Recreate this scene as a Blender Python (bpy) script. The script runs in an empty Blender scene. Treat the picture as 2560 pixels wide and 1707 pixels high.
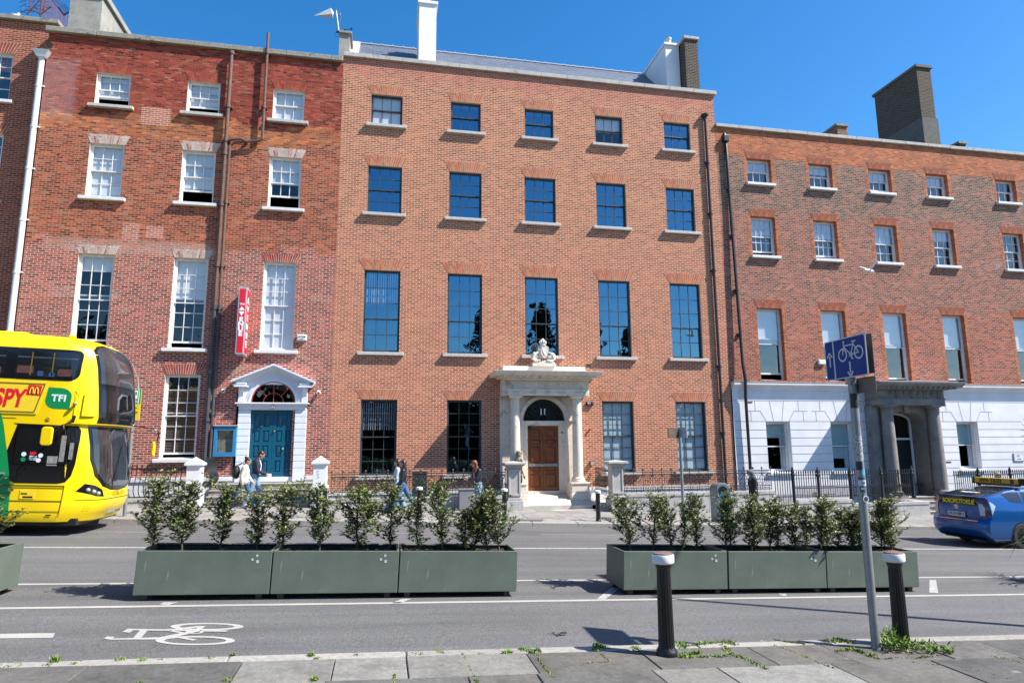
import bpy, bmesh, math, random
from math import pi, sin, cos, sqrt, radians, atan2
from mathutils import Vector, Matrix, Quaternion
random.seed(7)
sc = bpy.context.scene
COL = sc.collection
# ---------------------------------------------------------------- camera
H0 = 2.05            # eye height over the road at x = 0
G = 0.03706          # the street falls gently towards +x
D = 23.5             # distance to the house fronts
FPX = 1628.6
CR = Vector((0.98103347, -0.19372142, -0.00673415))
CU = Vector((-0.02430882, -0.15742159, 0.98723225))
CF = Vector((0.19230814, 0.96834418, 0.15914499))
cd = bpy.data.cameras.new('camera'); cam = bpy.data.objects.new('camera', cd); COL.objects.link(cam)
cd.sensor_fit = 'HORIZONTAL'; cd.sensor_width = 36; cd.lens = FPX / 2560 * 36
cd.clip_start = 0.1; cd.clip_end = 2000
m = Matrix((CR, CU, -CF)).transposed().to_4x4(); m.translation = (0, 0, H0)
cam.matrix_world = m
sc.camera = cam
# ---------------------------------------------------------------- light
SUN = Vector((2.37, -1.05, 2.92)).normalized()
wd = bpy.data.worlds.new("World"); sc.world = wd; wd.use_nodes = True
nt = wd.node_tree; nt.nodes.clear()
wo = nt.nodes.new('ShaderNodeOutputWorld'); bg = nt.nodes.new('ShaderNodeBackground')
sky = nt.nodes.new('ShaderNodeTexSky'); sky.sky_type = 'NISHITA'; sky.sun_disc = False
sky.sun_elevation = math.asin(SUN.z); sky.sun_rotation = atan2(SUN.x, SUN.y)
sky.altitude = 0; sky.air_density = 1.0; sky.dust_density = 0.5; sky.ozone_density = 3.0
hsv = nt.nodes.new('ShaderNodeHueSaturation'); hsv.inputs['Saturation'].default_value = 1.36
nt.links.new(sky.outputs[0], hsv.inputs['Color']); nt.links.new(hsv.outputs[0], bg.inputs[0])
nt.links.new(bg.outputs[0], wo.inputs[0])
bg.inputs[1].default_value = 0.112
sd = bpy.data.lights.new('sun', 'SUN'); sd.energy = 5.0; sd.angle = radians(0.53); sd.color = (1, 0.945, 0.87)
so = bpy.data.objects.new('sun', sd); COL.objects.link(so)
so.rotation_euler = SUN.to_track_quat('Z', 'Y').to_euler(); so.location = (30, -20, 40)
sc.view_settings.view_transform = 'Standard'; sc.view_settings.look = 'None'
sc.view_settings.exposure = 1.0; sc.view_settings.gamma = 1
try:
    sc.cycles.max_bounces = 6; sc.cycles.transparent_max_bounces = 12; sc.cycles.caustics_reflective = False; sc.cycles.caustics_refractive = False
except Exception: pass

# ---------------------------------------------------------------- measuring helpers
OFF = {k: (a, b, 2.6128) for k, (a, b) in {'A': (0, 0), 'B': (860, 0), 'C': (1700, 0), 'D': (0, 560), 'E': (860, 560), 'F': (1700, 560), 'G': (0, 1107), 'H': (860, 1107), 'I': (1700, 1107)}.items()}
OFF.update({'K': (1200, 840, 3.408), 'L': (500, 900, 3.919), 'M': (0, 820, 3.015), 'O': (2260, 1140, 5.2267), 'Q': (2140, 900, 3.919), 'S': (2040, 800, 3.135), 'V': (820, 1120, 4.9), 'W': (1560, 1000, 4.9), 'X': (1860, 1080, 5.345)})
def ray(c, x, y):
    if c: o = OFF[c]; x = o[0] + x / o[2]; y = o[1] + y / o[2]
    d = CF * FPX + CR * (x - 1280) + CU * (853.5 - y)
    return d.x / d.y, d.z / d.y
def at(c, x, y, Y):                 # surveyed point: a spot of the plate, at a known distance Y
    a, b = ray(c, x, y); return Vector((a * Y, Y, H0 + b * Y))
def gnd(c, x, y, up=0.0):           # surveyed point on the sloping street
    a, b = ray(c, x, y); Y = (H0 - up) / -(b + G * a); return Vector((a * Y, Y, up - G * a * Y))
def gz(x): return -G * x
PV = 0.12                           # pavement height over the road

# ---------------------------------------------------------------- objects
def tag(o, label=None, cat=None, group=None, kind=None):
    if label: o['label'] = label
    if cat: o['category'] = cat
    if group: o['group'] = group
    if kind: o['kind'] = kind
    return o
def empty(name, loc, rz=0, ry=0, **k):
    o = bpy.data.objects.new(name, None); COL.objects.link(o); o.location = loc; o.rotation_euler = (0, ry, rz)
    o.empty_display_size = .2
    return tag(o, **k)
def wloc(o):
    v = Vector((0, 0, 0))
    while o is not None: v = v + o.location; o = o.parent
    return v
def copy_tree(o, parent=None):
    c = o.copy(); COL.objects.link(c); c.parent = parent
    for ch in o.children: copy_tree(ch, c)
    return c
class MB:
    def __init__(s): s.v = []; s.f = []; s.m = []; s.xf = None
    def add(s, vs, fs, m=0):
        b = len(s.v)
        if s.xf is not None: vs = [s.xf @ Vector(v) for v in vs]
        s.v += [tuple(v) for v in vs]; s.f += [tuple(b + i for i in f) for f in fs]; s.m += [m] * len(fs); return s
    def quad(s, a, b, c, d, m=0): return s.add([a, b, c, d], [(0, 1, 2, 3)], m)
    def poly(s, pts, m=0): return s.add(pts, [tuple(range(len(pts)))], m)
    def box(s, x0, x1, y0, y1, z0, z1, m=0):
        if x0 > x1: x0, x1 = x1, x0
        if y0 > y1: y0, y1 = y1, y0
        if z0 > z1: z0, z1 = z1, z0
        v = [(x0, y0, z0), (x1, y0, z0), (x1, y1, z0), (x0, y1, z0), (x0, y0, z1), (x1, y0, z1), (x1, y1, z1), (x0, y1, z1)]
        return s.add(v, [(0, 3, 2, 1), (4, 5, 6, 7), (0, 1, 5, 4), (1, 2, 6, 5), (2, 3, 7, 6), (3, 0, 4, 7)], m)
    def prism(s, pts, ax, c0, c1, m=0):   # pts: polygon in the plane across axis ax, counter-clockwise
        def P(a, b, c): return {'y': (a, c, b), 'x': (c, a, b), 'z': (a, b, c)}[ax]
        n = len(pts); v = [P(a, b, c0) for a, b in pts] + [P(a, b, c1) for a, b in pts]
        f = [tuple(range(n)), tuple(range(2 * n - 1, n - 1, -1))] + [(i, i + n, (i + 1) % n + n, (i + 1) % n) for i in range(n)]
        return s.add(v, f, m)
    def tube(s, path, r, n=8, m=0, cap=True):
        P = [Vector(p) for p in path]; R = r if isinstance(r, (list, tuple)) else [r] * len(P)
        vs = []; up = None
        for i, p in enumerate(P):
            t = (P[min(i + 1, len(P) - 1)] - P[max(i - 1, 0)])
            if t.length < 1e-9: t = Vector((0, 0, 1))
            t.normalize()
            if up is None: up = Vector((0, 0, 1)) if abs(t.z) < .9 else Vector((1, 0, 0))
            a = t.cross(up)
            if a.length < 1e-4: a = t.cross(Vector((0, 1, .3)))
            a.normalize(); b = a.cross(t).normalized(); up = b
            for k in range(n):
                w = 2 * pi * k / n; vs.append(p + a * (cos(w) * R[i]) + b * (sin(w) * R[i]))
        fs = []
        for i in range(len(P) - 1):
            for k in range(n):
                k2 = (k + 1) % n; fs.append((i * n + k, i * n + k2, (i + 1) * n + k2, (i + 1) * n + k))
        if cap: fs += [tuple(range(n - 1, -1, -1)), tuple((len(P) - 1) * n + k for k in range(n))]
        return s.add(vs, fs, m)
    def lathe(s, c, prof, n=20, m=0, ax='z', cap=True):
        cx, cy, cz = c; vs = []
        for r, z in prof:
            for k in range(n):
                w = 2 * pi * k / n
                if ax == 'z': vs.append((cx + r * cos(w), cy + r * sin(w), cz + z))
                elif ax == 'y': vs.append((cx + r * cos(w), cy + z, cz - r * sin(w)))
                else: vs.append((cx + z, cy + r * cos(w), cz + r * sin(w)))
        fs = []
        for i in range(len(prof) - 1):
            for k in range(n):
                k2 = (k + 1) % n; fs.append((i * n + k, i * n + k2, (i + 1) * n + k2, (i + 1) * n + k))
        if cap: fs += [tuple(range(n - 1, -1, -1)), tuple((len(prof) - 1) * n + k for k in range(n))]
        return s.add(vs, fs, m)
    def ball(s, c, rx, ry=None, rz=None, n=12, k=8, m=0):
        ry = rx if ry is None else ry; rz = rx if rz is None else rz; c = Vector(c); vs = []; fs = []
        for i in range(k + 1):
            t = pi * i / k
            for j in range(n):
                w = 2 * pi * j / n; vs.append((c.x + rx * sin(t) * cos(w), c.y + ry * sin(t) * sin(w), c.z - rz * cos(t)))
        for i in range(k):
            for j in range(n):
                j2 = (j + 1) % n; fs.append((i * n + j, i * n + j2, (i + 1) * n + j2, (i + 1) * n + j))
        return s.add(vs, fs, m)
    def mesh(s, name, mats, smooth=False, off=(0, 0, 0), ang=35):
        ox, oy, oz = off
        me = bpy.data.meshes.new(name); me.from_pydata([(a - ox, b - oy, c - oz) for a, b, c in s.v], [], s.f)
        for mt in (mats if isinstance(mats, (list, tuple)) else [mats]): me.materials.append(mt)
        me.polygons.foreach_set('material_index', s.m)
        if smooth:
            me.polygons.foreach_set('use_smooth', [True] * len(me.polygons))
            bm = bmesh.new(); bm.from_mesh(me); bmesh.ops.remove_doubles(bm, verts=bm.verts, dist=1e-5); bm.to_mesh(me); bm.free()
            me.set_sharp_from_angle(angle=radians(ang))
        me.update(); return me
    def build(s, name, mats, parent=None, world=False, smooth=False, bevel=0, ang=35):
        off = wloc(parent) if (world and parent is not None) else (0, 0, 0)
        o = bpy.data.objects.new(name, s.mesh(name, mats, smooth, off, ang)); COL.objects.link(o)
        if parent is not None: o.parent = parent
        if bevel:
            b = o.modifiers.new('bevel', 'BEVEL'); b.width = bevel; b.segments = 2; b.limit_method = 'ANGLE'; b.angle_limit = radians(40)
        return o
def part_at(name, mb, mats, parent, loc, **k):      # world-built top-level mesh with its own origin
    o = mb.build(name, mats, parent, **k); o.location = loc; return o
def top(name, mb, mats, base, smooth=False, bevel=0, ang=35, **k):   # a thing that is one mesh; mb in world coordinates
    o = bpy.data.objects.new(name, mb.mesh(name, mats, smooth, base, ang)); COL.objects.link(o); o.location = base
    if bevel:
        b = o.modifiers.new('bevel', 'BEVEL'); b.width = bevel; b.segments = 2; b.limit_method = 'ANGLE'; b.angle_limit = radians(40)
    return tag(o, **k)
def text(name, s, size, mat, parent, loc, rot=(pi / 2, 0, 0), ext=0.002, bold=0.0, shear=0.0, sx=1.0, spacing=1.0, align='CENTER'):
    cu = bpy.data.curves.new('t', 'FONT'); cu.body = s; cu.size = size; cu.extrude = ext; cu.offset = bold; cu.shear = shear
    cu.align_x = align; cu.align_y = 'CENTER'; cu.space_character = spacing; cu.resolution_u = 4
    to = bpy.data.objects.new('t', cu); me = bpy.data.meshes.new_from_object(to); bpy.data.objects.remove(to)
    me.materials.clear(); me.materials.append(mat)
    o = bpy.data.objects.new(name, me); COL.objects.link(o); o.parent = parent; o.location = loc; o.rotation_euler = rot; o.scale = (sx, 1, 1)
    return o

# ---------------------------------------------------------------- materials
def nmat(name):
    mt = bpy.data.materials.new(name); mt.use_nodes = True; t = mt.node_tree; b = t.nodes['Principled BSDF']; return mt, t, b
def N(t, typ, **k):
    n = t.nodes.new(typ)
    for a, v in k.items():
        if a in n.inputs: n.inputs[a].default_value = v
        else: setattr(n, a, v)
    return n
def ramp(t, pts):
    r = t.nodes.new('ShaderNodeValToRGB'); e = r.color_ramp.elements
    while len(e) < len(pts): e.new(.5)
    for i, (p, c) in enumerate(pts): e[i].position = p; e[i].color = (*c, 1) if len(c) == 3 else c
    return r
def mixc(t, mode, fac, a, b):
    n = t.nodes.new('ShaderNodeMix'); n.data_type = 'RGBA'; n.blend_type = mode
    for s, i in ((fac, 0), (a, 6), (b, 7)):
        if hasattr(s, 'links') or hasattr(s, 'is_linked'): t.links.new(s, n.inputs[i])
        else: n.inputs[i].default_value = s if i == 0 else (*s, 1) if len(s) == 3 else s
    return n.outputs[2]
def mth(t, op, a, b=0.0, c=None, clamp=False):
    n = t.nodes.new('ShaderNodeMath'); n.operation = op; n.use_clamp = clamp
    for i, s in enumerate((a, b) if c is None else (a, b, c)):
        if hasattr(s, 'is_linked'): t.links.new(s, n.inputs[i])
        else: n.inputs[i].default_value = s
    return n.outputs[0]
def noise(t, vec, scale, detail=4, rough=.6):
    n = N(t, 'ShaderNodeTexNoise'); n.inputs['Scale'].default_value = scale; n.inputs['Detail'].default_value = detail; n.inputs['Roughness'].default_value = rough
    if vec is not None: t.links.new(vec, n.inputs['Vector'])
    return n.outputs['Fac']
MC = {}
def mat(name, col, rough=.6, var=.12, scale=5, metal=0.0, bump=0.0, spec=.5, fine=0.0, coat=0.0, stain=None, fscale=60):
    if name in MC: return MC[name]
    mt, t, b = nmat(name); tc = N(t, 'ShaderNodeTexCoord'); v = tc.outputs['Object']
    c = None
    if var:
        f = noise(t, v, scale, 6, .65)
        r = ramp(t, [(.3, tuple(x * (1 - var) for x in col)), (.7, tuple(min(1, x * (1 + var)) for x in col))]); t.links.new(f, r.inputs[0]); c = r.outputs[0]
    if fine:
        f2 = noise(t, v, fscale, 2, .7); r2 = ramp(t, [(.35, (1 - fine,) * 3), (.65, (1 + fine,) * 3)]); t.links.new(f2, r2.inputs[0])
        c = mixc(t, 'MULTIPLY', 1.0, c if c is not None else col, r2.outputs[0])
    if stain:
        f3 = noise(t, v, stain[1], 5, .7); r3 = ramp(t, [(stain[2], (0, 0, 0)), (stain[2] + .12, (1, 1, 1))]); t.links.new(f3, r3.inputs[0])
        c = mixc(t, 'MIX', r3.outputs[0], c if c is not None else col, stain[0])
    if c is None: b.inputs['Base Color'].default_value = (*col, 1)
    else: t.links.new(c, b.inputs['Base Color'])
    b.inputs['Roughness'].default_value = rough; b.inputs['Metallic'].default_value = metal; b.inputs['Specular IOR Level'].default_value = spec
    if coat: b.inputs['Coat Weight'].default_value = coat; b.inputs['Coat Roughness'].default_value = .04
    if bump:
        bp = N(t, 'ShaderNodeBump'); bp.inputs['Strength'].default_value = bump; bp.inputs['Distance'].default_value = .02
        t.links.new(noise(t, v, 40, 5, .7), bp.inputs['Height']); t.links.new(bp.outputs[0], b.inputs['Normal'])
    MC[name] = mt; return mt
def emis(name, col, st):
    if name in MC: return MC[name]
    mt, t, b = nmat(name); b.inputs['Base Color'].default_value = (*col, 1); b.inputs['Emission Color'].default_value = (*col, 1); b.inputs['Emission Strength'].default_value = st
    MC[name] = mt; return mt
def glass(name, tint=(.8, .86, .88), refl=.14, rough=.0, wob=0.0, gcol=(1, 1, 1)):
    if name in MC: return MC[name]
    mt = bpy.data.materials.new(name); mt.use_nodes = True; t = mt.node_tree; t.nodes.clear()
    o = N(t, 'ShaderNodeOutputMaterial'); tr = N(t, 'ShaderNodeBsdfTransparent'); tr.inputs[0].default_value = (*tint, 1)
    gl = N(t, 'ShaderNodeBsdfGlossy'); gl.inputs['Color'].default_value = (*gcol, 1); gl.inputs['Roughness'].default_value = rough
    lw = N(t, 'ShaderNodeLayerWeight'); lw.inputs[0].default_value = .5
    f = mth(t, 'ADD', mth(t, 'MULTIPLY', mth(t, 'POWER', lw.outputs['Facing'], 5.0), .9), refl + .04, clamp=True)
    if wob:
        tc = N(t, 'ShaderNodeTexCoord'); bp = N(t, 'ShaderNodeBump'); bp.inputs['Strength'].default_value = wob; bp.inputs['Distance'].default_value = .02
        t.links.new(noise(t, tc.outputs['Object'], 1.6, 1, .5), bp.inputs['Height']); t.links.new(bp.outputs[0], gl.inputs['Normal'])
    mx = N(t, 'ShaderNodeMixShader'); t.links.new(f, mx.inputs[0]); t.links.new(tr.outputs[0], mx.inputs[1]); t.links.new(gl.outputs[0], mx.inputs[2]); t.links.new(mx.outputs[0], o.inputs[0])
    MC[name] = mt; return mt
def uvwall(t):      # wall coordinates: along the wall, height
    tc = N(t, 'ShaderNodeTexCoord'); sp = N(t, 'ShaderNodeSeparateXYZ'); t.links.new(tc.outputs['Object'], sp.inputs[0])
    cb = N(t, 'ShaderNodeCombineXYZ'); t.links.new(mth(t, 'ADD', sp.outputs[0], sp.outputs[1]), cb.inputs[0]); t.links.new(sp.outputs[2], cb.inputs[1])
    return cb.outputs[0], sp.outputs[2], sp.outputs[0]
def brick(name, zones, mortar, msize=.012, row=.075, w=.225, var=.35, dirt=None, wild=0.0, bump=.5, rough=.85, zoff=0.0, flem=0, spread=.25, odd=None, pale=()):
    """zones: list of (height, colour1, colour2, mortar colour) from the ground up; real changes of brick between storeys"""
    mt, t, b = nmat(name); vec, z, x = uvwall(t)
    bk = N(t, 'ShaderNodeTexBrick'); bk.offset = .5; bk.squash = 1; bk.inputs['Scale'].default_value = 1
    bk.inputs['Brick Width'].default_value = w; bk.inputs['Row Height'].default_value = row; bk.inputs['Mortar Size'].default_value = msize
    bk.inputs['Mortar Smooth'].default_value = .1; bk.inputs['Bias'].default_value = 0
    if flem: bk.squash = .62; bk.squash_frequency = 2; bk.offset_frequency = 2
    if wild:
        nz = N(t, 'ShaderNodeTexNoise'); nz.inputs['Scale'].default_value = 9; t.links.new(vec, nz.inputs['Vector'])
        ad = N(t, 'ShaderNodeVectorMath', operation='MULTIPLY_ADD'); ad.inputs[1].default_value = (wild, wild, 0); t.links.new(nz.outputs['Color'], ad.inputs[0]); t.links.new(vec, ad.inputs[2])
        t.links.new(ad.outputs[0], bk.inputs['Vector'])
    else: t.links.new(vec, bk.inputs['Vector'])
    bk.inputs['Color1'].default_value = (0, 0, 0, 1); bk.inputs['Color2'].default_value = (1, 1, 1, 1); bk.inputs['Mortar'].default_value = (.5, .5, .5, 1)
    per = bk.outputs['Color']                 # per brick grey 0..1
    bnd = noise(t, vec, 1.3, 3, .6)
    z = mth(t, 'ADD', z, zoff)
    zj = mth(t, 'ADD', z, mth(t, 'MULTIPLY', mth(t, 'SUBTRACT', bnd, .5), 1.6))
    zj2 = mth(t, 'ADD', z, mth(t, 'MULTIPLY', mth(t, 'SUBTRACT', noise(t, vec, .5, 2), .5), 1.0))
    c1, c2, mo = None, None, None
    for i, (h, a, bb, mm) in enumerate(zones):
        if i == 0: c1, c2, mo = a, bb, mm; continue
        f = mth(t, 'MULTIPLY', mth(t, 'SUBTRACT', zj, h), 6.0, clamp=True)
        c1 = mixc(t, 'MIX', f, c1, a); c2 = mixc(t, 'MIX', f, c2, bb); mo = mixc(t, 'MIX', f, mo, mm)
    col = mixc(t, 'MIX', per, c1, c2)
    wn = N(t, 'ShaderNodeTexWhiteNoise'); wn.noise_dimensions = '1D'; t.links.new(mth(t, 'MULTIPLY', per, 977.0), wn.inputs['W'])
    rr_ = ramp(t, [(0, (1 - spread * 1.5,) * 3), (.25, (1 - spread * .5,) * 3), (.7, (1 + spread * .3,) * 3), (1, (1 + spread * 1.2,) * 3)]); t.links.new(wn.outputs['Value'], rr_.inputs[0]); col = mixc(t, 'MULTIPLY', 1.0, col, rr_.outputs[0])
    if odd: o_ = ramp(t, [(.9, (0, 0, 0)), (.93, (.75, .75, .75))]); t.links.new(wn.outputs['Value'], o_.inputs[0]); col = mixc(t, 'MIX', o_.outputs[0], col, odd)
    big = ramp(t, [(.3, (1 - var * .5,) * 3), (.7, (1 + var * .45,) * 3)]); t.links.new(noise(t, vec, .9, 5, .65), big.inputs[0])
    fin = ramp(t, [(.3, (1 - var * .6,) * 3), (.7, (1 + var * .5,) * 3)]); t.links.new(noise(t, vec, 14, 3, .7), fin.inputs[0])
    col = mixc(t, 'MULTIPLY', 1.0, col, big.outputs[0]); col = mixc(t, 'MULTIPLY', 1.0, col, fin.outputs[0])
    mfac = bk.outputs['Fac']
    col = mixc(t, 'MIX', mfac, col, mo)
    if dirt:                                   # (colour, scale, threshold, amount)
        dr = ramp(t, [(dirt[2], (0, 0, 0)), (dirt[2] + .15, (dirt[3],) * 3)]); t.links.new(noise(t, vec, dirt[1], 6, .7), dr.inputs[0])
        col = mixc(t, 'MIX', dr.outputs[0], col, dirt[0])
    for (px, wx, pz, wz, pc, am) in pale:      # limewash and salts: (x, half width, z, half height, colour, amount)
        dx = mth(t, 'DIVIDE', mth(t, 'ABSOLUTE', mth(t, 'SUBTRACT', x, px)), wx); dz = mth(t, 'DIVIDE', mth(t, 'ABSOLUTE', mth(t, 'SUBTRACT', z, pz)), wz)
        mk = mth(t, 'SUBTRACT', 1.0, mth(t, 'MAXIMUM', dx, dz), clamp=True); nf = mth(t, 'SUBTRACT', mth(t, 'ADD', mth(t, 'MULTIPLY', mk, 1.6), noise(t, vec, 3.2, 6, .75)), .95)
        col = mixc(t, 'MIX', mth(t, 'MULTIPLY', mth(t, 'MULTIPLY', nf, 4.0, clamp=True), am), col, pc)
    t.links.new(col, b.inputs['Base Color']); b.inputs['Roughness'].default_value = rough; b.inputs['Specular IOR Level'].default_value = .2
    if bump:
        bp = N(t, 'ShaderNodeBump'); bp.inputs['Strength'].default_value = bump; bp.inputs['Distance'].default_value = .012
        h = mth(t, 'SUBTRACT', mth(t, 'MULTIPLY', noise(t, vec, 22, 3, .7), .6), mfac); t.links.new(h, bp.inputs['Height']); t.links.new(bp.outputs[0], b.inputs['Normal'])
    MC[name] = mt; return mt
def island(name, cols, rough=.85, edge=None, spec=.25, trans=0.0):      # a random colour per loose piece of the mesh
    if name in MC: return MC[name]
    mt, t, b = nmat(name); g = N(t, 'ShaderNodeNewGeometry')
    r = ramp(t, [(i / max(1, len(cols) - 1), c) for i, c in enumerate(cols)]); t.links.new(g.outputs['Random Per Island'], r.inputs[0])
    c = r.outputs[0]
    tc = N(t, 'ShaderNodeTexCoord'); f = noise(t, tc.outputs['Object'], 18, 4, .7); r2 = ramp(t, [(.3, (.78,) * 3), (.7, (1.2,) * 3)]); t.links.new(f, r2.inputs[0])
    c = mixc(t, 'MULTIPLY', 1.0, c, r2.outputs[0]); t.links.new(c, b.inputs['Base Color'])
    b.inputs['Roughness'].default_value = rough; b.inputs['Specular IOR Level'].default_value = spec
    if trans: b.inputs['Transmission Weight'].default_value = 0; b.inputs['Subsurface Weight'].default_value = 0
    MC[name] = mt; return mt
BLACK = mat('black_paint', (.012, .013, .015), .35, var=.2, bump=.15)
WHITE = mat('white_paint', (.72, .74, .76), .5, var=.07, scale=3)
GRANITE = mat('granite', (.40, .385, .36), .8, var=.2, scale=3, fine=.3, fscale=90, bump=.3, stain=((.16, .15, .13), 2.2, .62))
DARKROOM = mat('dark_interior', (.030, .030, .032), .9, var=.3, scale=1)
# ================================================================ ground
def asphalt(name, base, var=.12):
    mt, t, b = nmat(name); tc = N(t, 'ShaderNodeTexCoord'); v = tc.outputs['Object']
    r = ramp(t, [(.25, tuple(x * (1 - var) for x in base)), (.75, tuple(x * (1 + var) for x in base))]); t.links.new(noise(t, v, .45, 6, .6), r.inputs[0])
    s = ramp(t, [(.3, (.55,) * 3), (.5, (1,) * 3), (.72, (1.7,) * 3)]); t.links.new(noise(t, v, 55, 2, .8), s.inputs[0])
    c = mixc(t, 'MULTIPLY', 1.0, r.outputs[0], s.outputs[0])
    # worn wheel tracks and cracks along the street
    mp = N(t, 'ShaderNodeMapping'); mp.inputs['Scale'].default_value = (.06, 1.5, 1); t.links.new(v, mp.inputs[0])
    s2 = ramp(t, [(.35, (.86,) * 3), (.65, (1.12,) * 3)]); t.links.new(noise(t, mp.outputs[0], 1.6, 4, .6), s2.inputs[0])
    c = mixc(t, 'MULTIPLY', 1.0, c, s2.outputs[0])
    vo = N(t, 'ShaderNodeTexVoronoi'); vo.inputs['Scale'].default_value = 1.1; t.links.new(v, vo.inputs['Vector'])
    sp = ramp(t, [(.0, (1, 1, 1)), (.018, (1, 1, 1)), (.03, (0, 0, 0))]); t.links.new(vo.outputs['Distance'], sp.inputs[0])
    c = mixc(t, 'MIX', sp.outputs[0], c, (.22, .22, .21))
    t.links.new(c, b.inputs['Base Color']); b.inputs['Roughness'].default_value = .8; b.inputs['Specular IOR Level'].default_value = .35
    bp = N(t, 'ShaderNodeBump'); bp.inputs['Strength'].default_value = .5; bp.inputs['Distance'].default_value = .006
    t.links.new(noise(t, v, 70, 2, .7), bp.inputs['Height']); t.links.new(bp.outputs[0], b.inputs['Normal'])
    MC[name] = mt; return mt
ASPH = asphalt('asphalt', (.108, .107, .107))
ROADY0, ROADY1 = 6.76, 18.28
def sheet(mb, x0, x1, y0, y1, up, n=1, m=0):
    for i in range(n):
        a = x0 + (x1 - x0) * i / n; c = x0 + (x1 - x0) * (i + 1) / n
        mb.quad((a, y0, gz(a) + up), (c, y0, gz(c) + up), (c, y1, gz(c) + up), (a, y1, gz(a) + up), m)
mb = MB(); sheet(mb, -300, 300, -300, 300, -3.0); g0 = top('ground', mb, mat('earth', (.09, .085, .07), .95), (0, 0, 0), kind='structure')
mb = MB(); sheet(mb, -90, 110, ROADY0 - .06, ROADY1 + .02, 0, 40); top('road', mb, ASPH, (0, 0, 0), kind='structure')
# slabs
SLAB = island('paving_stone', [(.108, .104, .094), (.128, .121, .108), (.090, .088, .083), (.132, .125, .113), (.116, .105, .094), (.096, .094, .088), (.23, .225, .205), (.12, .113, .102)], .8)
SLAB2 = island('far_paving_stone', [(.23, .222, .205), (.27, .26, .24), (.21, .205, .195), (.25, .237, .215)], .8)
def tune_slab(S_):
    t = S_.node_tree; b = t.nodes['Principled BSDF']; l = b.inputs['Base Color'].links[0].from_socket
    tc = N(t, 'ShaderNodeTexCoord'); v = tc.outputs['Object']
    r = ramp(t, [(.30, (.62,) * 3), (.5, (1,) * 3), (.75, (1.22,) * 3)]); t.links.new(noise(t, v, 2.3, 8, .72), r.inputs[0])
    c = mixc(t, 'MULTIPLY', 1.0, l, r.outputs[0])
    r = ramp(t, [(.35, (.85,) * 3), (.65, (1.15,) * 3)]); t.links.new(noise(t, v, 90, 2, .8), r.inputs[0]); c = mixc(t, 'MULTIPLY', 1.0, c, r.outputs[0])
    r = ramp(t, [(.66, (0, 0, 0)), (.70, (1, 1, 1))]); t.links.new(noise(t, v, 3.1, 7, .75), r.inputs[0]); c = mixc(t, 'MIX', mth(t, 'MULTIPLY', r.outputs[0], .35), c, (.5, .49, .45))
    t.links.new(c, b.inputs['Base Color'])
    bp = N(t, 'ShaderNodeBump'); bp.inputs['Strength'].default_value = .35; bp.inputs['Distance'].default_value = .01
    t.links.new(noise(t, v, 30, 5, .7), bp.inputs['Height']); t.links.new(bp.outputs[0], b.inputs['Normal'])
tune_slab(SLAB); tune_slab(SLAB2)
KERB = island('kerb_granite', [(.27, .255, .225), (.31, .29, .26), (.24, .23, .205), (.29, .265, .235)], .8)
def slab(mb, x0, x1, y0, y1, up, th=.06, m=0, ch=.006):
    z = lambda x, d=0: gz(x) + up + d
    v = [(x0, y0, z(x0, -ch)), (x1, y0, z(x1, -ch)), (x1, y1, z(x1, -ch)), (x0, y1, z(x0, -ch)),
         (x0 + ch, y0 + ch, z(x0)), (x1 - ch, y0 + ch, z(x1)), (x1 - ch, y1 - ch, z(x1)), (x0 + ch, y1 - ch, z(x0)),
         (x0, y0, z(x0, -th)), (x1, y0, z(x1, -th)), (x1, y1, z(x1, -th)), (x0, y1, z(x0, -th))]
    f = [(4, 5, 6, 7), (0, 1, 5, 4), (1, 2, 6, 5), (2, 3, 7, 6), (3, 0, 4, 7), (8, 9, 1, 0), (9, 10, 2, 1), (10, 11, 3, 2), (11, 8, 0, 3)]
    mb.add(v, f, m)
def paving(name, x0, x1, rows, up, rng, lo=.6, hi=1.25, jit=.004, light=()):
    mb = MB()
    for (ya, yb) in rows:
        x = x0 + rng.random() * .5
        while x < x1:
            w = rng.uniform(lo, hi); g = .007 + rng.random() * .005
            slab(mb, x, x + w - g, ya, yb - g, up + rng.uniform(-jit, jit)); x += w
    return top(name, mb, SLAB2 if 'far' in name else SLAB, (0, 0, 0), kind='structure')
rng = random.Random(11)
JOINT = mat('joint_dirt', (.10, .095, .075), .95, var=.3, scale=8)
mb = MB(); sheet(mb, -60, 60, -12, ROADY0 - .02, PV - .03, 6); top('pavement_bed', mb, JOINT, (0, 0, 0), kind='structure')
mb = MB(); sheet(mb, -60, 80, ROADY1 + .02, 22.3, PV - .03, 6); top('far_pavement_bed', mb, JOINT, (0, 0, 0), kind='structure')
rows = [(6.0, 6.60), (5.28, 6.0), (4.5, 5.28), (3.6, 4.5), (2.8, 3.6), (2, 2.8), (1, 2), (0, 1), (-1, 0)]
paving('near_pavement', -14, 18, rows, PV, rng)
rows = [(18.62, 19.35), (19.35, 20.1), (20.1, 20.9), (20.9, 21.6), (21.6, 22.2)]
paving('far_pavement', -26, 42, rows, PV, rng, .8, 1.7)
mb = MB(); x = -14
while x < 18:
    w = rng.uniform(1.1, 1.9); slab(mb, x, x + w - .01, 6.61, 6.76, PV + rng.uniform(-.003, .003), .2, ch=.012); x += w
top('near_kerb', mb, KERB, (0, 0, 0), kind='structure')
mb = MB(); x = -26
while x < 42:
    w = rng.uniform(1.0, 1.8); slab(mb, x, x + w - .012, 18.28, 18.6, PV + rng.uniform(-.004, .004), .2, ch=.02); x += w
top('far_kerb', mb, KERB, (0, 0, 0), kind='structure')
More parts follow.
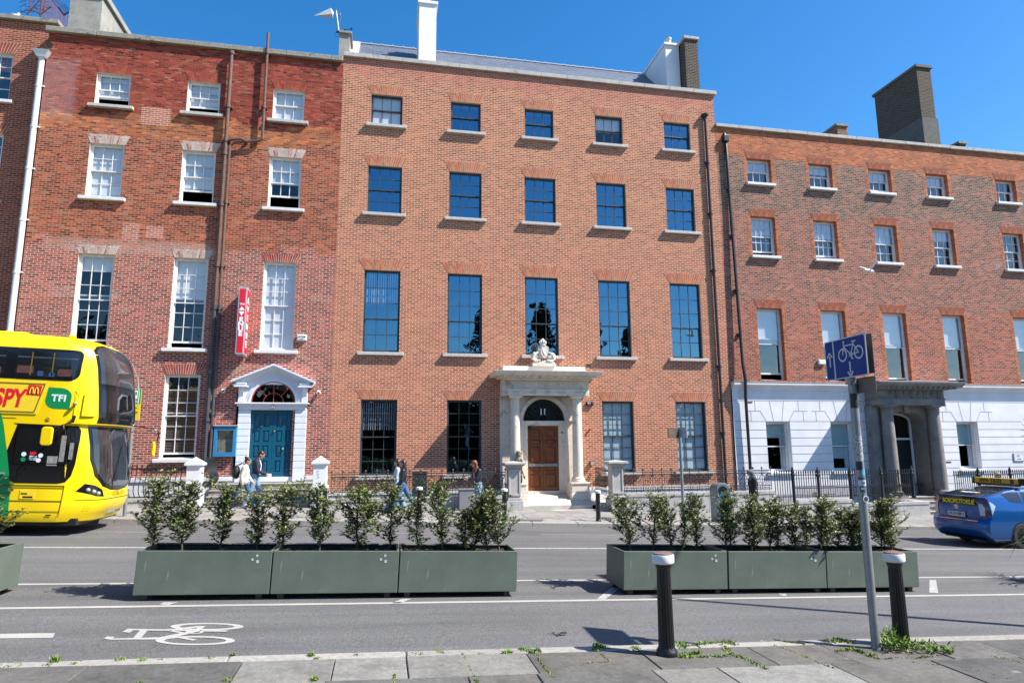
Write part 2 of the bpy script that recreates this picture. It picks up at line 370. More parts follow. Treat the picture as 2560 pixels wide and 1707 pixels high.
# ---- painted lines
def paintmat(name, col, wear):
    mt, t, b = nmat(name); tc = N(t, 'ShaderNodeTexCoord'); v = tc.outputs['Object']
    r = ramp(t, [(wear - .08, (0, 0, 0)), (wear + .04, (1, 1, 1))]); t.links.new(noise(t, v, 26, 6, .75), r.inputs[0])
    r2 = ramp(t, [(.3, tuple(x * .8 for x in col)), (.7, col)]); t.links.new(noise(t, v, 2.5, 4, .6), r2.inputs[0])
    c = mixc(t, 'MIX', r.outputs[0], (.15, .15, .155), r2.outputs[0]); t.links.new(c, b.inputs['Base Color']); b.inputs['Roughness'].default_value = .7
    MC[name] = mt; return mt
P1 = paintmat('road_paint', (.40, .385, .35), .37); P2 = paintmat('worn_road_paint', (.42, .41, .385), .47)
def strip(mb, x0, x1, yc, w, up=.004, n=1): sheet(mb, x0, x1, yc - w / 2, yc + w / 2, up, n)
def line(name, segs, w, mt, label):
    mb = MB()
    for a, b_, y in segs: strip(mb, a, b_, y, w, .004, max(1, int((b_ - a) / 4)))
    top(name, mb, mt, (0, 0, 0), kind='structure')
yA = H0 / .2202; yB = H0 / .1906; yC = H0 / .1440; yD = H0 / .1236
line('lane_line', [(-40, 50, yA)], .10, P1, '')
line('lane_line', [(-40, 50, yB)], .10, P1, '')
line('lane_line', [(-40, 50, yC)], .13, P2, '')
line('lane_line', [(x, x + 2.2, yD) for x in (-11.2, -6.6, -.4, 4.0, 8.4, 12.6, 17.6, 22)], .05, P2, '')
def gpoly(mb, pts, up=.004):
    P = [gnd(c, x, y, up) for c, x, y in pts]; mb.poly([tuple(p) for p in P])
mb = MB(); gpoly(mb, [('G', -60, 1245), ('G', 360, 1239), ('G', 345, 1270), ('G', -60, 1275)]); top('lane_dash', mb, P1, (0, 0, 0), kind='structure')
mb = MB()
gpoly(mb, [('G', 1075, 1038), ('G', 1165, 1038), ('G', 1085, 1062), ('G', 1038, 1050)])
gpoly(mb, [('H', 380, 1016), ('H', 440, 1016), ('H', 365, 1045), ('H', 312, 1043)])
gpoly(mb, [('H', 1750, 940), ('H', 1805, 945), ('H', 1705, 1020), ('H', 1648, 1018)])
gpoly(mb, [('I', 640, 982), ('I', 690, 982), ('I', 697, 997), ('I', 665, 997)])
gpoly(mb, [('I', 1630, 893), ('I', 1672, 893), ('I', 1687, 978), ('I', 1628, 976)])
top('hatch_markings', mb, P2, (0, 0, 0), kind='structure')
# bicycle painted in the cycle lane
mb = MB()
def gring(cx, cy, rx, ry, wx, wy, n=44, a0=0, a1=2 * pi):
    for i in range(n):
        t0 = a0 + (a1 - a0) * i / n; t1 = a0 + (a1 - a0) * (i + 1) / n
        gpoly(mb, [('G', cx + rx * cos(t0), cy + ry * sin(t0)), ('G', cx + rx * cos(t1), cy + ry * sin(t1)), ('G', cx + (rx - wx) * cos(t1), cy + (ry - wy) * sin(t1)), ('G', cx + (rx - wx) * cos(t0), cy + (ry - wy) * sin(t0))])
gring(1352, 1197, 240, 24, 62, 9); gring(1275, 1289, 260, 30, 58, 10)
for pl in ([(835, 1212), (1110, 1216), (1110, 1226), (830, 1222)], [(835, 1212), (880, 1216), (845, 1238), (795, 1233)],
           [(915, 1222), (965, 1222), (920, 1274), (870, 1272)], [(700, 1262), (750, 1265), (735, 1276), (1030, 1268), (1035, 1282), (720, 1284), (678, 1276)],
           [(1020, 1272), (1180, 1240), (1210, 1244), (1060, 1283)], [(1180, 1262), (1290, 1284), (1260, 1290), (1150, 1270)],
           [(1010, 1220), (1120, 1212), (1320, 1226), (1290, 1232), (1115, 1222)],
           [(1110, 1216), (1290, 1194), (1345, 1195), (1300, 1226), (1262, 1226), (1290, 1204), (1150, 1222)],
           [(1130, 1222), (1225, 1240), (1205, 1246), (1105, 1228)], [(1080, 1268), (1260, 1226), (1300, 1228), (1130, 1272)]):
    gpoly(mb, [('G', x, y) for x, y in pl])
gring(1270, 1234, 60, 11, 22, 5, 20)
gpoly(mb, [('G', 1320, 1222), ('G', 1470, 1222), ('G', 1500, 1226), ('G', 1470, 1232), ('G', 1320, 1230)])
for i, v in enumerate(mb.v): mb.v[i] = (v[0], v[1], v[2] + (i // 4) * .00002)
top('painted_bicycle', mb, P1, (0, 0, 0), kind='structure')
# drain cover, stains
mb = MB(); gpoly(mb, [('H', 1085, 497), ('H', 1305, 499), ('H', 1295, 510), ('H', 1068, 509)], PV + .006); top('manhole_cover', mb, mat('iron_cover', (.12, .115, .11), .6, metal=.3), (0, 0, 0), kind='structure')
mb = MB(); p = gnd('H', 1405, 1245, .004)
for k in range(26):
    a = rng.random() * 6.28; r = rng.random() ** .6 * .11; s = rng.uniform(.006, .022); x = p.x + r * cos(a) * 1.2; y = p.y + r * sin(a)
    mb.quad((x, y, gz(x) + .004 + k * .0001), (x + s * 2, y + s * .2, gz(x + s * 2) + .004 + k * .0001), (x + s * 1.8, y + s * 1.6, gz(x + s * 1.8) + .004 + k * .0001), (x - s * .3, y + s, gz(x - s * .3) + .004 + k * .0001))
top('tar_stain', mb, mat('tar', (.02, .02, .02), .5), (0, 0, 0), kind='structure')
# ================================================================ house fronts
def wall_grid(mb, x0, x1, z0, z1, ops, y, m=0, rev=.12, mr=None, sides=True):
    """front skin with real openings and their reveals; ops: (xa, xb, za, zb)"""
    xs = sorted({x0, x1, *[o[0] for o in ops], *[o[1] for o in ops]}); zs = sorted({z0, z1, *[o[2] for o in ops], *[o[3] for o in ops]})
    for i in range(len(xs) - 1):
        for j in range(len(zs) - 1):
            cx = (xs[i] + xs[i + 1]) / 2; cz = (zs[j] + zs[j + 1]) / 2
            if any(o[0] < cx < o[1] and o[2] < cz < o[3] for o in ops): continue
            mb.quad((xs[i], y, zs[j]), (xs[i + 1], y, zs[j]), (xs[i + 1], y, zs[j + 1]), (xs[i], y, zs[j + 1]), m)
    mr = m if mr is None else mr; yb = y + rev
    for a, b, c, d in ops:
        mb.quad((a, y, c), (a, y, d), (a, yb, d), (a, yb, c), mr); mb.quad((b, y, d), (b, y, c), (b, yb, c), (b, yb, d), mr)
        mb.quad((a, y, d), (b, y, d), (b, yb, d), (a, yb, d), mr); mb.quad((b, y, c), (a, y, c), (a, yb, c), (b, yb, c), mr)
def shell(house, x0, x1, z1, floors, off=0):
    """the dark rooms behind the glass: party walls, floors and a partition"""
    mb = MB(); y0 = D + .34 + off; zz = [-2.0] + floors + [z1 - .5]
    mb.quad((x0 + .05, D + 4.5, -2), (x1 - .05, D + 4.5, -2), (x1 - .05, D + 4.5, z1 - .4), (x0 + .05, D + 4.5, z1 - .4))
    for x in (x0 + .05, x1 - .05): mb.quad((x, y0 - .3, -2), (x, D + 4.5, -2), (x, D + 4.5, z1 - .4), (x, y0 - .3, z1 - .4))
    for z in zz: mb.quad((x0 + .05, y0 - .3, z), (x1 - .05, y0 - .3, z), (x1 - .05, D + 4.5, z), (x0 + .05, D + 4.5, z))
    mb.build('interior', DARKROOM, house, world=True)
FGREY = mat('grey_sash_paint', (.045, .05, .055), .45, var=.15)
FWHITE = mat('white_sash_paint', (.70, .71, .71), .5, var=.14, scale=9, stain=((.42, .38, .32), 6, .66))
GL_SKY = glass('reflecting_glass', (.82, .88, .92), .26, wob=.25, gcol=(.45, .80, 1))
GL_OLD = glass('old_window_glass', (.94, .96, .97), .04, wob=.6)
GL_OLD2 = glass('blue_window_glass', (.90, .93, .95), .12, wob=.5)
GL_CLR = glass('clear_window_glass', (.95, .97, .98), .05, wob=.25)
BLIND = mat('roller_blind', (.70, .73, .76), .85, var=.06, scale=1.2)
BLIND2 = mat('aqua_blind', (.42, .60, .60), .85, var=.10, scale=1.2)
def box2(mb, x0, x1, y0, y1, z0, z1, m=0): mb.box(x0, x1, y0, y1, z0, z1, m)
WCACHE = {}
def window(house, cx, w, z0, z1, cols, rt, rb, style, openby=0.0, blind=0.0, bmat=None, sill='stone', rev=.12, split=.5, label=None, bar=.022, slats=False, sillw=.17):
    """double hung sash; the window object is its frame, with glass, sill and blind as pieces"""
    h = z1 - z0; key = (round(w, 2), round(h, 2), cols, rt, rb, style, round(openby, 2), rev, split, bar)
    fm, gm = {'grey': (FGREY, GL_SKY), 'greyblind': (FGREY, GL_CLR), 'white': (FWHITE, GL_OLD), 'whiteblue': (FWHITE, GL_OLD2)}[style]
    y = rev - .02
    if key not in WCACHE:
        mb = MB(); bx = .055 if 'grey' not in style else .035; hw = w / 2
        mb.box(-hw, -hw + bx, y, y + .10, 0, h); mb.box(hw - bx, hw, y, y + .10, 0, h); mb.box(-hw + bx, hw - bx, y, y + .10, h - bx * .9, h); mb.box(-hw + bx, hw - bx, y, y + .10, 0, bx * .7)
        iw = hw - bx; za = bx * .7; zb = h - bx * .9; mid = za + (zb - za) * (rb / (rt + rb) if split == .5 else split)
        st = .038
        def sash(a, b, yy, n, bottom):
            mb.box(-iw, -iw + st, yy, yy + .04, a, b); mb.box(iw - st, iw, yy, yy + .04, a, b)
            mb.box(-iw + st, iw - st, yy, yy + .04, a, a + (st * (1.7 if bottom else 1))); mb.box(-iw + st, iw - st, yy, yy + .04, b - st, b)
            p = a + (st * (1.7 if bottom else 1)); q = b - st
            for i in range(1, cols):
                x = -iw + st + (2 * iw - 2 * st) * i / cols; mb.box(x - bar / 2, x + bar / 2, yy + .004, yy + .036, p, q)
            for j in range(1, n):
                z = p + (q - p) * j / n
                for i in range(cols):
                    xa = -iw + st + (2 * iw - 2 * st) * i / cols + (bar / 2 if i else 0); xb = -iw + st + (2 * iw - 2 * st) * (i + 1) / cols - (bar / 2 if i < cols - 1 else 0)
                    mb.box(xa, xb, yy + .007, yy + .033, z - bar / 2, z + bar / 2)
        sash(mid, zb, y + .012, rt, False); sash(za + openby, mid + .04 + openby, y + .056, rb, True)
        me = mb.mesh('window', fm)
        pb = MB(); r2 = random.Random(int(w * 1000 + h * 77))
        def panes(a, b, yy, n):
            for i in range(cols):
                for j in range(n):
                    x0 = -iw + .01 + (2 * iw - .02) * i / cols; x1 = -iw + .01 + (2 * iw - .02) * (i + 1) / cols; c = a + .01 + (b - a - .02) * j / n; d = a + .01 + (b - a - .02) * (j + 1) / n
                    t = lambda: r2.uniform(-.0016, .0016) * (2.2 if 'grey' not in style else .35)
                    pb.quad((x0, yy + t(), c), (x1, yy + t(), c), (x1, yy + t(), d), (x0, yy + t(), d))
        panes(mid, zb, y + .034, rt); panes(za + openby, mid + .03 + openby, y + .078, rb)
        WCACHE[key] = (me, pb.mesh('pane', gm))
    me, pm = WCACHE[key]; base = wloc(house)
    o = bpy.data.objects.new('window', me); COL.objects.link(o); o.parent = house; o.location = Vector((cx, D, z0)) - base
    p = bpy.data.objects.new('pane', pm); COL.objects.link(p); p.parent = o
    if label: o['label'] = label
    if sill:
        s = MB(); sw = w / 2 + sillw; r3 = random.Random(int(cx * 100 + z0 * 10))
        s.add([(-sw, -.13, -.125), (sw, -.13, -.125), (sw, rev, -.125), (-sw, rev, -.125), (-sw, -.13, -.012 + r3.uniform(-.004, .004)), (sw, -.13, -.012), (sw, rev, .012), (-sw, rev, .012)],
              [(0, 3, 2, 1), (4, 5, 6, 7), (0, 1, 5, 4), (1, 2, 6, 5), (2, 3, 7, 6), (3, 0, 4, 7)])
        so_ = s.build('sill', {'stone': SILL, 'white': SILLW}[sill], o, bevel=.012)
    if blind:
        b = MB(); bh = h * blind; yy = y + .105
        if slats:
            n = int(bh / .05)
            for i in range(n):
                z = h - .06 - i * .05; b.quad((-w / 2 + .07, yy - .016, z - .02), (w / 2 - .07, yy - .016, z - .02), (w / 2 - .07, yy + .012, z + .004), (-w / 2 + .07, yy + .012, z + .004))
        else:
            b.box(-w / 2 + .06, w / 2 - .06, yy, yy + .006, h - bh, h - .03)
        b.build('blind', bmat or BLIND, o)
    return o
SILL = mat('sill_granite', (.47, .455, .43), .8, var=.15, scale=8, fine=.25, fscale=80, bump=.3, stain=((.2, .19, .17), 7, .62))
SILLW = mat('sill_white', (.66, .67, .67), .7, var=.14, scale=6, stain=((.25, .23, .2), 6, .60))
def arch(house, cx, w, z, hh, splay, mt, n=17, y=None, mo=None, jit=0.0, rows=2):
    """flat gauged arch of splayed bricks over an opening"""
    mb = MB(); y = D if y is None else y; r = random.Random(int(cx * 31 + z * 7)); hw = w / 2
    mb.add([(cx - hw, y - .003, z), (cx + hw, y - .003, z), (cx + hw + splay, y - .003, z + hh), (cx - hw - splay, y - .003, z + hh)], [(0, 1, 2, 3)], 1)
    for i in range(n):
        a = -1 + 2 * i / n; b = -1 + 2 * (i + 1) / n; g = .009
        ks = [0, 1] if rows == 1 else ([0, .36 if i % 2 else .66, 1])
        for k in range(len(ks) - 1):
            t0, t1 = ks[k], ks[k + 1]
            X = lambda s, t: cx + s * (hw + splay * t)
            e = g if k else 0; z0 = z + hh * t0 + e; z1 = z + hh * t1 - (g if k == len(ks) - 2 else 0) + r.uniform(0, jit)
            mb.add([(X(a, t0) + g, y - .007, z0), (X(b, t0) - g, y - .007, z0), (X(b, t1) - g, y - .007, z1), (X(a, t1) + g, y - .007, z1)], [(0, 1, 2, 3)], 0)
    return mb.build('brick_arch', [mt, mo], house, world=True)
MORT = mat('pale_mortar', (.50, .42, .33), .9, var=.15)
MORTW = mat('white_mortar', (.55, .50, .46), .9, var=.2)
MORTR = mat('red_mortar', (.24, .10, .06), .9, var=.2)

# ---------------------------------------------------------------- the middle house
BR_M = brick('new_pointed_brick', [(0, (.46, .136, .066), (.31, .068, .038), (.57, .41, .28)), (9.6, (.475, .156, .074), (.275, .068, .040), (.56, .40, .27)), (15.9, (.48, .155, .095), (.36, .088, .06), (.48, .31, .22))],
             None, msize=.0125, var=.16, wild=.004, bump=.35, zoff=-.096, spread=.20)
ARCH_M = island('arch_brick_orange', [(.52, .19, .09), (.44, .13, .065), (.56, .23, .11), (.40, .11, .06)])
XM0, XM1, ZM = -1.78, 13.45, 16.70
mid = empty('town_house', (5.83, D, gz(5.83) + PV), label='tall five-bay orange brick town house with grey sashes and stone portico', cat='house')
cM = [-.12, 2.90, 5.83, 8.74, 11.71]; rM = [(1.08, 3.72, .627, 1), (5.41, 8.42, .646, 1), (10.59, 12.43, .62, 1), (14.08, 15.30, .583, 1)]
mb = MB(); ops = []
for r_, (zb, zt, hw, _) in enumerate(rM):
    for c, x in enumerate(cM):
        if r_ == 0 and c == 2: continue
        ops.append((x - hw, x + hw, zb, zt))
DM = (5.83 - 1.25, 5.83 + 1.25, -2, 4.0)
ops.append(DM)
GREYREV = mat('painted_reveal', (.42, .40, .36), .7, var=.1, scale=4)
wall_grid(mb, XM0, XM1, -2, ZM, ops, D, 0, .14, 1)
mb.quad((XM1, D, 4), (XM1, D + 9, 4), (XM1, D + 9, ZM), (XM1, D, ZM), 0); mb.quad((XM0, D + 9, 4), (XM0, D, 4), (XM0, D, ZM), (XM0, D + 9, ZM), 0)
mb.quad((XM0, D + .3, ZM), (XM0, D + .3, 15.2), (XM1, D + .3, 15.2), (XM1, D + .3, ZM), 0)
mb.build('wall', [BR_M, GREYREV], mid, world=True)
COPE = mat('coping_stone', (.43, .41, .375), .85, var=.15, scale=3, fine=.25, fscale=70, bump=.3, stain=((.17, .16, .14), 4, .6))
mb = MB(); x = XM0
while x < XM1 + .1:
    w = min(1.1, XM1 + .12 - x); mb.box(x, x + w - .006, D - .10, D + .36, ZM, ZM + .165); x += w
mb.build('coping', COPE, mid, world=True, bevel=.01)
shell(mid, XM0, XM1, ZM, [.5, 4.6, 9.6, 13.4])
VERT = mat('vertical_blind', (.55, .60, .62), .8, var=.1)
blM = {(3, 0): .88, (3, 3): .52}
def stripes(o, w, h, z0f, z1f, n=12, m=None):
    b = MB()
    for i in range(n):
        x = -w / 2 + .07 + (w - .14) * (i + .5) / n; b.box(x - .02, x + .02, .235, .24, h * z0f, h * z1f)
    b.build('blind', m or VERT, o)
GL_DIM = glass('shaded_glass', (.60, .66, .68), .05, wob=.25)
for r_, (zb, zt, hw, _) in enumerate(rM):
    for c, x in enumerate(cM):
        if r_ == 0 and c == 2: continue
        rows = {0: (3, 3), 1: (3, 2), 2: (2, 2), 3: (1, 1)}[r_]; bl = blM.get((r_, c), 0); bm_ = None
        if r_ == 0 and c > 2: bl = .98; bm_ = mat('pale_blue_blind', (.50, .62, .66), .85, var=.1, scale=1.5)
        o = window(mid, x, hw * 2, zb, zt, 3, rows[0], rows[1], 'greyblind' if bl > .3 else 'grey', blind=bl, bmat=bm_, bar=.02, label=None)
        if c == 0 and r_ in (0, 1): stripes(o, hw * 2, zt - zb, .60, .97, 14)
        if r_ == 1: arch(mid, x, hw * 2, zt, .42, .24, ARCH_M, 17, mo=MORT)
        elif r_ == 0: arch(mid, x, hw * 2, zt, .38, .22, ARCH_M, 17, mo=MORT)
        elif r_ == 2: arch(mid, x, hw * 2, zt, .40, .20, ARCH_M, 17, mo=MORT)
        else: arch(mid, x, hw * 2, zt, .38, .18, ARCH_M, 16, mo=MORT)
# slate roof, behind the parapet
def slatemat():
    mt, t, b = nmat('slates'); tc = N(t, 'ShaderNodeTexCoord'); sp = N(t, 'ShaderNodeSeparateXYZ'); t.links.new(tc.outputs['Object'], sp.inputs[0])
    cb = N(t, 'ShaderNodeCombineXYZ'); t.links.new(sp.outputs[0], cb.inputs[0]); t.links.new(mth(t, 'MULTIPLY', sp.outputs[2], 1.35), cb.inputs[1])
    bk = N(t, 'ShaderNodeTexBrick'); bk.offset = .5; bk.inputs['Scale'].default_value = 1; bk.inputs['Brick Width'].default_value = .30; bk.inputs['Row Height'].default_value = .20; bk.inputs['Mortar Size'].default_value = .012
    bk.inputs['Color1'].default_value = (.085, .105, .14, 1); bk.inputs['Color2'].default_value = (.13, .15, .19, 1); bk.inputs['Mortar'].default_value = (.04, .045, .06, 1); t.links.new(cb.outputs[0], bk.inputs['Vector'])
    t.links.new(bk.outputs['Color'], b.inputs['Base Color']); b.inputs['Roughness'].default_value = .5
    bp = N(t, 'ShaderNodeBump'); bp.inputs['Strength'].default_value = .5; bp.inputs['Distance'].default_value = .02; bp.invert = True; t.links.new(bk.outputs['Fac'], bp.inputs['Height']); t.links.new(bp.outputs[0], b.inputs['Normal']); return mt
SLATE = slatemat(); YR = D + 3.2; ra = at('B', 90, 292, YR); rb = at('C', -150, 492, YR); zr = (ra.z + rb.z) / 2
mb = MB(); mb.quad((XM0 + .45, D + .45, ZM - .15), (XM1 - 1.0, D + .45, ZM - .15), (XM1 - 1.0, YR, zr), (XM0 + .45, YR, zr)); mb.quad((XM1 - 1.0, YR, zr), (XM1 - 1, YR + 3.4, ZM), (XM0 + .45, YR + 3.4, ZM), (XM0 + .45, YR, zr))
rf = mb.build('roof', SLATE, mid, world=True)
mb = MB(); x = XM0 + .45
while x < XM1 - 1.1: mb.tube([(x, YR, zr + .01), (x + .42, YR, zr + .01)], .055, 8); mb.ball((x + .44, YR, zr + .05), .05, n=8, k=5); x += .46
mb.build('ridge_tile', mat('ridge_clay', (.36, .37, .38), .7), rf, world=True, smooth=True)
for px, py in ((320, 352), (1835, 527)):
    p = at('B', px, py, D + .9); v = MB(); z = ZM - .15 + (zr - ZM + .15) * (p.y - D - .45) / (YR - D - .45)
    v.add([(p.x - .17, p.y - .05, z), (p.x + .17, p.y - .05, z), (p.x, p.y - .05, z + .2), (p.x, p.y + .35, z + .2)], [(0, 1, 2), (0, 2, 3), (2, 1, 3)]); v.build('roof_vent', mat('vent_dark', (.03, .03, .035), .6), rf, world=True)
p0 = at('B', 90, 285, D + .5)
mb = MB(); mb.prism([(D + .4, ZM - .2), (YR + .2, ZM - .2), (YR + .2, zr + .22), (D + .4, ZM + .22)], 'x', XM0 + .12, XM0 + .45); mb.build('parapet', mat('lead_capping', (.45, .44, .43), .7), mid, world=True)
# chimneys
RENDERW = mat('white_render', (.78, .79, .80), .8, var=.05, scale=2, bump=.1)
Yc = D + .55; a = at('B', 487, 390, Yc); b = at('B', 600, 398, Yc); xc0, xc1 = a.x, b.x; zt = at('B', 550, 28, Yc).z
ch = MB(); ch.box(xc0, xc1, Yc, Yc + 1.7, ZM - .3, zt); c_ = ch.build('chimney', RENDERW, mid, world=True)
ch = MB(); ch.box(xc0 - .06, xc1 + .06, Yc - .06, Yc + 1.76, zt, zt + .12); ch.add([(xc0 - .04, Yc - .04, zt + .12), (xc1 + .04, Yc - .04, zt + .12), (xc1 + .04, Yc + 1.74, zt + .12), (xc0 - .04, Yc + 1.74, zt + .12), ((xc0 + xc1) / 2 - .2, Yc + .3, zt + .3), ((xc0 + xc1) / 2 + .2, Yc + .3, zt + .3), ((xc0 + xc1) / 2 + .2, Yc + 1.4, zt + .3), ((xc0 + xc1) / 2 - .2, Yc + 1.4, zt + .3)], [(0, 1, 5, 4), (1, 2, 6, 5), (2, 3, 7, 6), (3, 0, 4, 7), (4, 5, 6, 7)]); ch.build('chimney_cap', RENDERW, c_, world=True)
for i in range(3): q = MB(); q.lathe(((xc0 + xc1) / 2, Yc + .45 + i * .4, zt + .28), [(.11, 0), (.10, .3), (.13, .34), (.13, .38), (.09, .38)], 14); q.build('chimney_pot', mat('buff_pot', (.55, .50, .40), .8), c_, world=True, smooth=True)
Yw = D + .9; a = at('B', 2112, 575, Yw); b = at('B', 2200, 575, Yw); zt = at('B', 2140, 300, Yw).z
ch = MB(); ch.box(a.x, b.x, Yw, Yw + 2.4, ZM - .4, zt); c_ = ch.build('chimney', RENDERW, mid, world=True)
ch = MB(); ch.box(a.x - .07, b.x, Yw - .07, Yw + 2.47, zt, zt + .1); ch.build('chimney_cap', RENDERW, c_, world=True)
for i in range(3): q = MB(); q.lathe((a.x + .28, Yw + .25 + i * .8, zt + .1), [(.12, 0), (.11, .3), (.14, .33), (.14, .40), (.09, .4)], 14); q.build('chimney_pot', mat('buff_pot', (.55, .50, .40), .8), c_, world=True, smooth=True)
BR_DK = brick('sooty_brick', [(0, (.075, .050, .036), (.026, .020, .017), (.17, .145, .115))], None, msize=.016, var=.45, wild=.01)
Yb = D + .42; a2 = at('C', 50, 585, Yb); b2 = at('C', 132, 592, Yb); zt = at('C', 80, 262, Yb).z
ch = MB(); ch.box(a2.x - .02, b2.x, Yb, Yb + 2.6, ZM - .3, zt); c_ = ch.build('chimney', BR_DK, mid, world=True)
ch = MB(); ch.box(a2.x - .09, b2.x + .06, Yb - .07, Yb + 2.7, zt, zt + .13); ch.build('chimney_cap', COPE, c_, world=True, bevel=.02)

# ---------------------------------------------------------------- the left house
BR_L = brick('weathered_red_brick', [(0, (.40, .075, .048), (.27, .040, .030), (.56, .44, .36)), (8.85, (.44, .105, .042), (.22, .036, .024), (.40, .24, .16)), (12.75, (.58, .20, .065), (.36, .075, .035), (.34, .18, .11)), (13.55, (.36, .068, .042), (.27, .045, .03), (.24, .085, .055))],
             None, msize=.0115, var=.42, wild=.012, dirt=((.10, .04, .03), 2.6, .60, .6), bump=.9, zoff=.365, spread=.42, odd=(.30, .15, .10), pale=((-4.9, 1.2, 14.4, 1.7, (.50, .38, .38), .22), (-1.8, 4.0, 8.85, .38, (.52, .36, .30), .35), (-3.2, 1.6, 7.2, .3, (.55, .45, .40), .18)))
ARCH_LR = island('arch_brick_red', [(.38, .07, .045), (.26, .04, .03), (.45, .10, .05), (.34, .06, .04)])
ARCH_LW = island('arch_brick_limed', [(.50, .40, .33), (.44, .30, .25), (.56, .48, .42), (.36, .09, .06), (.52, .44, .36), (.48, .36, .3)])
XL0, XL1, ZL = -11.75, -1.78, 16.45
left = empty('town_house', (-6.6, D, gz(-6.6) + PV), label='three-bay weathered red brick town house with white sashes and blue front door', cat='house')
cL = [-9.57, -6.60, -3.67]; rL = [(1.73, 4.51), (5.40, 8.55), (10.55, 12.49), (13.92, 15.13)]
ops = [(x - .55, x + .55, zb, zt) for x in cL for zb, zt in rL if not (x == cL[2] and zb < 2)]
DL = (-4.87, -3.03, -2, 3.9); ops.append(DL)
mb = MB(); BR_LW = mat('limed_reveal', (.60, .50, .44), .85, var=.2, scale=9, stain=((.34, .14, .1), 7, .6))
wall_grid(mb, XL0, XL1, -2, ZL, ops, D, 0, .12, 1)
mb.quad((XL0, D + 9, -2), (XL0, D, -2), (XL0, D, ZL), (XL0, D + 9, ZL), 0); mb.quad((XL1, D, 4), (XL1, D + 9, 4), (XL1, D + 9, ZL), (XL1, D, ZL), 0)
mb.quad((XL0, D + .3, ZL), (XL0, D + .3, 15.2), (XL1, D + .3, 15.2), (XL1, D + .3, ZL), 0)
mb.build('wall', [BR_L, BR_LW], left, world=True)
COPE2 = mat('dark_coping', (.27, .26, .215), .9, var=.25, scale=3, fine=.3, fscale=50, bump=.5, stain=((.10, .10, .08), 3, .55))
mb = MB(); x = XL0 - .08
while x < XL1 - .05:
    w = min(1.6, XL1 - .01 - x); mb.box(x, x + w - .006, D - .13, D + .36, ZL, ZL + .19); x += w
mb.build('coping', COPE2, left, world=True, bevel=.015)
shell(left, XL0, XL1, ZL, [.7, 4.9, 9.6, 13.3])
spec = {(0, 3): ('white', .32, .95, .5), (1, 3): ('white', .22, .9, .5), (2, 3): ('white', 0, .93, .5), (0, 2): ('white', 0, .93, .5), (1, 2): ('white', .42, .88, .5), (2, 2): ('white', .42, .62, .5)}
for c, x in enumerate(cL):
    for r_, (zb, zt) in enumerate(rL):
        if r_ == 0 and c == 2: continue
        if r_ == 3:
            s = spec[(c, 3)]; window(left, x, 1.1, zb, zt, 3, 1, 1, 'white', openby=s[1], blind=s[2] * (.78 if s[1] else 1), sill='stone')
            arch(left, x, 1.1, zt, .34, .12, ARCH_LR, 15, mo=MORTR)
        elif r_ == 2:
            s = spec[(c, 2)]; window(left, x, 1.1, zb, zt, 3, 2, 2, 'white', openby=s[1], blind=s[2] * (.8 if s[1] else 1), sill='white'); arch(left, x, 1.1, zt, .33, .14, ARCH_LW, 15, mo=MORTW, jit=.03)
        elif r_ == 1:
            o = window(left, x, 1.1, zb, zt, 3, 3, 3, 'white', openby=(.16, .16, 0)[c], blind=(.17, .46, .97)[c], sill='white'); arch(left, x, 1.1, zt, .30, .14, ARCH_LW if c < 2 else ARCH_LR, 16, mo=MORTW, jit=.03)
        else:
            window(left, x, 1.1, zb, zt, 3, 3, 3, 'white', openby=.10, blind=.95, slats=True, sill='white', bmat=mat('venetian_blind', (.13, .13, .14), .6)); arch(left, x, 1.1, zt, .36, .16, ARCH_LR, 16, mo=MORTW)
# blocked-up patches and lost bricks
PB = mat('hole', (.02, .012, .01), .95, var=0)
for px, py, w, h in ((535, 320, .2, .05), (790, 345, .26, .07), (930, 357, .12, .05), (690, 282, .3, .03), (1650, 415, .1, .06), (1808, 432, .08, .06), (1862, 474, .16, .05), (2015, 478, .14, .05), (2043, 455, .08, .04), (380, 1010, .12, .06), (2190, 460, .2, .10), (325, 295, .22, .25)):
    p = at('A', px, py, D); mb = MB(); n = 7; pts = [(p.x + w / 2 * cos(t * 2 * pi / n) * random.uniform(.8, 1.2), p.z + h / 2 * sin(t * 2 * pi / n) * random.uniform(.7, 1.3)) for t in range(n)]
    mb.poly([(a_, D - .004, b_) for a_, b_ in pts]); mb.build('brick_hole', PB, left, world=True)
BR_P = brick('repointed_patch', [(0, (.38, .09, .055), (.40, .15, .09), (.54, .40, .33))], None, msize=.012, var=.3, bump=.4)
for x0, y0, x1, y1 in ((925, 695, 1110, 830), (955, 1470, 1065, 1560), (805, 1455, 905, 1590)):
    a = at('A', x0, y0, D); b = at('A', x1, y1, D); mb = MB()
    mb.quad((a.x, D - .004, b.z), (b.x, D - .004, b.z), (b.x, D - .004, a.z), (a.x, D - .004, a.z)); mb.build('brick_patch', BR_P, left, world=True)
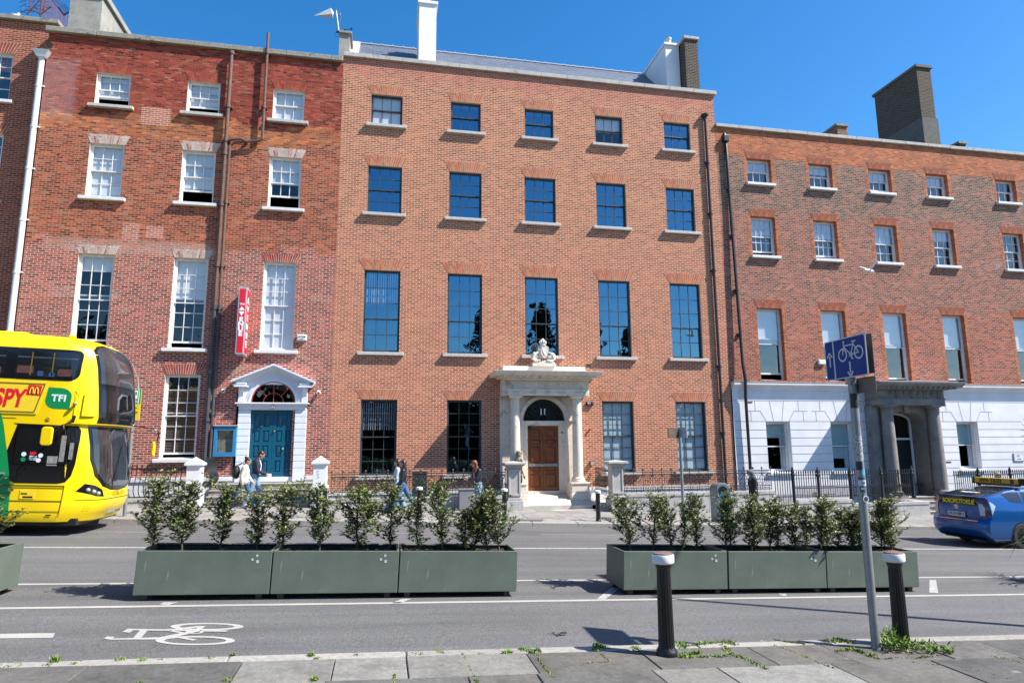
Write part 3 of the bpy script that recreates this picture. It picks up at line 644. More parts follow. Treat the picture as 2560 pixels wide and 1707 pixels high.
# drain pipes
IRONB = mat('rusty_brown_iron', (.13, .075, .055), .65, var=.3, scale=7, metal=.2, bump=.3); IRONK = mat('cast_iron_black', (.016, .018, .022), .38, var=.2, bump=.1); IRONG = mat('grey_iron', (.05, .052, .06), .55, var=.25)
def pipe(house, pts, r, m, collars=(), name='drainpipe', top=None):
    mb = MB(); mb.tube(pts, r, 10)
    for (x, z) in collars: mb.tube([(x, pts[0][1], z - .06), (x, pts[0][1], z - .055), (x, pts[0][1], z + .055), (x, pts[0][1], z + .06)], [r * .9, r * 1.4, r * 1.4, r * .9], 10); mb.box(x - r * 2.1, x + r * 2.1, pts[0][1] + r * .3, D + .002, z - .03, z + .02)
    o = mb.build(name, m, house, world=True, smooth=True)
    return o
yp = D - .14
pipe(left, [(-5.72, yp, 16.35), (-5.72, yp, 9.0), (-5.72, yp, 6.9)], .065, IRONB, [(-5.72, z) for z in (16.3, 14.2, 12.9, 12.4, 10.5, 8.3)])
pipe(left, [(-5.72, yp, 6.9), (-5.72, yp, 1.4)], .066, IRONG, [(-5.72, z) for z in (6.8, 4.6, 3.0)])
pipe(left, [(-4.5, yp, 17.25), (-4.5, yp, 13.05), (-4.62, yp, 12.98), (-5.45, yp, 12.82), (-5.58, yp, 12.7), (-5.58, yp, 8.4), (-5.57, yp, 6.9)], .05, IRONB, [(-4.5, 16.45), (-4.5, 14.3), (-5.58, 10.6), (-5.58, 8.3)])
pipe(left, [(-5.57, yp, 6.9), (-5.56, yp, 1.4)], .05, IRONG, [(-5.57, 6.8), (-5.57, 3.2)])
pipe(left, [(-5.7, yp, 12.86), (-5.5, yp - .04, 12.93), (-5.2, yp - .06, 12.98), (-5.05, yp - .03, 12.92), (-5.05, D, 12.9)], .055, IRONB)
# chimneys of the left house (concrete stack and a small one)
CONC = mat('grey_render', (.30, .29, .255), .9, var=.22, scale=2.2, fine=.2, fscale=40, bump=.4, stain=((.15, .15, .13), 2.5, .6))
Yk = D + .62; a = at('A', 440, 190, Yk); b = at('A', 650, 205, Yk); c0 = a.x; c1 = b.x
zt = at('A', 550, -3, Yk).z + .15
ch = MB(); ch.box(c0, c1, Yk, Yk + 4.2, ZL - .4, zt); c_ = ch.build('chimney', CONC, left, world=True)
ch = MB(); ch.box(c0 - .08, c1 + .10, Yk - .08, Yk + 4.3, zt, zt + .25); ch.build('chimney_cap', CONC, c_, world=True, bevel=.03)
for i in range(5): q = MB(); q.lathe(((c0 + c1) / 2, Yk + .5 + i * .75, zt + .25), [(.14, 0), (.12, .45), (.15, .5), (.15, .6), (.1, .6)], 12); q.build('chimney_pot', mat('buff_pot', (.55, .50, .40), .8), c_, world=True, smooth=True)
ch = MB(); x = c1 + .004
ch.box(c1, c1 + .05, Yk + .05, Yk + 4.2, ZL + .2, ZL + .26); ch.build('flashing', COPE2, c_, world=True)
Yk = D + .5; a = at('A', 2212, 365, Yk); b = at('B', 52, 250, Yk); zt = at('B', 20, 225, Yk).z
ch = MB(); ch.box(a.x, b.x - .08, Yk, Yk + .9, ZL - .2, zt); c_ = ch.build('chimney', CONC, left, world=True)
ch = MB(); ch.box(a.x - .03, b.x, Yk - .08, Yk + .98, zt, zt + .09); ch.build('chimney_cap', COPE2, c_, world=True, bevel=.015)
q = MB(); q.lathe(((a.x + b.x) / 2 - .02, Yk + .4, zt + .09), [(.15, 0), (.15, .1), (.12, .16), (.05, .2)], 14); q.build('chimney_pot', mat('pink_pot', (.50, .24, .18), .8), c_, world=True, smooth=True)

# ---------------------------------------------------------------- the far left house, set back a little
YF = D + .40
BR_F = brick('dark_red_brick', [(0, (.31, .075, .05), (.22, .045, .035), (.45, .30, .20)), (9, (.33, .085, .05), (.23, .05, .035), (.42, .26, .17))], None, msize=.011, var=.28, bump=.5, dirt=((.08, .03, .02), 1.6, .66, .5))
ARCH_F = island('arch_brick_dark', [(.32, .085, .05), (.26, .055, .04), (.36, .10, .055)])
far = empty('town_house', (-16.5, YF, gz(-16.5) + PV), label='dark red brick town house cut by the left edge of the photo', cat='house')
mb = MB(); XF0 = -28.0; XF1 = -11.75; ZF = 17.0; wF = [-14.03, -17.2, -20.4, -23.6, -26.2]
p1 = at('A', 92, 355, YF); p2 = at('A', 68, 660, YF)
opsF = []
for x in wF:
    for zb, zt in ((p2.z, p1.z), (10.4, 12.75), (5.4, 8.5), (1.7, 4.5)): opsF.append((x - .62, x + .62, zb, zt))
dx = p1.x - .62 - wF[0]; opsF = [(a + dx, b + dx, c, d) for a, b, c, d in opsF]
wall_grid(mb, XF0, XF1, -2, ZF, opsF, YF, 0, .14, 1); mb.quad((XF0, YF + 9, -2), (XF0, YF, -2), (XF0, YF, ZF), (XF0, YF + 9, ZF), 0); mb.quad((XF0, YF + .3, ZF), (XF0, YF + .3, 15.2), (XF1, YF + .3, 15.2), (XF1, YF + .3, ZF), 0)
mb.quad((XF1, YF, 16), (XF1, YF + 9, 16), (XF1, YF + 9, ZF), (XF1, YF, ZF), 0)
mb.build('wall', [BR_F, mat('cream_reveal', (.58, .54, .45), .8)], far, world=True)
mb = MB(); mb.box(XF0, XF1 + .1, YF - .12, YF + .4, ZF, ZF + .16); mb.build('coping', COPE2, far, world=True, bevel=.015)
shell(far, XF0, XF1, ZF, [.7, 4.9, 9.6, 13.3], .42)
for a, b, c, d in opsF:
    rr = {True: (2, 2), False: (3, 3)}[d - c < 2.2]
    o = window(far, (a + b) / 2, b - a, c, d, 3, rr[0], rr[1], 'whiteblue', blind=.0, sill='white'); o.location.y += 0
    arch(far, (a + b) / 2, b - a, d, .42, .2, ARCH_F, 15, y=YF, mo=MORT)
for o in far.children:
    if o.name.startswith('window'): o.location.y = 0
mb = MB(); xw = -11.98; yw = D - .02
pt = at('A', 282, 345, yw)
mb.tube([(pt.x - .02, yw, pt.z - .1), (pt.x - .02, yw, 9), (pt.x - .02, yw, .2)], .09, 12)
for z in (14.4, 12.9, 11.4, 9.6, 7.8, 5.8): mb.tube([(pt.x - .02, yw, z - .05), (pt.x - .02, yw, z + .05)], .105, 12); mb.box(pt.x + .05, pt.x + .16, yw - .03, yw + .03, z - .02, z + .02)
wp = mb.build('drainpipe', mat('white_pipe', (.66, .70, .74), .45, var=.08, stain=((.4, .36, .3), 3, .63)), far, world=True, smooth=True)
mb = MB(); h = .17; x = pt.x
mb.add([(x - h * .75, yw - .14, pt.z - .22), (x + h * .75, yw - .14, pt.z - .22), (x + h * .75, yw + .12, pt.z - .22), (x - h * .75, yw + .12, pt.z - .22), (x - h * 1.5, yw - .2, pt.z), (x + h * 1.5, yw - .2, pt.z), (x + h * 1.5, yw + .2, pt.z), (x - h * 1.5, yw + .2, pt.z),
        (x - h * 1.6, yw - .22, pt.z + .02), (x + h * 1.6, yw - .22, pt.z + .02), (x + h * 1.6, yw + .2, pt.z + .02), (x - h * 1.6, yw + .2, pt.z + .02)],
       [(0, 3, 2, 1), (0, 1, 5, 4), (1, 2, 6, 5), (2, 3, 7, 6), (3, 0, 4, 7), (4, 5, 9, 8), (5, 6, 10, 9), (6, 7, 11, 10), (7, 4, 8, 11), (8, 9, 10, 11)])
mb.build('hopper', mat('white_pipe', (.66, .70, .74)), wp, world=True)

# ---------------------------------------------------------------- the right house
Q1 = (.46, .155, .065); Q2 = (.33, .08, .04)
BR_R = brick('mixed_old_brick', [(0, (.43, .105, .055), (.28, .060, .038), (.36, .28, .22)), (7.6, (.38, .105, .06), (.19, .065, .045), (.36, .29, .23)), (11.6, (.30, .115, .075), (.10, .058, .042), (.33, .28, .225))],
             None, msize=.012, row=.079, var=.36, wild=.012, bump=.7, zoff=-.666, spread=.36, odd=(.42, .13, .06))
BR_O = brick('orange_brick', [(0, (.47, .155, .06), (.36, .085, .042), (.40, .24, .15))], None, msize=.009, row=.075, var=.35, wild=.01, bump=.6)
ARCH_R = island('arch_brick_mixed', [(.46, .14, .06), (.36, .09, .045), (.30, .08, .05), (.42, .18, .10), (.24, .11, .08)])
XR0, XR1, ZR = 13.45, 33.0, 15.27
right = empty('town_house', (21.2, D, gz(21.2) + PV), label='brown and orange brick town house with white rusticated ground floor and dark stone porch', cat='house')
cR = [15.37, 18.29, 21.23, 24.17, 27.87, 30.9]
ops = []
ZB = 4.50
for x in cR:
    ops += [(x - .56, x + .56, 12.92, 14.0), (x - .56, x + .56, 9.76, 11.45), (x - .57, x + .57, 4.60, 7.55)]
DR = (20.05, 22.4, -2, 4.0)
mb = MB(); wall_grid(mb, XR0, XR1, ZB, ZR, ops, D, 0, .22, 1)
zq = 14.0
mb.quad((XR1, D, -2), (XR1, D + 9, -2), (XR1, D + 9, ZR), (XR1, D, ZR), 0); mb.quad((XR0, D + .3, ZR), (XR0, D + .3, 14.5), (XR1, D + .3, 14.5), (XR1, D + .3, ZR), 0)
mb.build('wall', [BR_R, BR_O], right, world=True)
mb = MB()
segs = [XR0 + .3 + .004, *sum([[x - .74, x + .74] for x in cR], []), XR1]
yq = D - .004; r_ = random.Random(3)
# orange band under the coping, and brick jambs that run down beside every window
mb.quad((XR0, yq, 14.05), (XR1, yq, 14.05), (XR1, yq, ZR), (XR0, yq, ZR))
for x in cR:
    for (zb, zt, w) in ((12.85, 14.05, .56), (9.7, 11.5, .56), (4.6, 7.6, .57)):
        for s in (-1, 1):
            z = zb
            while z < zt - .01:
                z2 = min(z + .158, zt); e = w + (.17 if int((z - zb) / .158) % 2 else .12)
                xa, xb = sorted((x + s * w, x + s * e)); mb.quad((xa, yq, z), (xb, yq, z), (xb, yq, z2), (xa, yq, z2)); z = z2
mb.build('orange_brickwork', BR_O, right, world=True)
mb = MB(); x = XR0
while x < XR1 - .05:
    w = min(.95 + r_.random() * .4, XR1 - x); mb.box(x, x + w - .008, D - .10, D + .36, ZR + r_.uniform(-.006, .006), ZR + .14); x += w
mb.build('coping', COPE, right, world=True, bevel=.012)
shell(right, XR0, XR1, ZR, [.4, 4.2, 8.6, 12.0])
for i, x in enumerate(cR):
    window(right, x, 1.12, 12.92, 14.0, 3, 1, 1, 'whiteblue', openby=(.0, 0, .10, 0, 0, 0)[i], blind=(.5, .35, .45, .5, 0, 0)[i], sill='white', rev=.20, sillw=.10)
    arch(right, x, 1.12, 14.0, .32, .10, ARCH_R, 15, mo=MORTR, y=D - .004)
    window(right, x, 1.12, 9.76, 11.45, 4 if i < 2 else 3, 2, 2, 'whiteblue', openby=(.16, .12, 0, 0, 0, 0)[i], blind=(.45, .42, .46, .3, 0, 0)[i], sill='white', rev=.20, sillw=.10)
    arch(right, x, 1.12, 11.45, .34, .12, ARCH_R, 15, mo=MORTR)
    window(right, x, 1.14, 4.60, 7.55, 1, 1, 1, 'whiteblue', openby=(.22, .1, .1, .1, .1, .1)[i], blind=(.43, .46, .48, .47, .5, .4)[i], sill=None, rev=.20)
    arch(right, x, 1.14, 7.55, .34, .12, ARCH_R, 15, mo=MORTR)
# rusticated ground floor
STU = mat('white_stucco', (.72, .725, .74), .75, var=.09, scale=1.2, bump=.12, fine=.03)
JNT = mat('stucco_joint', (.22, .24, .30), .9, var=.1)
gops = [(x - .53, x + .53, 1.0, 2.95) for x in (15.37, 18.24, 24.2)] + [DR, (27.35, 29.0, -2, 3.2)]
mb = MB(); wall_grid(mb, XR0 + .012, XR1, -2, 4.18, gops, D - .05, 0, .33, 0)
mb.build('stucco_wall', STU, right, world=True)
jm = MB(); yj = D - .054
def jseg(xa, za, xb, zb, w=.018):
    d = Vector((xb - xa, 0, zb - za)); n = Vector((-d.z, 0, d.x)).normalized() * w / 2
    jm.poly([(xa - n.x, yj, za - n.z), (xa + n.x, yj, za + n.z), (xb + n.x, yj, zb + n.z), (xb - n.x, yj, zb - n.z)])
bl = [(XR0 + .05, 14.84), (15.90, 17.71), (18.77, 20.0), (22.45, 23.67), (24.73, 27.3)]
z = 2.95; lv = []
for k in range(14): lv.append(2.95 - k * .315)
for zz in (3.78,): jseg(XR0 + .05, zz, 20.0, zz); jseg(22.45, zz, XR1, zz)
for zz in (3.37,):
    jseg(XR0 + .05, 3.78 - .0, XR0 + .05, 3.78); 
for a, b in bl:
    for zz in lv[1:]: jseg(a, zz, b, zz)
for a, b in ((XR0 + .05, 20.0), (22.45, 27.0)): jseg(a, 2.965, b, 2.965)
for x in (15.37, 18.24, 24.2):   # flat arch joints over each opening
    for s in (-1, 1):
        jseg(x + s * .18, 2.97, x + s * .32, 3.78); jseg(x + s * .50, 2.97, x + s * .74, 3.37); jseg(x + s * .74, 3.37, x + s * (1.35 if x != 18.24 or s < 0 else 1.3), 3.37)
        jseg(x + s * 1.15, 2.97, x + s * 1.15, 3.37); jseg(x + s * .95, 3.37, x + s * .95, 3.78)
for i in range(9):
    t = pi * (.5 + .062 * (i + 1)) ; jseg(28.17 + .86 * cos(t), 2.35 + .86 * sin(t), 28.17 + 1.3 * cos(t), 2.35 + 1.3 * sin(t))
jm.build('stucco_joints', JNT, right, world=True)
mb = MB(); mb.prism([(D + .02, ZB + .02), (D - .26, ZB - .03), (D - .26, ZB - .10), (D - .20, ZB - .16), (D - .12, ZB - .20), (D - .08, ZB - .32), (D + .02, ZB - .32)], 'x', XR0 + .02, XR1)
mb.build('string_course', STU, right, world=True)
mb = MB(); mb.prism([(D + .0, ZB + .05), (D - .27, ZB + .0), (D - .27, ZB - .025), (D + .0, ZB + .022)], 'x', XR0 + .02, XR1); mb.build('course_capping', mat('lead_grime', (.20, .19, .165), .9, var=.35, scale=5), right, world=True)
for x, b_, op in ((15.37, .32, 0), (18.24, .75, 0), (24.2, .5, 0)):
    o = window(right, x, 1.06, 1.0, 2.95, 1, 1, 1, 'whiteblue', blind=b_, bmat=BLIND2, sill='white', rev=.20, sillw=.08, split=.5)
    s = MB()
    for k in range(3): s.box(.25 + .09 * k, .25 + .09 * k + .075, .30, .33, .02, 1.9)
    s.build('shutter', FWHITE, o)
mb = MB(); mb.lathe((28.17, D + .25, 2.35), [(.0, 0), (.82, 0)], 40, ax='y', cap=False); mb.box(27.36, 28.98, D + .26, D + .3, -1, 2.35); mb.build('door', mat('dark_blue_gloss', (.02, .035, .05), .2), right, world=True)
# iron down pipes on both sides of the joint
yp = D - .08
pipe(mid, [(12.97, yp, 15.62), (12.97, yp, 8), (12.97, yp, .3)], .055, IRONK, [(12.97, z) for z in (13.6, 11.4, 9.0, 5.1, 2.5)])
q = MB(); q.lathe((12.97, yp, 15.55), [(.05, 0), (.08, .08), (.15, .15), (.15, .2)], 12); q.build('hopper', IRONK, mid, world=True, smooth=True)
pipe(right, [(13.85, D, 15.0), (13.85, yp, 14.85), (13.87, yp, 12), (13.93, yp - .1, 5.2), (13.93, yp - .22, 4.55), (13.95, yp - .12, 3.9), (13.97, yp - .1, .3)], .06, IRONK, [(13.86, z) for z in (14.2, 12.5, 10.5)] + [(13.9, 8.2), (13.92, 6.4)])
q = MB(); q.box(13.74, 13.97, yp - .1, yp + .1, 14.6, 14.88); q.build('hopper', IRONK, right, world=True, bevel=.02)
# chimneys
Yk = D + 2.4; a = at('C', 1600, 940, Yk); b = at('C', 1692, 940, Yk); zt = at('C', 1600, 447, Yk).z; zm = at('C', 1600, 770, Yk).z
ch = MB(); ch.box(a.x, b.x, Yk, Yk + 2.9, zm, zt); c_ = ch.build('chimney', BR_DK, right, world=True)
ch = MB(); ch.box(a.x - .07, b.x + .08, Yk - .07, Yk + 3.0, zt, zt + .14); ch.build('chimney_cap', mat('soot_cap', (.13, .125, .11), .9), c_, world=True)
ch = MB(); ch.box(a.x - .04, b.x + .06, Yk - .05, Yk + 2.95, 13.5, zm); ch.build('chimney_base', mat('rough_render', (.13, .125, .115), .95, var=.2, fine=.4, fscale=60, bump=.6), c_, world=True)
for (x0, y0, x1, yt, dd, m_) in ((1030, 830, 1096, 812, 1.6, BR_R), (1828, 935, 1870, 928, 1.8, BR_DK)):
    Yk = D + dd; a = at('C', x0, y0 + 50, Yk); b = at('C', x1, y0 + 50, Yk); zt = at('C', x0, yt + 12, Yk).z
    ch = MB(); ch.box(a.x, b.x, Yk, Yk + 2.2, 14, zt); c_ = ch.build('chimney', m_, right, world=True)
    ch = MB(); ch.box(a.x - .06, b.x + .05, Yk - .06, Yk + 2.26, zt, zt + .12); ch.build('chimney_cap', COPE2, c_, world=True)
# plain flat roofs that close the houses
for h_, xa, xb, z_ in ((left, XL0, XL1, ZL - .6), (far, XF0, XF1, ZF - .6), (right, XR0, XR1, ZR - .6)):
    mb = MB(); mb.quad((xa, D + .5, z_), (xb, D + .5, z_), (xb, D + 9, z_), (xa, D + 9, z_)); mb.quad((xb, D + 9, -2), (xa, D + 9, -2), (xa, D + 9, z_), (xb, D + 9, z_)); mb.build('roof', mat('roof_felt', (.10, .10, .10), .9), h_, world=True)
mb = MB(); mb.quad((XM1, D + 9, -2), (XM0, D + 9, -2), (XM0, D + 9, ZM), (XM1, D + 9, ZM)); mb.build('back_wall', BR_M, mid, world=True)
# ================================================================ porches, doors, railings, things on the walls
PORT = mat('portland_stone', (.68, .60, .49), .8, var=.12, scale=2.5, fine=.12, fscale=60, bump=.25, stain=((.33, .30, .26), 2.6, .56))
DKST = mat('sooty_stone', (.215, .205, .19), .9, var=.25, scale=1.6, fine=.3, fscale=60, bump=.4, stain=((.09, .085, .075), 3, .60))
def arch_wall(mb, x0, x1, z0, z1, cx, r, zs, y, dep, m=0, n=24, rv=None):
    rv = r if rv is None else rv
    """flat wall with a round-headed opening from the ground, springing at zs"""
    pts = [(cx + r * cos(pi - pi * i / n), zs + rv * sin(pi - pi * i / n)) for i in range(n + 1)]
    mb.quad((x0, y, z0), (cx - r, y, z0), (cx - r, y, zs), (x0, y, zs), m); mb.quad((cx + r, y, z0), (x1, y, z0), (x1, y, zs), (cx + r, y, zs), m)
    for i in range(n):
        a, b = pts[i], pts[i + 1]
        mb.quad((a[0], y, a[1]), (b[0], y, b[1]), (b[0], y, z1), (a[0], y, z1), m); mb.quad((a[0], y, a[1]), (a[0], y + dep, a[1]), (b[0], y + dep, b[1]), (b[0], y, b[1]), m)
    mb.quad((x0, y, zs), (cx - r, y, zs), (cx - r, y, z1), (x0, y, z1), m); mb.quad((cx + r, y, zs), (x1, y, zs), (x1, y, z1), (cx + r, y, z1), m)
    mb.quad((cx - r, y, z0), (cx - r, y + dep, z0), (cx - r, y + dep, zs), (cx - r, y, zs), m); mb.quad((cx + r, y + dep, z0), (cx + r, y, z0), (cx + r, y, zs), (cx + r, y + dep, zs), m)
def half_disc(mb, cx, zs, r, y, n=32): mb.poly([(cx + r * cos(pi * i / n), y, zs + r * sin(pi * i / n)) for i in range(n + 1)][::-1])
def archivolt(mb, cx, zs, r0, r1, y0, y1, n=28, m=0, sq=1.0):
    for i in range(n):
        t0, t1 = pi * i / n, pi * (i + 1) / n
        P = lambda r, t, y: (cx + r * cos(t), y, zs + (r - r0 + r0 * sq) * sin(t))
        mb.quad(P(r0, t0, y0), P(r1, t0, y0), P(r1, t1, y0), P(r0, t1, y0), m); mb.quad(P(r1, t0, y0), P(r1, t0, y1), P(r1, t1, y1), P(r1, t1, y0), m); mb.quad(P(r0, t0, y1), P(r0, t0, y0), P(r0, t1, y0), P(r0, t1, y1), m)
def column(mb, x, y, z0, z1, r, m=0, base=True):
    h = z1 - z0; pr = []
    if base: pr += [(r * 1.35, 0), (r * 1.38, .05), (r * 1.3, .09), (r * 1.15, .10), (r * 1.22, .13), (r * 1.15, .16), (r * 1.0, .18)]
    else: pr += [(r, 0)]
    for t in (.2, .4, .6, .8, 1): pr.append((r * (1 - .15 * t ** 1.6), .18 + (h - .38) * t))
    pr += [(r * .95, h - .19), (r * .95, h - .17), (r * .87, h - .165), (r * .87, h - .10), (r * 1.05, h - .09), (r * 1.2, h - .05)]
    mb.lathe((x, y, z0), pr, 24, m); a = r * 1.28; mb.box(x - a, x + a, y - a, y + a, z1 - .05, z1, m)
# ---- stone portico of number 11
PX = 5.81
mb = MB()
mb.box(4.36, 7.26, 22.78, D, 3.85, 4.0); mb.box(4.33, 7.29, 22.75, D, 4.0, 4.09); mb.box(4.38, 7.24, 22.80, D, 4.09, 4.40); mb.box(4.2, 7.42, 22.9, D, 3.85, 4.40)
mid_p = mb.build('portico', PORT, mid, world=True, bevel=.012)
for s in (-1, 1):
    mb = MB(); mb.box(4.18 if s < 0 else 6.90, 4.72 if s < 0 else 7.27, 23.37, D, .2, 3.85)
    mb.box(PX + s * 1.15 - .33, PX + s * 1.15 + .33, 22.70, 23.3, .1, .72); mb.box(PX + s * 1.15 - .36, PX + s * 1.15 + .36, 22.67, 23.3, .72, .78); mb.box(PX + s * 1.15 - .36, PX + s * 1.15 + .36, 22.67, 23.3, .05, .40); mb.build('pilaster', PORT, mid_p, world=True, bevel=.012)
for s in (-1, 1): mb = MB(); column(mb, PX + s * 1.15, 23.0, .78, 3.85, .185); mb.build('column', PORT, mid_p, world=True, smooth=True)
mb = MB()
mb.box(4.20, 7.40, 22.62, D, 4.40, 4.47); mb.box(4.05, 7.55, 22.5, D, 4.47, 4.53)
mb.prism([(D, 4.53), (D, 4.70), (22.28, 4.70), (22.30, 4.64), (22.38, 4.58), (22.42, 4.53)], 'x', 3.82, 7.76)
for i in range(13): x = 4.15 + i * .27; mb.box(x, x + .12, 22.40, 22.55, 4.475, 4.53)
for cx in (4.66, 5.24, 5.81, 6.38, 6.96):
    for k in range(3): mb.box(cx - .09 + k * .066, cx - .045 + k * .066, 22.77, 22.81, 4.11, 4.38) if cx == 5.81 else None
    for k in range(5): mb.box(cx - .095 + k * .042, cx - .07 + k * .042, 22.72, 22.77, 3.955, 3.995)
mb.build('cornice', PORT, mid_p, world=True, bevel=.008)
mb = MB()
for cx in (4.70, 5.22, 6.40, 6.92):
    for k in range(8): w = 2 * pi * k / 8; mb.ball((cx + .07 * cos(w), 22.80, 4.25 + .07 * sin(w)), .032, .02, .032, 6, 4)
    mb.ball((cx, 22.79, 4.25), .045, .03, .045, 8, 5)
for k in range(26): x = 4.46 + k * .104; mb.box(x, x + .02, 22.785, 22.80, 4.12, 4.37)
mb.build('frieze_carving', PORT, mid_p, world=True)
mb = MB(); mb.box(4.22, 7.30, 22.95, D, 4.70, 4.93); mb.build('blocking_course', mat('clean_stone', (.68, .66, .61), .8, var=.08, bump=.2), mid_p, world=True, bevel=.01)
mb = MB(); arch_wall(mb, 4.70, 6.92, .3, 3.86, PX, .80, 2.97, 23.30, .5); archivolt(mb, PX, 2.97, .80, .94, 23.24, 23.31); mb.box(PX - 1.04, PX - .80, 23.2, 23.32, 2.86, 2.97); mb.box(PX + .80, PX + 1.04, 23.2, 23.32, 2.86, 2.97)
mb.box(PX - .80, PX - .60, 23.42, 23.8, .3, 2.80); mb.box(PX + .57, PX + .80, 23.42, 23.8, .3, 2.80); mb.box(PX - .80, PX + .80, 23.36, 23.8, 2.80, 2.975); mb.box(PX - .62, PX + .6, 23.40, 23.8, .28, .46)
mb.build('door_surround', PORT, mid_p, world=True)
mb = MB(); half_disc(mb, PX, 2.975, .8, 23.45); fl = mb.build('fanlight', mat('fanlight_glass', (.012, .014, .016), .12), mid, world=True)
mb = MB(); rr = random.Random(4)
for k in range(1, 12): t = pi * k / 12; mb.tube([(PX + .18 * cos(t), 23.43, 2.99 + .18 * sin(t)), (PX + .76 * cos(t), 23.43, 2.99 + .76 * sin(t))], .008, 5)
for r_ in (.2, .46, .72): mb.tube([(PX + r_ * cos(pi * k / 24), 23.43, 2.99 + r_ * sin(pi * k / 24)) for k in range(25)], .010, 5)
for k in range(12):
    t = pi * (k + .5) / 12
    for q in (.34, .6): c = (PX + q * cos(t), 2.99 + q * sin(t)); mb.tube([(c[0] + .055 * cos(u), 23.43, c[1] + .055 * sin(u)) for u in [2 * pi * i / 10 for i in range(11)]], .007, 4)
mb.build('tracery', mat('green_black_iron', (.025, .035, .032), .4), fl, world=True)
text('number', '11', .30, mat('number_white', (.8, .8, .8), .5, var=0), fl, Vector((PX - .02, 23.41, 3.30)) - wloc(fl), bold=.006, sx=.9)
WOOD = mat('varnished_wood', (.17, .052, .014), .35, var=.28, scale=4, bump=.05, coat=.4)
def panel_door(name, parent, x0, x1, z0, z1, y, m, rows, cols=2, leaf=2, depth=.05, world=True):
    mb = MB(); mb.box(x0, x1, y + .03, y + .08, z0, z1); lw = (x1 - x0) / leaf; st = .075 * lw / .58 + .02
    for l in range(leaf):
        a = x0 + l * lw + .003; b = x0 + (l + 1) * lw - .003; cw = (b - a - st * (cols + 1)) / cols
        mb.box(a, a + st, y, y + .03, z0, z1)
        for c in range(cols): mb.box(a + (st + cw) * (c + 1), a + (st + cw) * (c + 1) + st, y, y + .03, z0, z1)
        H = z1 - z0 - st * 1.4; tot = sum(rows); z = z0 + st * 1.4
        for c in range(cols):
            xa = a + st + (st + cw) * c; mb.box(xa, xa + cw, y + .001, y + .03, z0, z0 + st * 1.4)
        for r_ in rows:
            h = H * r_ / tot
            for c in range(cols):
                xa = a + st + (st + cw) * c; mb.box(xa, xa + cw, y + .001, y + .03, z + h - st, z + h)
                i = .028
                q = MB(); pa, pb, pc, pd = xa + i, xa + cw - i, z + i, z + h - st - i
                mb.add([(pa, y + .029, pc), (pb, y + .029, pc), (pb, y + .029, pd), (pa, y + .029, pd), (pa + .03, y + .008, pc + .03), (pb - .03, y + .008, pc + .03), (pb - .03, y + .008, pd - .03), (pa + .03, y + .008, pd - .03)],
                       [(4, 5, 6, 7), (0, 1, 5, 4), (1, 2, 6, 5), (2, 3, 7, 6), (3, 0, 4, 7)])
            z += h
    return mb.build(name, m, parent, world=world)
dr = panel_door('door', mid, PX - .60, PX + .57, .46, 2.80, 23.50, WOOD, [1.15, .62, 1.35, .5, .8], cols=1, leaf=2)
mb = MB(); mb.box(PX - .56, PX + .52, 23.47, 23.50, 1.33, 1.43); mb.build('letter_plate', mat('steel_plate', (.36, .40, .40), .35, metal=.8), dr, world=True)
mb = MB(); mb.ball((PX - .05, 23.45, 1.38), .035, n=10, k=6); mb.box(PX - .08, PX - .06, 23.47, 23.5, 2.1, 2.25); mb.build('handle', mat('brass', (.55, .42, .2), .3, metal=1), dr, world=True)
mb = MB(); mb.lathe((PX + .70, 23.40, 2.55), [(.03, 0), (.03, .02)], 12, ax='y'); mb.build('door_bell', BLACK, dr, world=True)
mb = MB(); mb.box(PX - .58, PX - .48, 23.43, 23.5, 2.68, 2.80); mb.build('door_closer', BLACK, dr, world=True)
# crest on top: shield with swags and a crown
mb = MB(); cx, cy, cz = 5.72, 23.02, 4.93
mb.box(cx - .42, cx + .46, cy - .16, cy + .2, cz, cz + .10); mb.box(cx - .38, cx + .42, cy - .14, cy + .18, cz + .10, cz + .16)
mb.prism([(cx - .17, cz + .32), (cx + .19, cz + .30), (cx + .20, cz + .72), (cx + .12, cz + .76), (cx - .12, cz + .76), (cx - .18, cz + .72)], 'y', cy - .08, cy + .06)
rr = random.Random(5)
for s in (-1, 1):
    for k in range(9):
        t = k / 8; x = cx + s * (.06 + .34 * sin(t * 2.2)); z = cz + .16 + .30 * t ** 1.3; mb.ball((x, cy - .06 + rr.uniform(-.03, .03), z), .07 + .02 * rr.random(), .06, .06, 8, 6)
    mb.tube([(cx + s * .20, cy - .1, cz + .52), (cx + s * .34, cy - .12, cz + .42), (cx + s * .40, cy - .1, cz + .26), (cx + s * .30, cy - .12, cz + .18), (cx + s * .12, cy - .14, cz + .22)], [.03, .05, .055, .05, .035], 8)
mb.tube([(cx - .05, cy - .12, cz + .68), (cx - .03, cy - .15, cz + .55), (cx + .02, cy - .16, cz + .42), (cx + .10, cy - .14, cz + .36)], [.02, .045, .06, .03], 8); mb.ball((cx - .06, cy - .14, cz + .70), .03, n=8, k=5)
mb.lathe((cx, cy - .02, cz + .76), [(.09, 0), (.12, .03), (.10, .05), (.11, .08)], 14)
for k in range(8): w = 2 * pi * k / 8; mb.tube([(cx + .10 * cos(w), cy - .02 + .10 * sin(w), cz + .83), (cx + .12 * cos(w), cy - .02 + .12 * sin(w), cz + .90), (cx + .07 * cos(w), cy - .02 + .07 * sin(w), cz + .98)], [.025, .035, .008], 6)
mb.ball((cx, cy - .02, cz + .95), .07, .07, .09, 8, 6)
top('stone_crest', mb, mat('carved_limestone', (.60, .57, .51), .85, var=.15, scale=6, bump=.35), (cx, cy, cz), smooth=True, label='carved stone crest with shield, swags and crown above the wooden door portico', cat='sculpture')
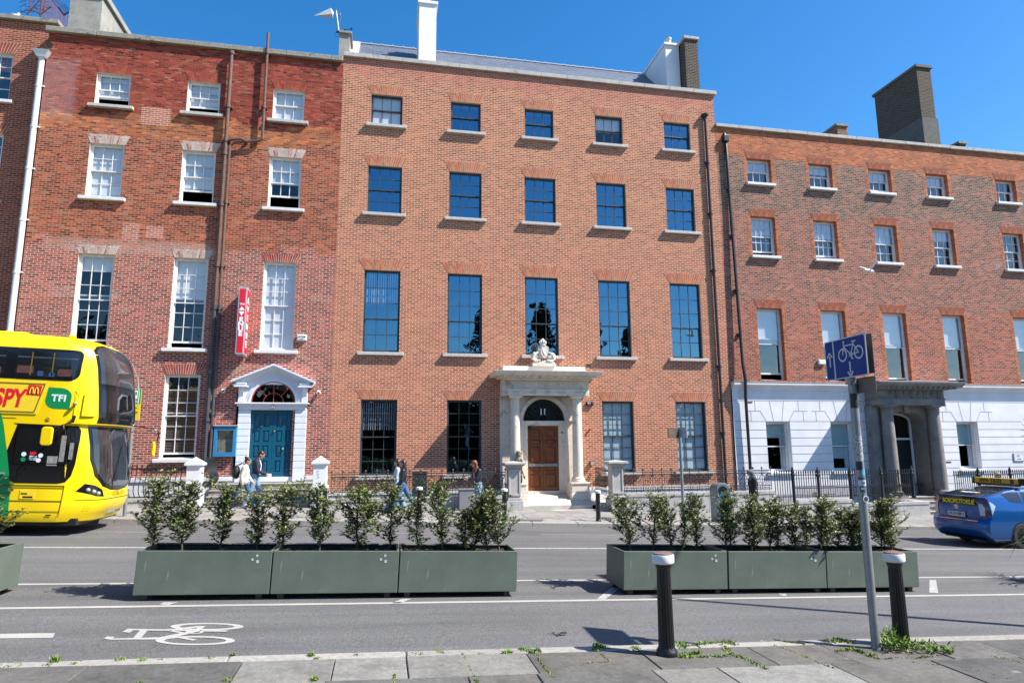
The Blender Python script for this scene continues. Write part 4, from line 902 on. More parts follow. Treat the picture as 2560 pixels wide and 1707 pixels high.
# steps of number 11
mb = MB(); a = gz(6.2)
mb.box(4.66, 7.45, 22.2, 22.6, -.4, .05); mb.add([(4.66, 22.2, .052), (7.55, 22.2, .052), (7.3, 23.6, .43), (4.4, 23.6, .43)], [(0, 1, 2, 3)])
mb.box(4.9, 7.9, 22.02, 22.2, -.5, -.09); mb.box(7.2, 8.0, 22.2, 23.5, -.5, .1)
mb.build('doorstep', mat('worn_granite', (.46, .42, .36), .8, var=.15, scale=3, fine=.2, fscale=70, bump=.25), mid, world=True, bevel=.012)

# ---- white door case of the left house
WS = mat('door_case_white', (.70, .73, .78), .6, var=.05, scale=4); yd = D - .08
cx = -3.67; mb = MB(); mb.box(-4.88, -2.48, yd - .12, D + .02, 3.53, 3.58); mb.box(-4.82, -2.54, yd - .06, D + .02, 3.46, 3.53); mb.box(-4.77, -2.58, yd - .01, D + .3, 3.34, 3.46)
ds = mb.build('door_case', WS, left, world=True, bevel=.01)
for (xa, xb) in ((-4.77, -4.38), (-2.94, -2.56)):
    dcase = MB(); z = .94; dcase.box(xa, xb, yd - .02, D + .05, z, z + .24); z += .24
    while z < 3.3:
        h = .215; dcase.box(xa, xb, yd, D + .05, z, min(z + h - .018, 3.36)); z += h
    dcase.box(xa + .015, xb - .015, yd + .02, D + .06, .94, 3.4); dcase.build('rusticated_pier', WS, ds, world=True, bevel=.008)
ds.name = 'door_case'
mb = MB(); arch_wall(mb, -4.80, -2.56, 3.56, 4.3, cx, .73, 3.58, yd + .02, .3); archivolt(mb, cx, 3.58, .73, .80, yd - .03, yd + .03); archivolt(mb, cx, 3.58, .80, .87, yd - .005, yd + .03)
mb.prism([(-4.80, 4.2), (-2.56, 4.2), (cx, 4.75)], 'y', yd + .03, D + .02)
for s in (-1, 1):
    x = cx + s * 1.03
    for k in range(4): mb.box(x - .095 + k * .05, x - .058 + k * .05, yd - .04 - .0, yd + .03, 3.60, 4.08)
    mb.prism([(yd + .03, 3.60), (yd + .03, 4.1), (yd - .14, 4.1), (yd - .13, 4.0), (yd - .04, 3.8), (yd - .03, 3.6)], 'x', x - .07, x + .07)
    mb.box(x - .22, x + .22, yd - .22, D, 4.10, 4.15); mb.box(x - .16, x + .16, yd - .18, D, 4.15, 4.20)
mb.build('arch_surround', WS, ds, world=True)
mb = MB()
for s in (-1, 1):
    A = [(cx + s * 1.32, 4.26), (cx, 4.83)]
    for (o0, o1, yy) in ((0, .06, .26), (-.06, 0, .20), (-.13, -.06, .12)):
        pts = [(cx, 4.83 + o0), (cx, 4.83 + o1), (cx + s * (1.32 + .03), 4.25 + o1), (cx + s * (1.32 + (.03 if o0 == 0 else -.05)), 4.25 + o0)]
        if s > 0: pts = pts[::-1]
        mb.prism(pts, 'y', yd - yy, D)
    xx = sorted((cx + s * .86, cx + s * 1.30)); mb.box(xx[0], xx[1], yd - .2, D, 4.20, 4.25)
mb.build('pediment', WS, ds, world=True)
mb = MB(); half_disc(mb, cx, 3.58, .74, D - .02); fl = mb.build('fanlight', glass('fanlight_pane', (.12, .14, .14), .06), left, world=True)
mb = MB(); mb.box(cx - .74, cx + .74, D + .3, D + .32, 3.4, 4.4); mb.build('backing', mat('dim_hall', (.02, .02, .018), .9), fl, world=True)
mb = MB(); yr = D - .035
mb.tube([(cx + .71 * cos(pi * k / 24), yr, 3.58 + .71 * sin(pi * k / 24)) for k in range(25)], .022, 6); mb.tube([(cx + .33 * cos(pi * k / 16), yr, 3.58 + .33 * sin(pi * k / 16)) for k in range(17)], .013, 6)
for t in (.25, .5, .75): r0 = .0 if t == .5 else .33; mb.tube([(cx + r0 * cos(pi * t), yr, 3.58 + r0 * sin(pi * t)), (cx + .7 * cos(pi * t), yr, 3.58 + .7 * sin(pi * t))], .014, 6)
mb.build('glazing_bar', mat('red_gloss', (.35, .02, .03), .35), fl, world=True)
BLUE = mat('teal_blue_gloss', (.004, .085, .15), .32, var=.12, scale=3, coat=.25)
mb = MB()
dr = panel_door('door', left, -4.38, -2.94, 1.10, 3.34, D + .06, BLUE, [1.0, 1.0, 1.0, 1.15], cols=2, leaf=2)
mb = MB(); mb.ball((-3.60, D + .03, 2.62), .03, n=8, k=5); mb.ball((-3.30, D + .03, 2.02), .035, n=8, k=5); mb.lathe((-4.02, D + .03, 2.78), [(.02, 0), (.02, .03)], 8, ax='y'); mb.build('knob', mat('brass', (.55, .42, .2), .3, metal=1), dr, world=True)
mb = MB(); mb.box(-2.99, -2.95, D - .02, D + .06, 2.22, 2.42); mb.build('intercom', mat('steel', (.4, .4, .42), .4, metal=.7), dr, world=True)
mb = MB(); mb.box(-4.38, -2.94, D - .02, D + .2, .94, 1.10); mb.build('threshold', WS, ds, world=True)
mb = MB(); mb.box(-3.74, -3.60, yd - .16, yd - .02, 3.38, 3.45); mb.box(-3.70, -3.64, yd - .1, yd, 3.45, 3.56); top('door_lamp', mb, mat('lamp_grey', (.25, .25, .26), .4), (-3.67, yd, 3.4), label='small grey lamp fixed above the blue double door', cat='lamp')
# left house: plinth, area, steps, piers
PLW = mat('plinth_white', (.66, .68, .70), .7, var=.08, stain=((.35, .34, .33), 2, .62))
mb = MB(); mb.box(XL0, -4.79, D - .07, D, .99, 1.13); mb.box(XL0, -4.79, D - .03, D, -2, .99); mb.box(-2.54, XL1, D - .07, D, .99, 1.13); mb.box(-2.54, XL1, D - .03, D, -2, .99); mb.build('plinth', PLW, left, world=True, bevel=.008)
STEP = mat('grey_step_stone', (.30, .28, .25), .85, var=.2, scale=3, fine=.2, bump=.3)
mb = MB(); zs = [.41, .57, .74, .92]; ys = [22.05, 22.33, 22.61, 22.89]
for z, y in zip(zs, ys): mb.box(-5.36, -2.14, y, 23.46, z - .17, z - .035); mb.box(-5.36, -2.14, y - .03, 23.46, z - .035, z)
mb.box(-5.36, -2.14, 22.05, 23.46, -.3, .25); mb.build('steps', STEP, left, world=True, bevel=.01)
def white_pier(x, label):
    t = empty('gate_pier', (x, 21.97, gz(x) + PV), label=label, cat='pier', group='white gate piers beside the blue door steps')
    b = gz(x) + PV; mb = MB(); mb.box(x - .25, x + .25, 21.72, 22.2, b - .2, .86); mb.box(x - .205, x + .205, 21.77, 22.16, .86, 1.55); mb.build('shaft', WHITE, t, world=True, bevel=.01)
    mb = MB(); mb.box(x - .26, x + .26, 21.71, 22.22, 1.55, 1.62); c = (x, 21.96, 1.80)
    mb.add([(x - .24, 21.73, 1.62), (x + .24, 21.73, 1.62), (x + .24, 22.2, 1.62), (x - .24, 22.2, 1.62), c], [(0, 1, 4), (1, 2, 4), (2, 3, 4), (3, 0, 4)]); mb.build('cap', WHITE, t, world=True)
    return t
white_pier(-5.62, 'white painted gate pier left of the blue door steps'); wp2 = white_pier(-1.90, 'white painted gate pier right of the blue door steps')
mb = MB()
for k in range(3): mb.tube([(-1.96 + .03 * cos(u * .9) + k * .01, 21.765, 1.32 - k * .09 + .03 * sin(u)) for u in range(6)], .005, 4)
mb.build('faded_scribble', mat('scribble', (.42, .44, .46), .6), wp2, world=True)
def spear(mb, x, y, z, h=.15, r=.012): mb.lathe((x, y, z), [(r, 0), (r * 1.8, .01), (r * 1.2, .03), (r * 2.0, .055), (r * 1.4, h * .7), (.001, h)], 6, cap=False)
FENCE = mat('fence_black', (.014, .016, .018), .4, var=.2)
t = empty('iron_railing', (-8.4, 21.95, .45), label='black bow-fronted iron railing with spear tips left of the white pier', cat='railing')
mb = MB(); mb.box(-11.8, -5.88, 21.93, 21.97, 1.44, 1.475); mb.box(-11.8, -5.88, 21.93, 21.97, .60, .635); x = -11.75
prof = [(0, .62), (-.10, .70), (-.17, .82), (-.16, .95), (-.07, 1.12), (0, 1.28), (0, 1.46)]
while x < -5.9: mb.tube([(x, 21.95 + dy, z) for dy, z in prof], .014, 5); spear(mb, x, 21.95, 1.46); x += .14
mb.build('bars', FENCE, t, world=True, smooth=True)
mb = MB()
for zz in (.9, 1.66): mb.box(-5.42, -5.38, 22.2, 23.4, zz, zz + .03)
y = 22.25
while y < 23.4: mb.tube([(-5.40 + dy * .9 + .0, y, z + .25) for dy, z in [(-a, b) for a, b in prof]], .013, 5); spear(mb, -5.40, y, 1.68, .1); y += .11
mb.build('return_bars', FENCE, t, world=True, smooth=True)
def basewall(x0, x1, ztop, label, y0=21.82, y1=22.12, m=None):
    mb = MB(); r2 = random.Random(int(x0 * 10)); x = x0
    while x < x1 - .02:
        w = min(r2.uniform(1.0, 1.8), x1 - x); z = gz(x) + PV
        mb.box(x, x + w - .006, y0 + .02, y1, z - .3, ztop(x) - .12); mb.box(x, x + w - .006, y0, y1 + .02, ztop(x) - .12, ztop(x)); x += w
    return top('base_wall', mb, m or GRANITE, (x0, y0, gz(x0) + PV), bevel=.01, label=label, cat='wall')
basewall(-11.8, -5.88, lambda x: .60, 'low granite wall under the bow-fronted railing')
# area pits behind the railings
PIT = mat('area_wall', (.42, .43, .44), .85, var=.15, stain=((.2, .2, .19), 1.5, .6))
mb = MB(); mb.quad((-26, 22.1, -2.2), (42, 22.1, -2.2), (42, D, -2.2), (-26, D, -2.2)); mb.quad((-26, 22.15, -2.2), (-26, 22.15, .4), (42, 22.15, -1.6), (42, 22.15, -2.2)); top('area_floor', mb, PIT, (0, 22, -2.2), kind='structure')
mb = MB(); mb.box(XM0, 4.35, D - .05, D, .44, .55); mb.box(7.3, XM1 - .3, D - .05, D, .44, .55); mb.box(XM0, 4.35, D - .02, D, -2, .44); mb.box(7.3, XM1 - .3, D - .02, D, -2, .44); mb.build('plinth', PLW, mid, world=True, bevel=.008)
# ---- grey granite piers of number 11
def stone_pier(x, label):
    b = gz(x) + PV; t = empty('gate_pier', (x, 21.98, b), label=label, cat='pier', group='granite gate piers beside the wooden door')
    mb = MB(); mb.box(x - .29, x + .29, 21.68, 22.26, b - .2, .28); mb.box(x - .25, x + .25, 21.72, 22.22, .28, .36); mb.build('plinth', GRANITE, t, world=True, bevel=.015)
    mb = MB(); w = .205; mb.box(x - w, x + w, 21.78, 22.17, .36, 1.33)
    for s in (-1, 1): mb.box(x + s * w - (.06 if s > 0 else 0), x + s * w + (.06 if s < 0 else 0), 21.755, 21.78, .42, 1.30)
    mb.box(x - w + .06, x + w - .06, 21.755, 21.78, .42, .50); mb.box(x - w + .06, x + w - .06, 21.755, 21.78, 1.22, 1.30); mb.build('shaft', GRANITE, t, world=True, bevel=.008)
    mb = MB(); y = 21.97
    for (e, z0, z1) in ((.22, 1.33, 1.37), (.26, 1.37, 1.41), (.32, 1.41, 1.45), (.36, 1.45, 1.52)): mb.box(x - e, x + e, y - e, y + e, z0, z1)
    mb.add([(x - .34, y - .34, 1.52), (x + .34, y - .34, 1.52), (x + .34, y + .34, 1.52), (x - .34, y + .34, 1.52), (x, y, 1.57)], [(0, 1, 4), (1, 2, 4), (2, 3, 4), (3, 0, 4)]); mb.build('cap', GRANITE, t, world=True, bevel=.01)
stone_pier(4.38, 'panelled granite gate pier left of the wooden door, in front of the man'); stone_pier(8.0, 'panelled granite gate pier right of the wooden door')
# ---- ornate scroll railings
IRN = mat('bronze_grey_iron', (.045, .043, .04), .5, var=.2, metal=.2)
def ornate(x0, x1, zt, zb, label, y=21.95):
    t = empty('scroll_railing', ((x0 + x1) / 2, y, zb), label=label, cat='railing', group='ornate iron railings of the middle house')
    mb = MB(); L = x1 - x0; sl = 0
    for z in (zt, zt - .085, zb + .14, zb + .02): mb.box(x0, x1, y - .014, y + .014, z - .015, z + .015)
    mb.build('rail', IRN, t, world=True)
    mb = MB(); n = max(1, round(L / .35)); w = L / n
    for i in range(n + 1):
        x = x0 + w * i; mb.tube([(x, y, zb), (x, y, zt + .03)], .012, 6); mb.ball((x, y, zt + .085), .034, .034, .045, 8, 6); mb.lathe((x, y, zt - .02), [(.014, 0), (.024, .03), (.014, .05)], 8)
        if i < n:
            c = x + w / 2; mb.tube([(c, y, zb + .14), (c, y, zt - .085)], .008, 5)
            for s in (-1, 1):
                mb.tube([(c + s * w * .27 + .055 * cos(u), y, zt - .15 + .045 * sin(u)) for u in [k * .75 for k in range(9)]], .010, 4, cap=False)
                mb.tube([(c + s * w * .46, y, zt - .10), (c + s * w * .30, y, zt - .22), (c + s * .02, y, zt - .33)], .010, 4)
                mb.tube([(c + s * w * .25 + .05 * cos(u), y, zb + .22 + .05 * sin(u)) for u in [k * .75 for k in range(9)]], .010, 4, cap=False)
                mb.tube([(c + s * w * .25, y, zt - .23), (c + s * w * .25, y, zb + .27)], .009, 4); mb.box(c + s * w * .25 - .006, c + s * w * .25 + .006, y - .006, y + .006, zb - .06, zb + .14)
            mb.box(c - w * .25, c + w * .25, y - .006, y + .006, zb + .075, zb + .087)
    mb.build('scrollwork', IRN, t, world=True, smooth=True); return t
ornate(-1.55, 4.10, 1.21, .51, 'ornate scroll railing between the white pier and the left granite pier')
ornate(8.3, 13.95, 1.14, .46, 'long ornate scroll railing right of the granite piers')
t = empty('stair_rail', (7.75, 22.8, .3), label='short scroll railing running back from the right granite pier to the wall', cat='railing')
mb = MB()
for z in (1.20, 1.10, .50): mb.box(7.73, 7.76, 22.2, 23.45, z, z + .02)
for k in range(11): y = 22.25 + k * .115; mb.tube([(7.745, y, .35), (7.745, y, 1.22)], .010, 5); mb.ball((7.745, y, 1.26), .025, n=6, k=4); mb.tube([(7.745, y + .04 * cos(u), .85 + .05 * sin(u)) for u in [q * .8 for q in range(9)]], .008, 4, cap=False); mb.tube([(7.745, y + .04 * cos(u), .65 + .05 * sin(u)) for u in [q * .8 for q in range(9)]], .008, 4, cap=False)
mb.build('scrollwork', IRN, t, world=True)
basewall(-1.62, 4.08, lambda x: .46, 'low granite wall left of the granite piers'); basewall(8.32, 14.0, lambda x: .42, 'low granite wall right of the granite piers')
mb = MB(); mb.box(XM0 + .1, 4.0, D - .22, D - .18, 1.02, 1.10); 
# ---- black spear railings of the right house
def spears(x0, x1, zt, zb, posts, label, y=21.95, step=.098):
    t = empty('spear_railing', ((x0 + x1) / 2, y, zb), label=label, cat='railing', group='black spear railings of the white fronted house')
    mb = MB()
    for z in (zt, zb + .30, zb): mb.box(x0, x1, y - .02, y + .02, z - .014, z + .014)
    mb.build('rail', FENCE, t, world=True)
    mb = MB(); x = x0 + .05; k = 0
    while x < x1: mb.tube([(x, y, zb - .06), (x, y, zt + .02)], .015, 5); spear(mb, x, y, zt + .02, .15, .014); mb.tube([(x + step / 2, y, zb - .06), (x + step / 2, y, zb + .31)], .009, 4); spear(mb, x + step / 2, y, zb + .31, .09, .008); x += step
    mb.build('bars', FENCE, t, world=True, smooth=True)
    for px in posts:
        mb = MB(); mb.lathe((px, y, zb - .14), [(.08, 0), (.08, .08), (.055, .12), (.05, zt - zb + .05), (.075, zt - zb + .08), (.075, zt - zb + .15), (.04, zt - zb + .18), (.07, zt - zb + .23), (.05, zt - zb + .3), (.005, zt - zb + .44)], 10); mb.build('post', FENCE, t, world=True, smooth=True)
    return t
spears(14.05, 14.84, .98, -.12, [14.84], 'short tall gate of black spears at the area steps'); spears(14.84, 19.9, .95, .17, [15.87, 17.22, 18.55, 19.9], 'black spear railing left of the dark stone porch'); spears(21.75, 32.5, .86, -.12, [22.9, 24.4, 26.2, 28.2, 30.2], 'black spear railing behind the blue taxi')
t = empty('spear_railing', (20.0, 22.6, .1), label='black spear railing running back beside the dark porch steps', cat='railing', group='black spear railings of the white fronted house')
mb = MB()
for z in (.9, .45, .15): mb.box(19.98, 20.02, 22.0, 23.2, z, z + .025)
for k in range(12): y = 22.02 + k * .1; mb.tube([(20, y, .05), (20, y, .92)], .012, 5); spear(mb, 20, y, .92, .14, .011)
mb.build('bars', FENCE, t, world=True)
basewall(14.9, 20.45, lambda x: -.10 if x > 17 else .04, 'granite wall with coping under the black spear railing'); basewall(21.7, 32.5, lambda x: -.30, 'granite wall behind the blue taxi')
# ---- dark stone porch
cx = 21.02; mb = MB(); mb.box(19.4, 22.52, 22.72, D, 3.60, 3.82); mb.box(19.36, 22.56, 22.69, D, 3.82, 3.86); mb.box(19.4, 22.52, 22.74, D, 3.86, 4.20)
por = mb.build('porch', DKST, right, world=True, bevel=.01)
for a, b in ((19.32, 19.66), (22.30, 22.52)): mb = MB(); mb.box(a, b, 23.10, D - .05, -.9, 3.60); mb.build('pilaster', DKST, por, world=True, bevel=.02)
mb = MB(); arch_wall(mb, 19.6, 22.4, -.9, 3.64, cx, .90, 3.0, 23.18, .75, rv=.36); mb.box(cx - .12, cx + .12, 23.08, 23.2, 3.3, 3.62); mb.build('porch_wall', DKST, por, world=True)
for x, a, b in ((19.96, 19.62, 20.3), (22.15, 21.8, 22.5)): mb = MB(); column(mb, x, 22.98, .05, 3.60, .255); mb.box(a, b, 22.66, 23.3, -.8, .05); mb.build('column', DKST, por, world=True, smooth=True)
mb = MB(); mb.box(19.25, 22.66, 22.6, D, 4.20, 4.28); mb.prism([(D, 4.28), (D, 4.5), (22.2, 4.5), (22.22, 4.42), (22.34, 4.34), (22.4, 4.28)], 'x', 19.1, 23.1)
for i in range(15): x = 19.3 + i * .24; mb.box(x, x + .11, 22.32, 22.6, 4.22, 4.28)
mb.build('cornice', DKST, por, world=True, bevel=.01)
mb = MB()
for x in (20.05, 20.7, 21.35, 22.0):
    mb.lathe((x, 22.70, 4.03), [(.12, .04), (.12, 0), (.085, 0), (.08, .03), (.05, .03), (.05, -.01), (.0, -.02)], 16, ax='y', cap=False)
    for k in range(3): mb.box(x + .2 + k * .07, x + .24 + k * .07, 22.70, 22.75, 3.88, 4.18)
mb.build('roundels', DKST, por, world=True)
mb = MB(); mb.box(19.2, 22.9, 22.35, D, 4.5, 4.53); mb.build('lead_flashing', mat('pale_lead', (.52, .56, .62), .6), por, world=True)
mb = MB(); yd2 = 23.90
for a, b in ((cx - .9, cx - .82), (cx + .78, cx + .86)): mb.box(a, b, yd2, yd2 + .08, -.5, 3.0)
mb.box(cx - .82, cx + .78, yd2, yd2 + .08, 2.22, 2.30); archivolt(mb, cx - .02, 2.98, .80, .88, yd2, yd2 + .08, sq=.36); fr = mb.build('door_frame', WS, right, world=True)
mb = MB(); mb.box(cx - .82, cx + .78, yd2 + .05, yd2 + .09, -.5, 2.22); mb.box(cx - .7, cx - .2, yd2 + .03, yd2 + .05, .3, 1.9); dd = mb.build('door', mat('navy_door', (.010, .018, .026), .3), right, world=True)
mb = MB(); mb.box(cx - .32, cx + .0, yd2 + .02, yd2 + .03, 1.25, 1.52); mb.build('notice', mat('paper_pale', (.5, .58, .6), .7), dd, world=True)
mb = MB(); mb.quad((cx - .9, yd2 + .06, 2.3), (cx + .86, yd2 + .06, 2.3), (cx + .86, yd2 + .06, 3.6), (cx - .9, yd2 + .06, 3.6)); fl = mb.build('fanlight', glass('porch_glass', (.3, .3, .28), .05), right, world=True)
mb = MB(); mb.box(cx - 1, cx + 1, 24.4, 24.42, -1, 4); mb.build('backing', mat('dim_hall', (.02, .02, .018), .9), fl, world=True)
es = empty('exit_sign', (cx - .55, 23.87, 2.78), label='green lit exit sign hanging behind the porch fanlight', cat='sign')
mb = MB(); mb.box(-.16, .16, 0, .02, -.22, .2); mb.build('panel', emis('exit_green', (.02, .30, .12), .35), es)
mb = MB(); mb.box(-.03, .03, -.004, 0, -.12, .1); mb.box(-.10, -.06, -.004, 0, -.1, .12); mb.box(-.10, .02, -.004, 0, .12, .15); mb.build('pictogram', emis('exit_white', (.5, .8, .6), .4), es)
mb = MB()
for k, (y0, z) in enumerate(((22.02, -.50), (22.3, -.34), (22.58, -.18), (22.86, -.02))): mb.box(20.45, 21.68, y0, 24.0, z - .16, z - .03); mb.box(20.45, 21.68, y0 - .03, 24.0, z - .03, z)
mb.box(20.3, 21.9, 23.0, 24.0, -.4, -.01); mb.box(19.5, 20.45, 22.12, 23.3, -.6, -.08); mb.build('steps', STEP, right, world=True, bevel=.01)
# ---- things fixed to the walls
def wall_box(name, x, z, w, h, d, m, label, cat, y=D, bevel=.015, **k):
    mb = MB(); mb.box(-w / 2, w / 2, -d, 0, -h / 2, h / 2); t = empty(name, (x, y, z), label=label, cat=cat, **k); mb.build('housing', m, t, bevel=bevel); return t
INK = mat('ink_black', (.02, .02, .025), .6, var=0); WINK = mat('ink_white', (.8, .8, .8), .6, var=0); RED = mat('sign_red', (.62, .012, .025), .45, var=.06)
a = wall_box('alarm_box', -2.83, 5.85, .33, .22, .11, WHITE, 'white burglar alarm box right of the red vertical sign', 'alarm', bevel=.035)
text('lettering', '(A7DM', .085, INK, a, (0, -.113, .02), shear=.2, bold=.002); text('lettering', 'SECURITY', .03, INK, a, (0, -.113, -.055))
a = wall_box('alarm_box', 7.62, 3.62, .27, .17, .09, mat('alarm_black', (.012, .012, .02), .35), 'small black alarm box reading 911 beside the stone portico', 'alarm', bevel=.03)
text('lettering', '911', .085, WINK, a, (-.045, -.093, .015), bold=.003); text('lettering', 'SECURITY', .022, WINK, a, (-.03, -.093, -.05))
mb = MB()
for k in range(5): mb.ball((.08 + .022 * cos(k * 1.257), -.093, .015 + .022 * sin(k * 1.257)), .010, .004, .010, 6, 4)
mb.build('emblem', RED, a)
for (x, z, y, lab, g_) in ((7.60, 2.66, D, 'small red alarm light on the brick right of the wooden door', None), (22.72, 3.49, D - .05, 'small red alarm light on the white wall right of the dark porch', None)):
    mb = MB(); mb.lathe((x, y - .10, z), [(.0, 0), (.035, .01), (.045, .05), (.03, .1)], 12, ax='y', cap=False); top('alarm_light', mb, RED, (x, y, z), smooth=True, label=lab, cat='light')
a = wall_box('wall_lamp', 7.62, 1.42, .13, .16, .12, mat('lamp_dark', (.05, .055, .065), .4), 'dark square wall lamp above the scroll stair rail', 'lamp'); mb = MB(); mb.box(-.05, .05, -.135, -.12, -.06, .06); mb.build('lens', mat('lamp_lens', (.35, .38, .42), .2), a)
a = wall_box('air_vent', 7.61, 5.06, .18, .12, .01, mat('vent_iron', (.03, .03, .03), .6), 'small dark air vent above the right end of the portico', 'vent', bevel=0)
a = wall_box('alarm_box', 18.05, 5.92 if False else at('F', 920, 903, D).z, .32, .2, .1, WHITE, 'white box on orange brick behind the cycle sign', 'alarm', bevel=.03); a.location.x = at('F', 920, 903, D).x
a = wall_box('alarm_box', 19.05, 3.66, .24, .16, .07, WHITE, 'cream box on white wall left of the dark porch', 'alarm', y=D - .05, bevel=.02); text('lettering', 'ALARM', .05, INK, a, (0, -.073, -.03)); mb = MB(); mb.prism([(-.06, .01), (.06, .01), (0, .05)], 'y', -.073, -.07); mb.build('emblem', INK, a)
p = at('Q', 1590, 950, D - .05); a = wall_box('name_plate', p.x, p.z, .52, .34, .03, mat('plate_frame', (.3, .32, .36), .5), 'framed white name plate on the white wall above the taxi', 'sign', y=D - .05, bevel=0)
mb = MB(); mb.box(-.23, .23, -.034, -.03, -.14, .14); mb.build('face', WHITE, a); text('lettering', 'M2', .12, RED, a, (-.02, -.036, .05)); text('lettering', 'CHAMBERS', .045, INK, a, (0, -.036, -.07))
p = at('Q', 172, 1025, D - .05); a = wall_box('key_box', p.x, p.z, .12, .12, .05, mat('lamp_grey', (.25, .25, .26), .4), 'small grey key box low on the white wall left of the dark porch', 'box', y=D - .05)
p = at('F', 450, 1163, D - .05); a = wall_box('air_vent', p.x, p.z, .30, .05, .012, mat('vent_iron', (.03, .03, .03), .6), 'thin dark air vent near the top of the white wall', 'vent', y=D - .05, bevel=0)
p = at('Q', 903, 998, D - .05); a = wall_box('air_vent', p.x, p.z, .28, .05, .012, mat('vent_iron', (.03, .03, .03), .6), 'thin dark air vent low on the white wall right of the dark porch', 'vent', y=D - .05, bevel=0)
def camera_dome(x, z, label):
    t = empty('security_camera', (x, D, z), label=label, cat='camera', group='security cameras beside the blue door'); mb = MB(); mb.lathe((0, 0, 0), [(.05, -.0), (.05, -.06), (.03, -.07)], 14, ax='y'); mb.ball((0, -.12, -.02), .075, n=14, k=10); mb.build('housing', WHITE, t, smooth=True)
    mb = MB(); mb.lathe((.02, -.19, -.035), [(.035, 0), (.03, -.01), (0, -.012)], 12, ax='y', cap=False); mb.build('lens', BLACK, t)
camera_dome(-5.29, 3.99, 'white security camera left of the blue door'); camera_dome(-2.19, 3.96, 'white security camera right of the blue door')
nb = empty('notice_board', (-5.12, D, 2.29), label='blue wooden notice case between drainpipes and white door case', cat='notice board')
mb = MB(); BF = mat('notice_blue', (.03, .20, .42), .45, var=.12, scale=6)
for (x0, x1, z0, z1) in ((-.35, -.25, -.5, .5), (.25, .35, -.5, .5), (-.25, .25, .36, .5), (-.25, .25, -.5, -.36)): mb.box(x0, x1, -.17, -.02, z0, z1)
mb.box(-.35, .35, -.05, 0, -.5, .5); mb.build('case', BF, nb); mb = MB(); mb.box(-.38, .38, -.21, 0, .5, .54); mb.build('cornice', mat('weathered_wood', (.36, .36, .34), .8), nb)
mb = MB(); mb.quad((-.25, -.06, -.36), (.25, -.06, -.36), (.25, -.06, .36), (-.25, -.06, .36)); mb.build('paper', mat('faded_poster', (.22, .24, .22), .8, var=.45, scale=9), nb)
mb = MB(); mb.quad((-.25, -.12, -.36), (.25, -.12, -.36), (.25, -.12, .36), (-.25, -.12, .36)); mb.build('pane', glass('notice_glass', (.8, .82, .82), .06), nb)
# the red vertical sign
av = empty('projecting_sign', (-4.745, 23.45, 5.16), label='tall narrow red and white sign box reading THE AVENUE', cat='sign')
mb = MB(); ALU = mat('aluminium_frame', (.55, .57, .62), .4, metal=.5); mb.box(-.135, .135, -.55, 0, 0, 2.30); mb.box(-.05, .05, -.02, .05, .3, .4); mb.box(-.05, .05, -.02, .05, 1.9, 2.0); mb.build('box_frame', ALU, av, bevel=.008)
mb = MB(); mb.box(-.098, .098, -.556, -.548, .05, 2.24); mb.box(.131, .139, -.51, -.04, .05, 2.24); mb.box(-.139, -.131, -.51, -.04, .05, 2.24); mb.build('red_panel', RED, av)
LET = mat('sign_white', (.82, .82, .82), .5, var=0)
def tri(mb, a, b, c, y): mb.prism([a, b, c], 'y', y, y - .003)
text('lettering', 'THE', .085, LET, av, (0, -.558, 1.70), bold=.003)
mb = MB(); f = -.556
tri(mb, (-.088, 1.50), (0, 1.45 + .04), (0, 1.63), f); tri(mb, (0, 1.49), (.088, 1.50), (0, 1.63), f)
mb.prism([(-.088, 1.455), (0, 1.29), (.088, 1.455), (0, 1.42 + .03)], 'y', f, f - .003); mb.build('letter_triangles', LET, av)
for k, ch_ in enumerate('ENUE'): text('lettering', ch_, .20, LET, av, (-.005, -.558, 1.175 - k * .165), bold=.012, sx=1.15)
for k, ch_ in enumerate('AVENUE'): text('lettering', ch_, .30, LET, av, (.141, -.29, 1.86 - k * .30), rot=(pi / 2, 0, pi / 2), bold=.012, sx=1.3)
mb = MB(); mb.tube([(-5.0 + .25, 23.4, 5.16), (-4.8, 23.3, 5.1), (-4.85, 23.48, 4.9)], .01, 5); mb.build('cable', BLACK, av, world=True)
# aerials and bird spikes on the roofs
t = empty('tv_aerial', (-2.0, D + .55, 17.6), label='white wedge shaped aerial on a mast above the small chimney', cat='aerial')
Ya = D + .55; m0 = at('A', 2215, 240, Ya); 
def zp(x, y, Y=Ya): return at(None, 760 + x / 9.8, y / 9.8, Y)
mb = MB(); mb.tube([zp(862, 830), zp(790, 270)], .022, 8); mb.tube([zp(740, 325), zp(875, 305)], .012, 6); mb.build('mast', mat('galvanised', (.40, .42, .43), .45, metal=.6), t, world=True, smooth=True)
mb = MB(); A = [zp(235, 395), zp(665, 258), zp(735, 325), zp(700, 400)]; o = Vector((0, .14, .0))
mb.add([A[0], A[1] - o, A[2], A[3] - o, A[1] + o, A[3] + o, A[0] + Vector((.02, .05, 0))], [(0, 1, 3), (1, 2, 3), (0, 4, 1), (1, 4, 2), (4, 5, 2), (3, 2, 5), (0, 3, 5), (0, 5, 4)]); mb.build('shroud', WHITE, t, world=True)
mb = MB(); mb.tube([zp(790, 795), zp(1165, 715)], .012, 6)
for x, y in ((1165, 715), (1000, 748), (815, 790), (850, 783)): c = zp(x, y); mb.box(c.x - .03, c.x + .03, c.y - .03, c.y + .03, c.z - .03, c.z + .03)
mb.tube([zp(875, 305), zp(905, 380), zp(880, 640), zp(865, 780)], .006, 5); mb.tube([zp(810, 795), zp(760, 820), zp(752, 860), zp(790, 905), zp(840, 900)], .006, 5); mb.build('cable', BLACK, t, world=True)
Yt = D + 1.0
def yp_(x, y, Y=Yt): return at(None, x / 6.03, y / 6.03, Y)
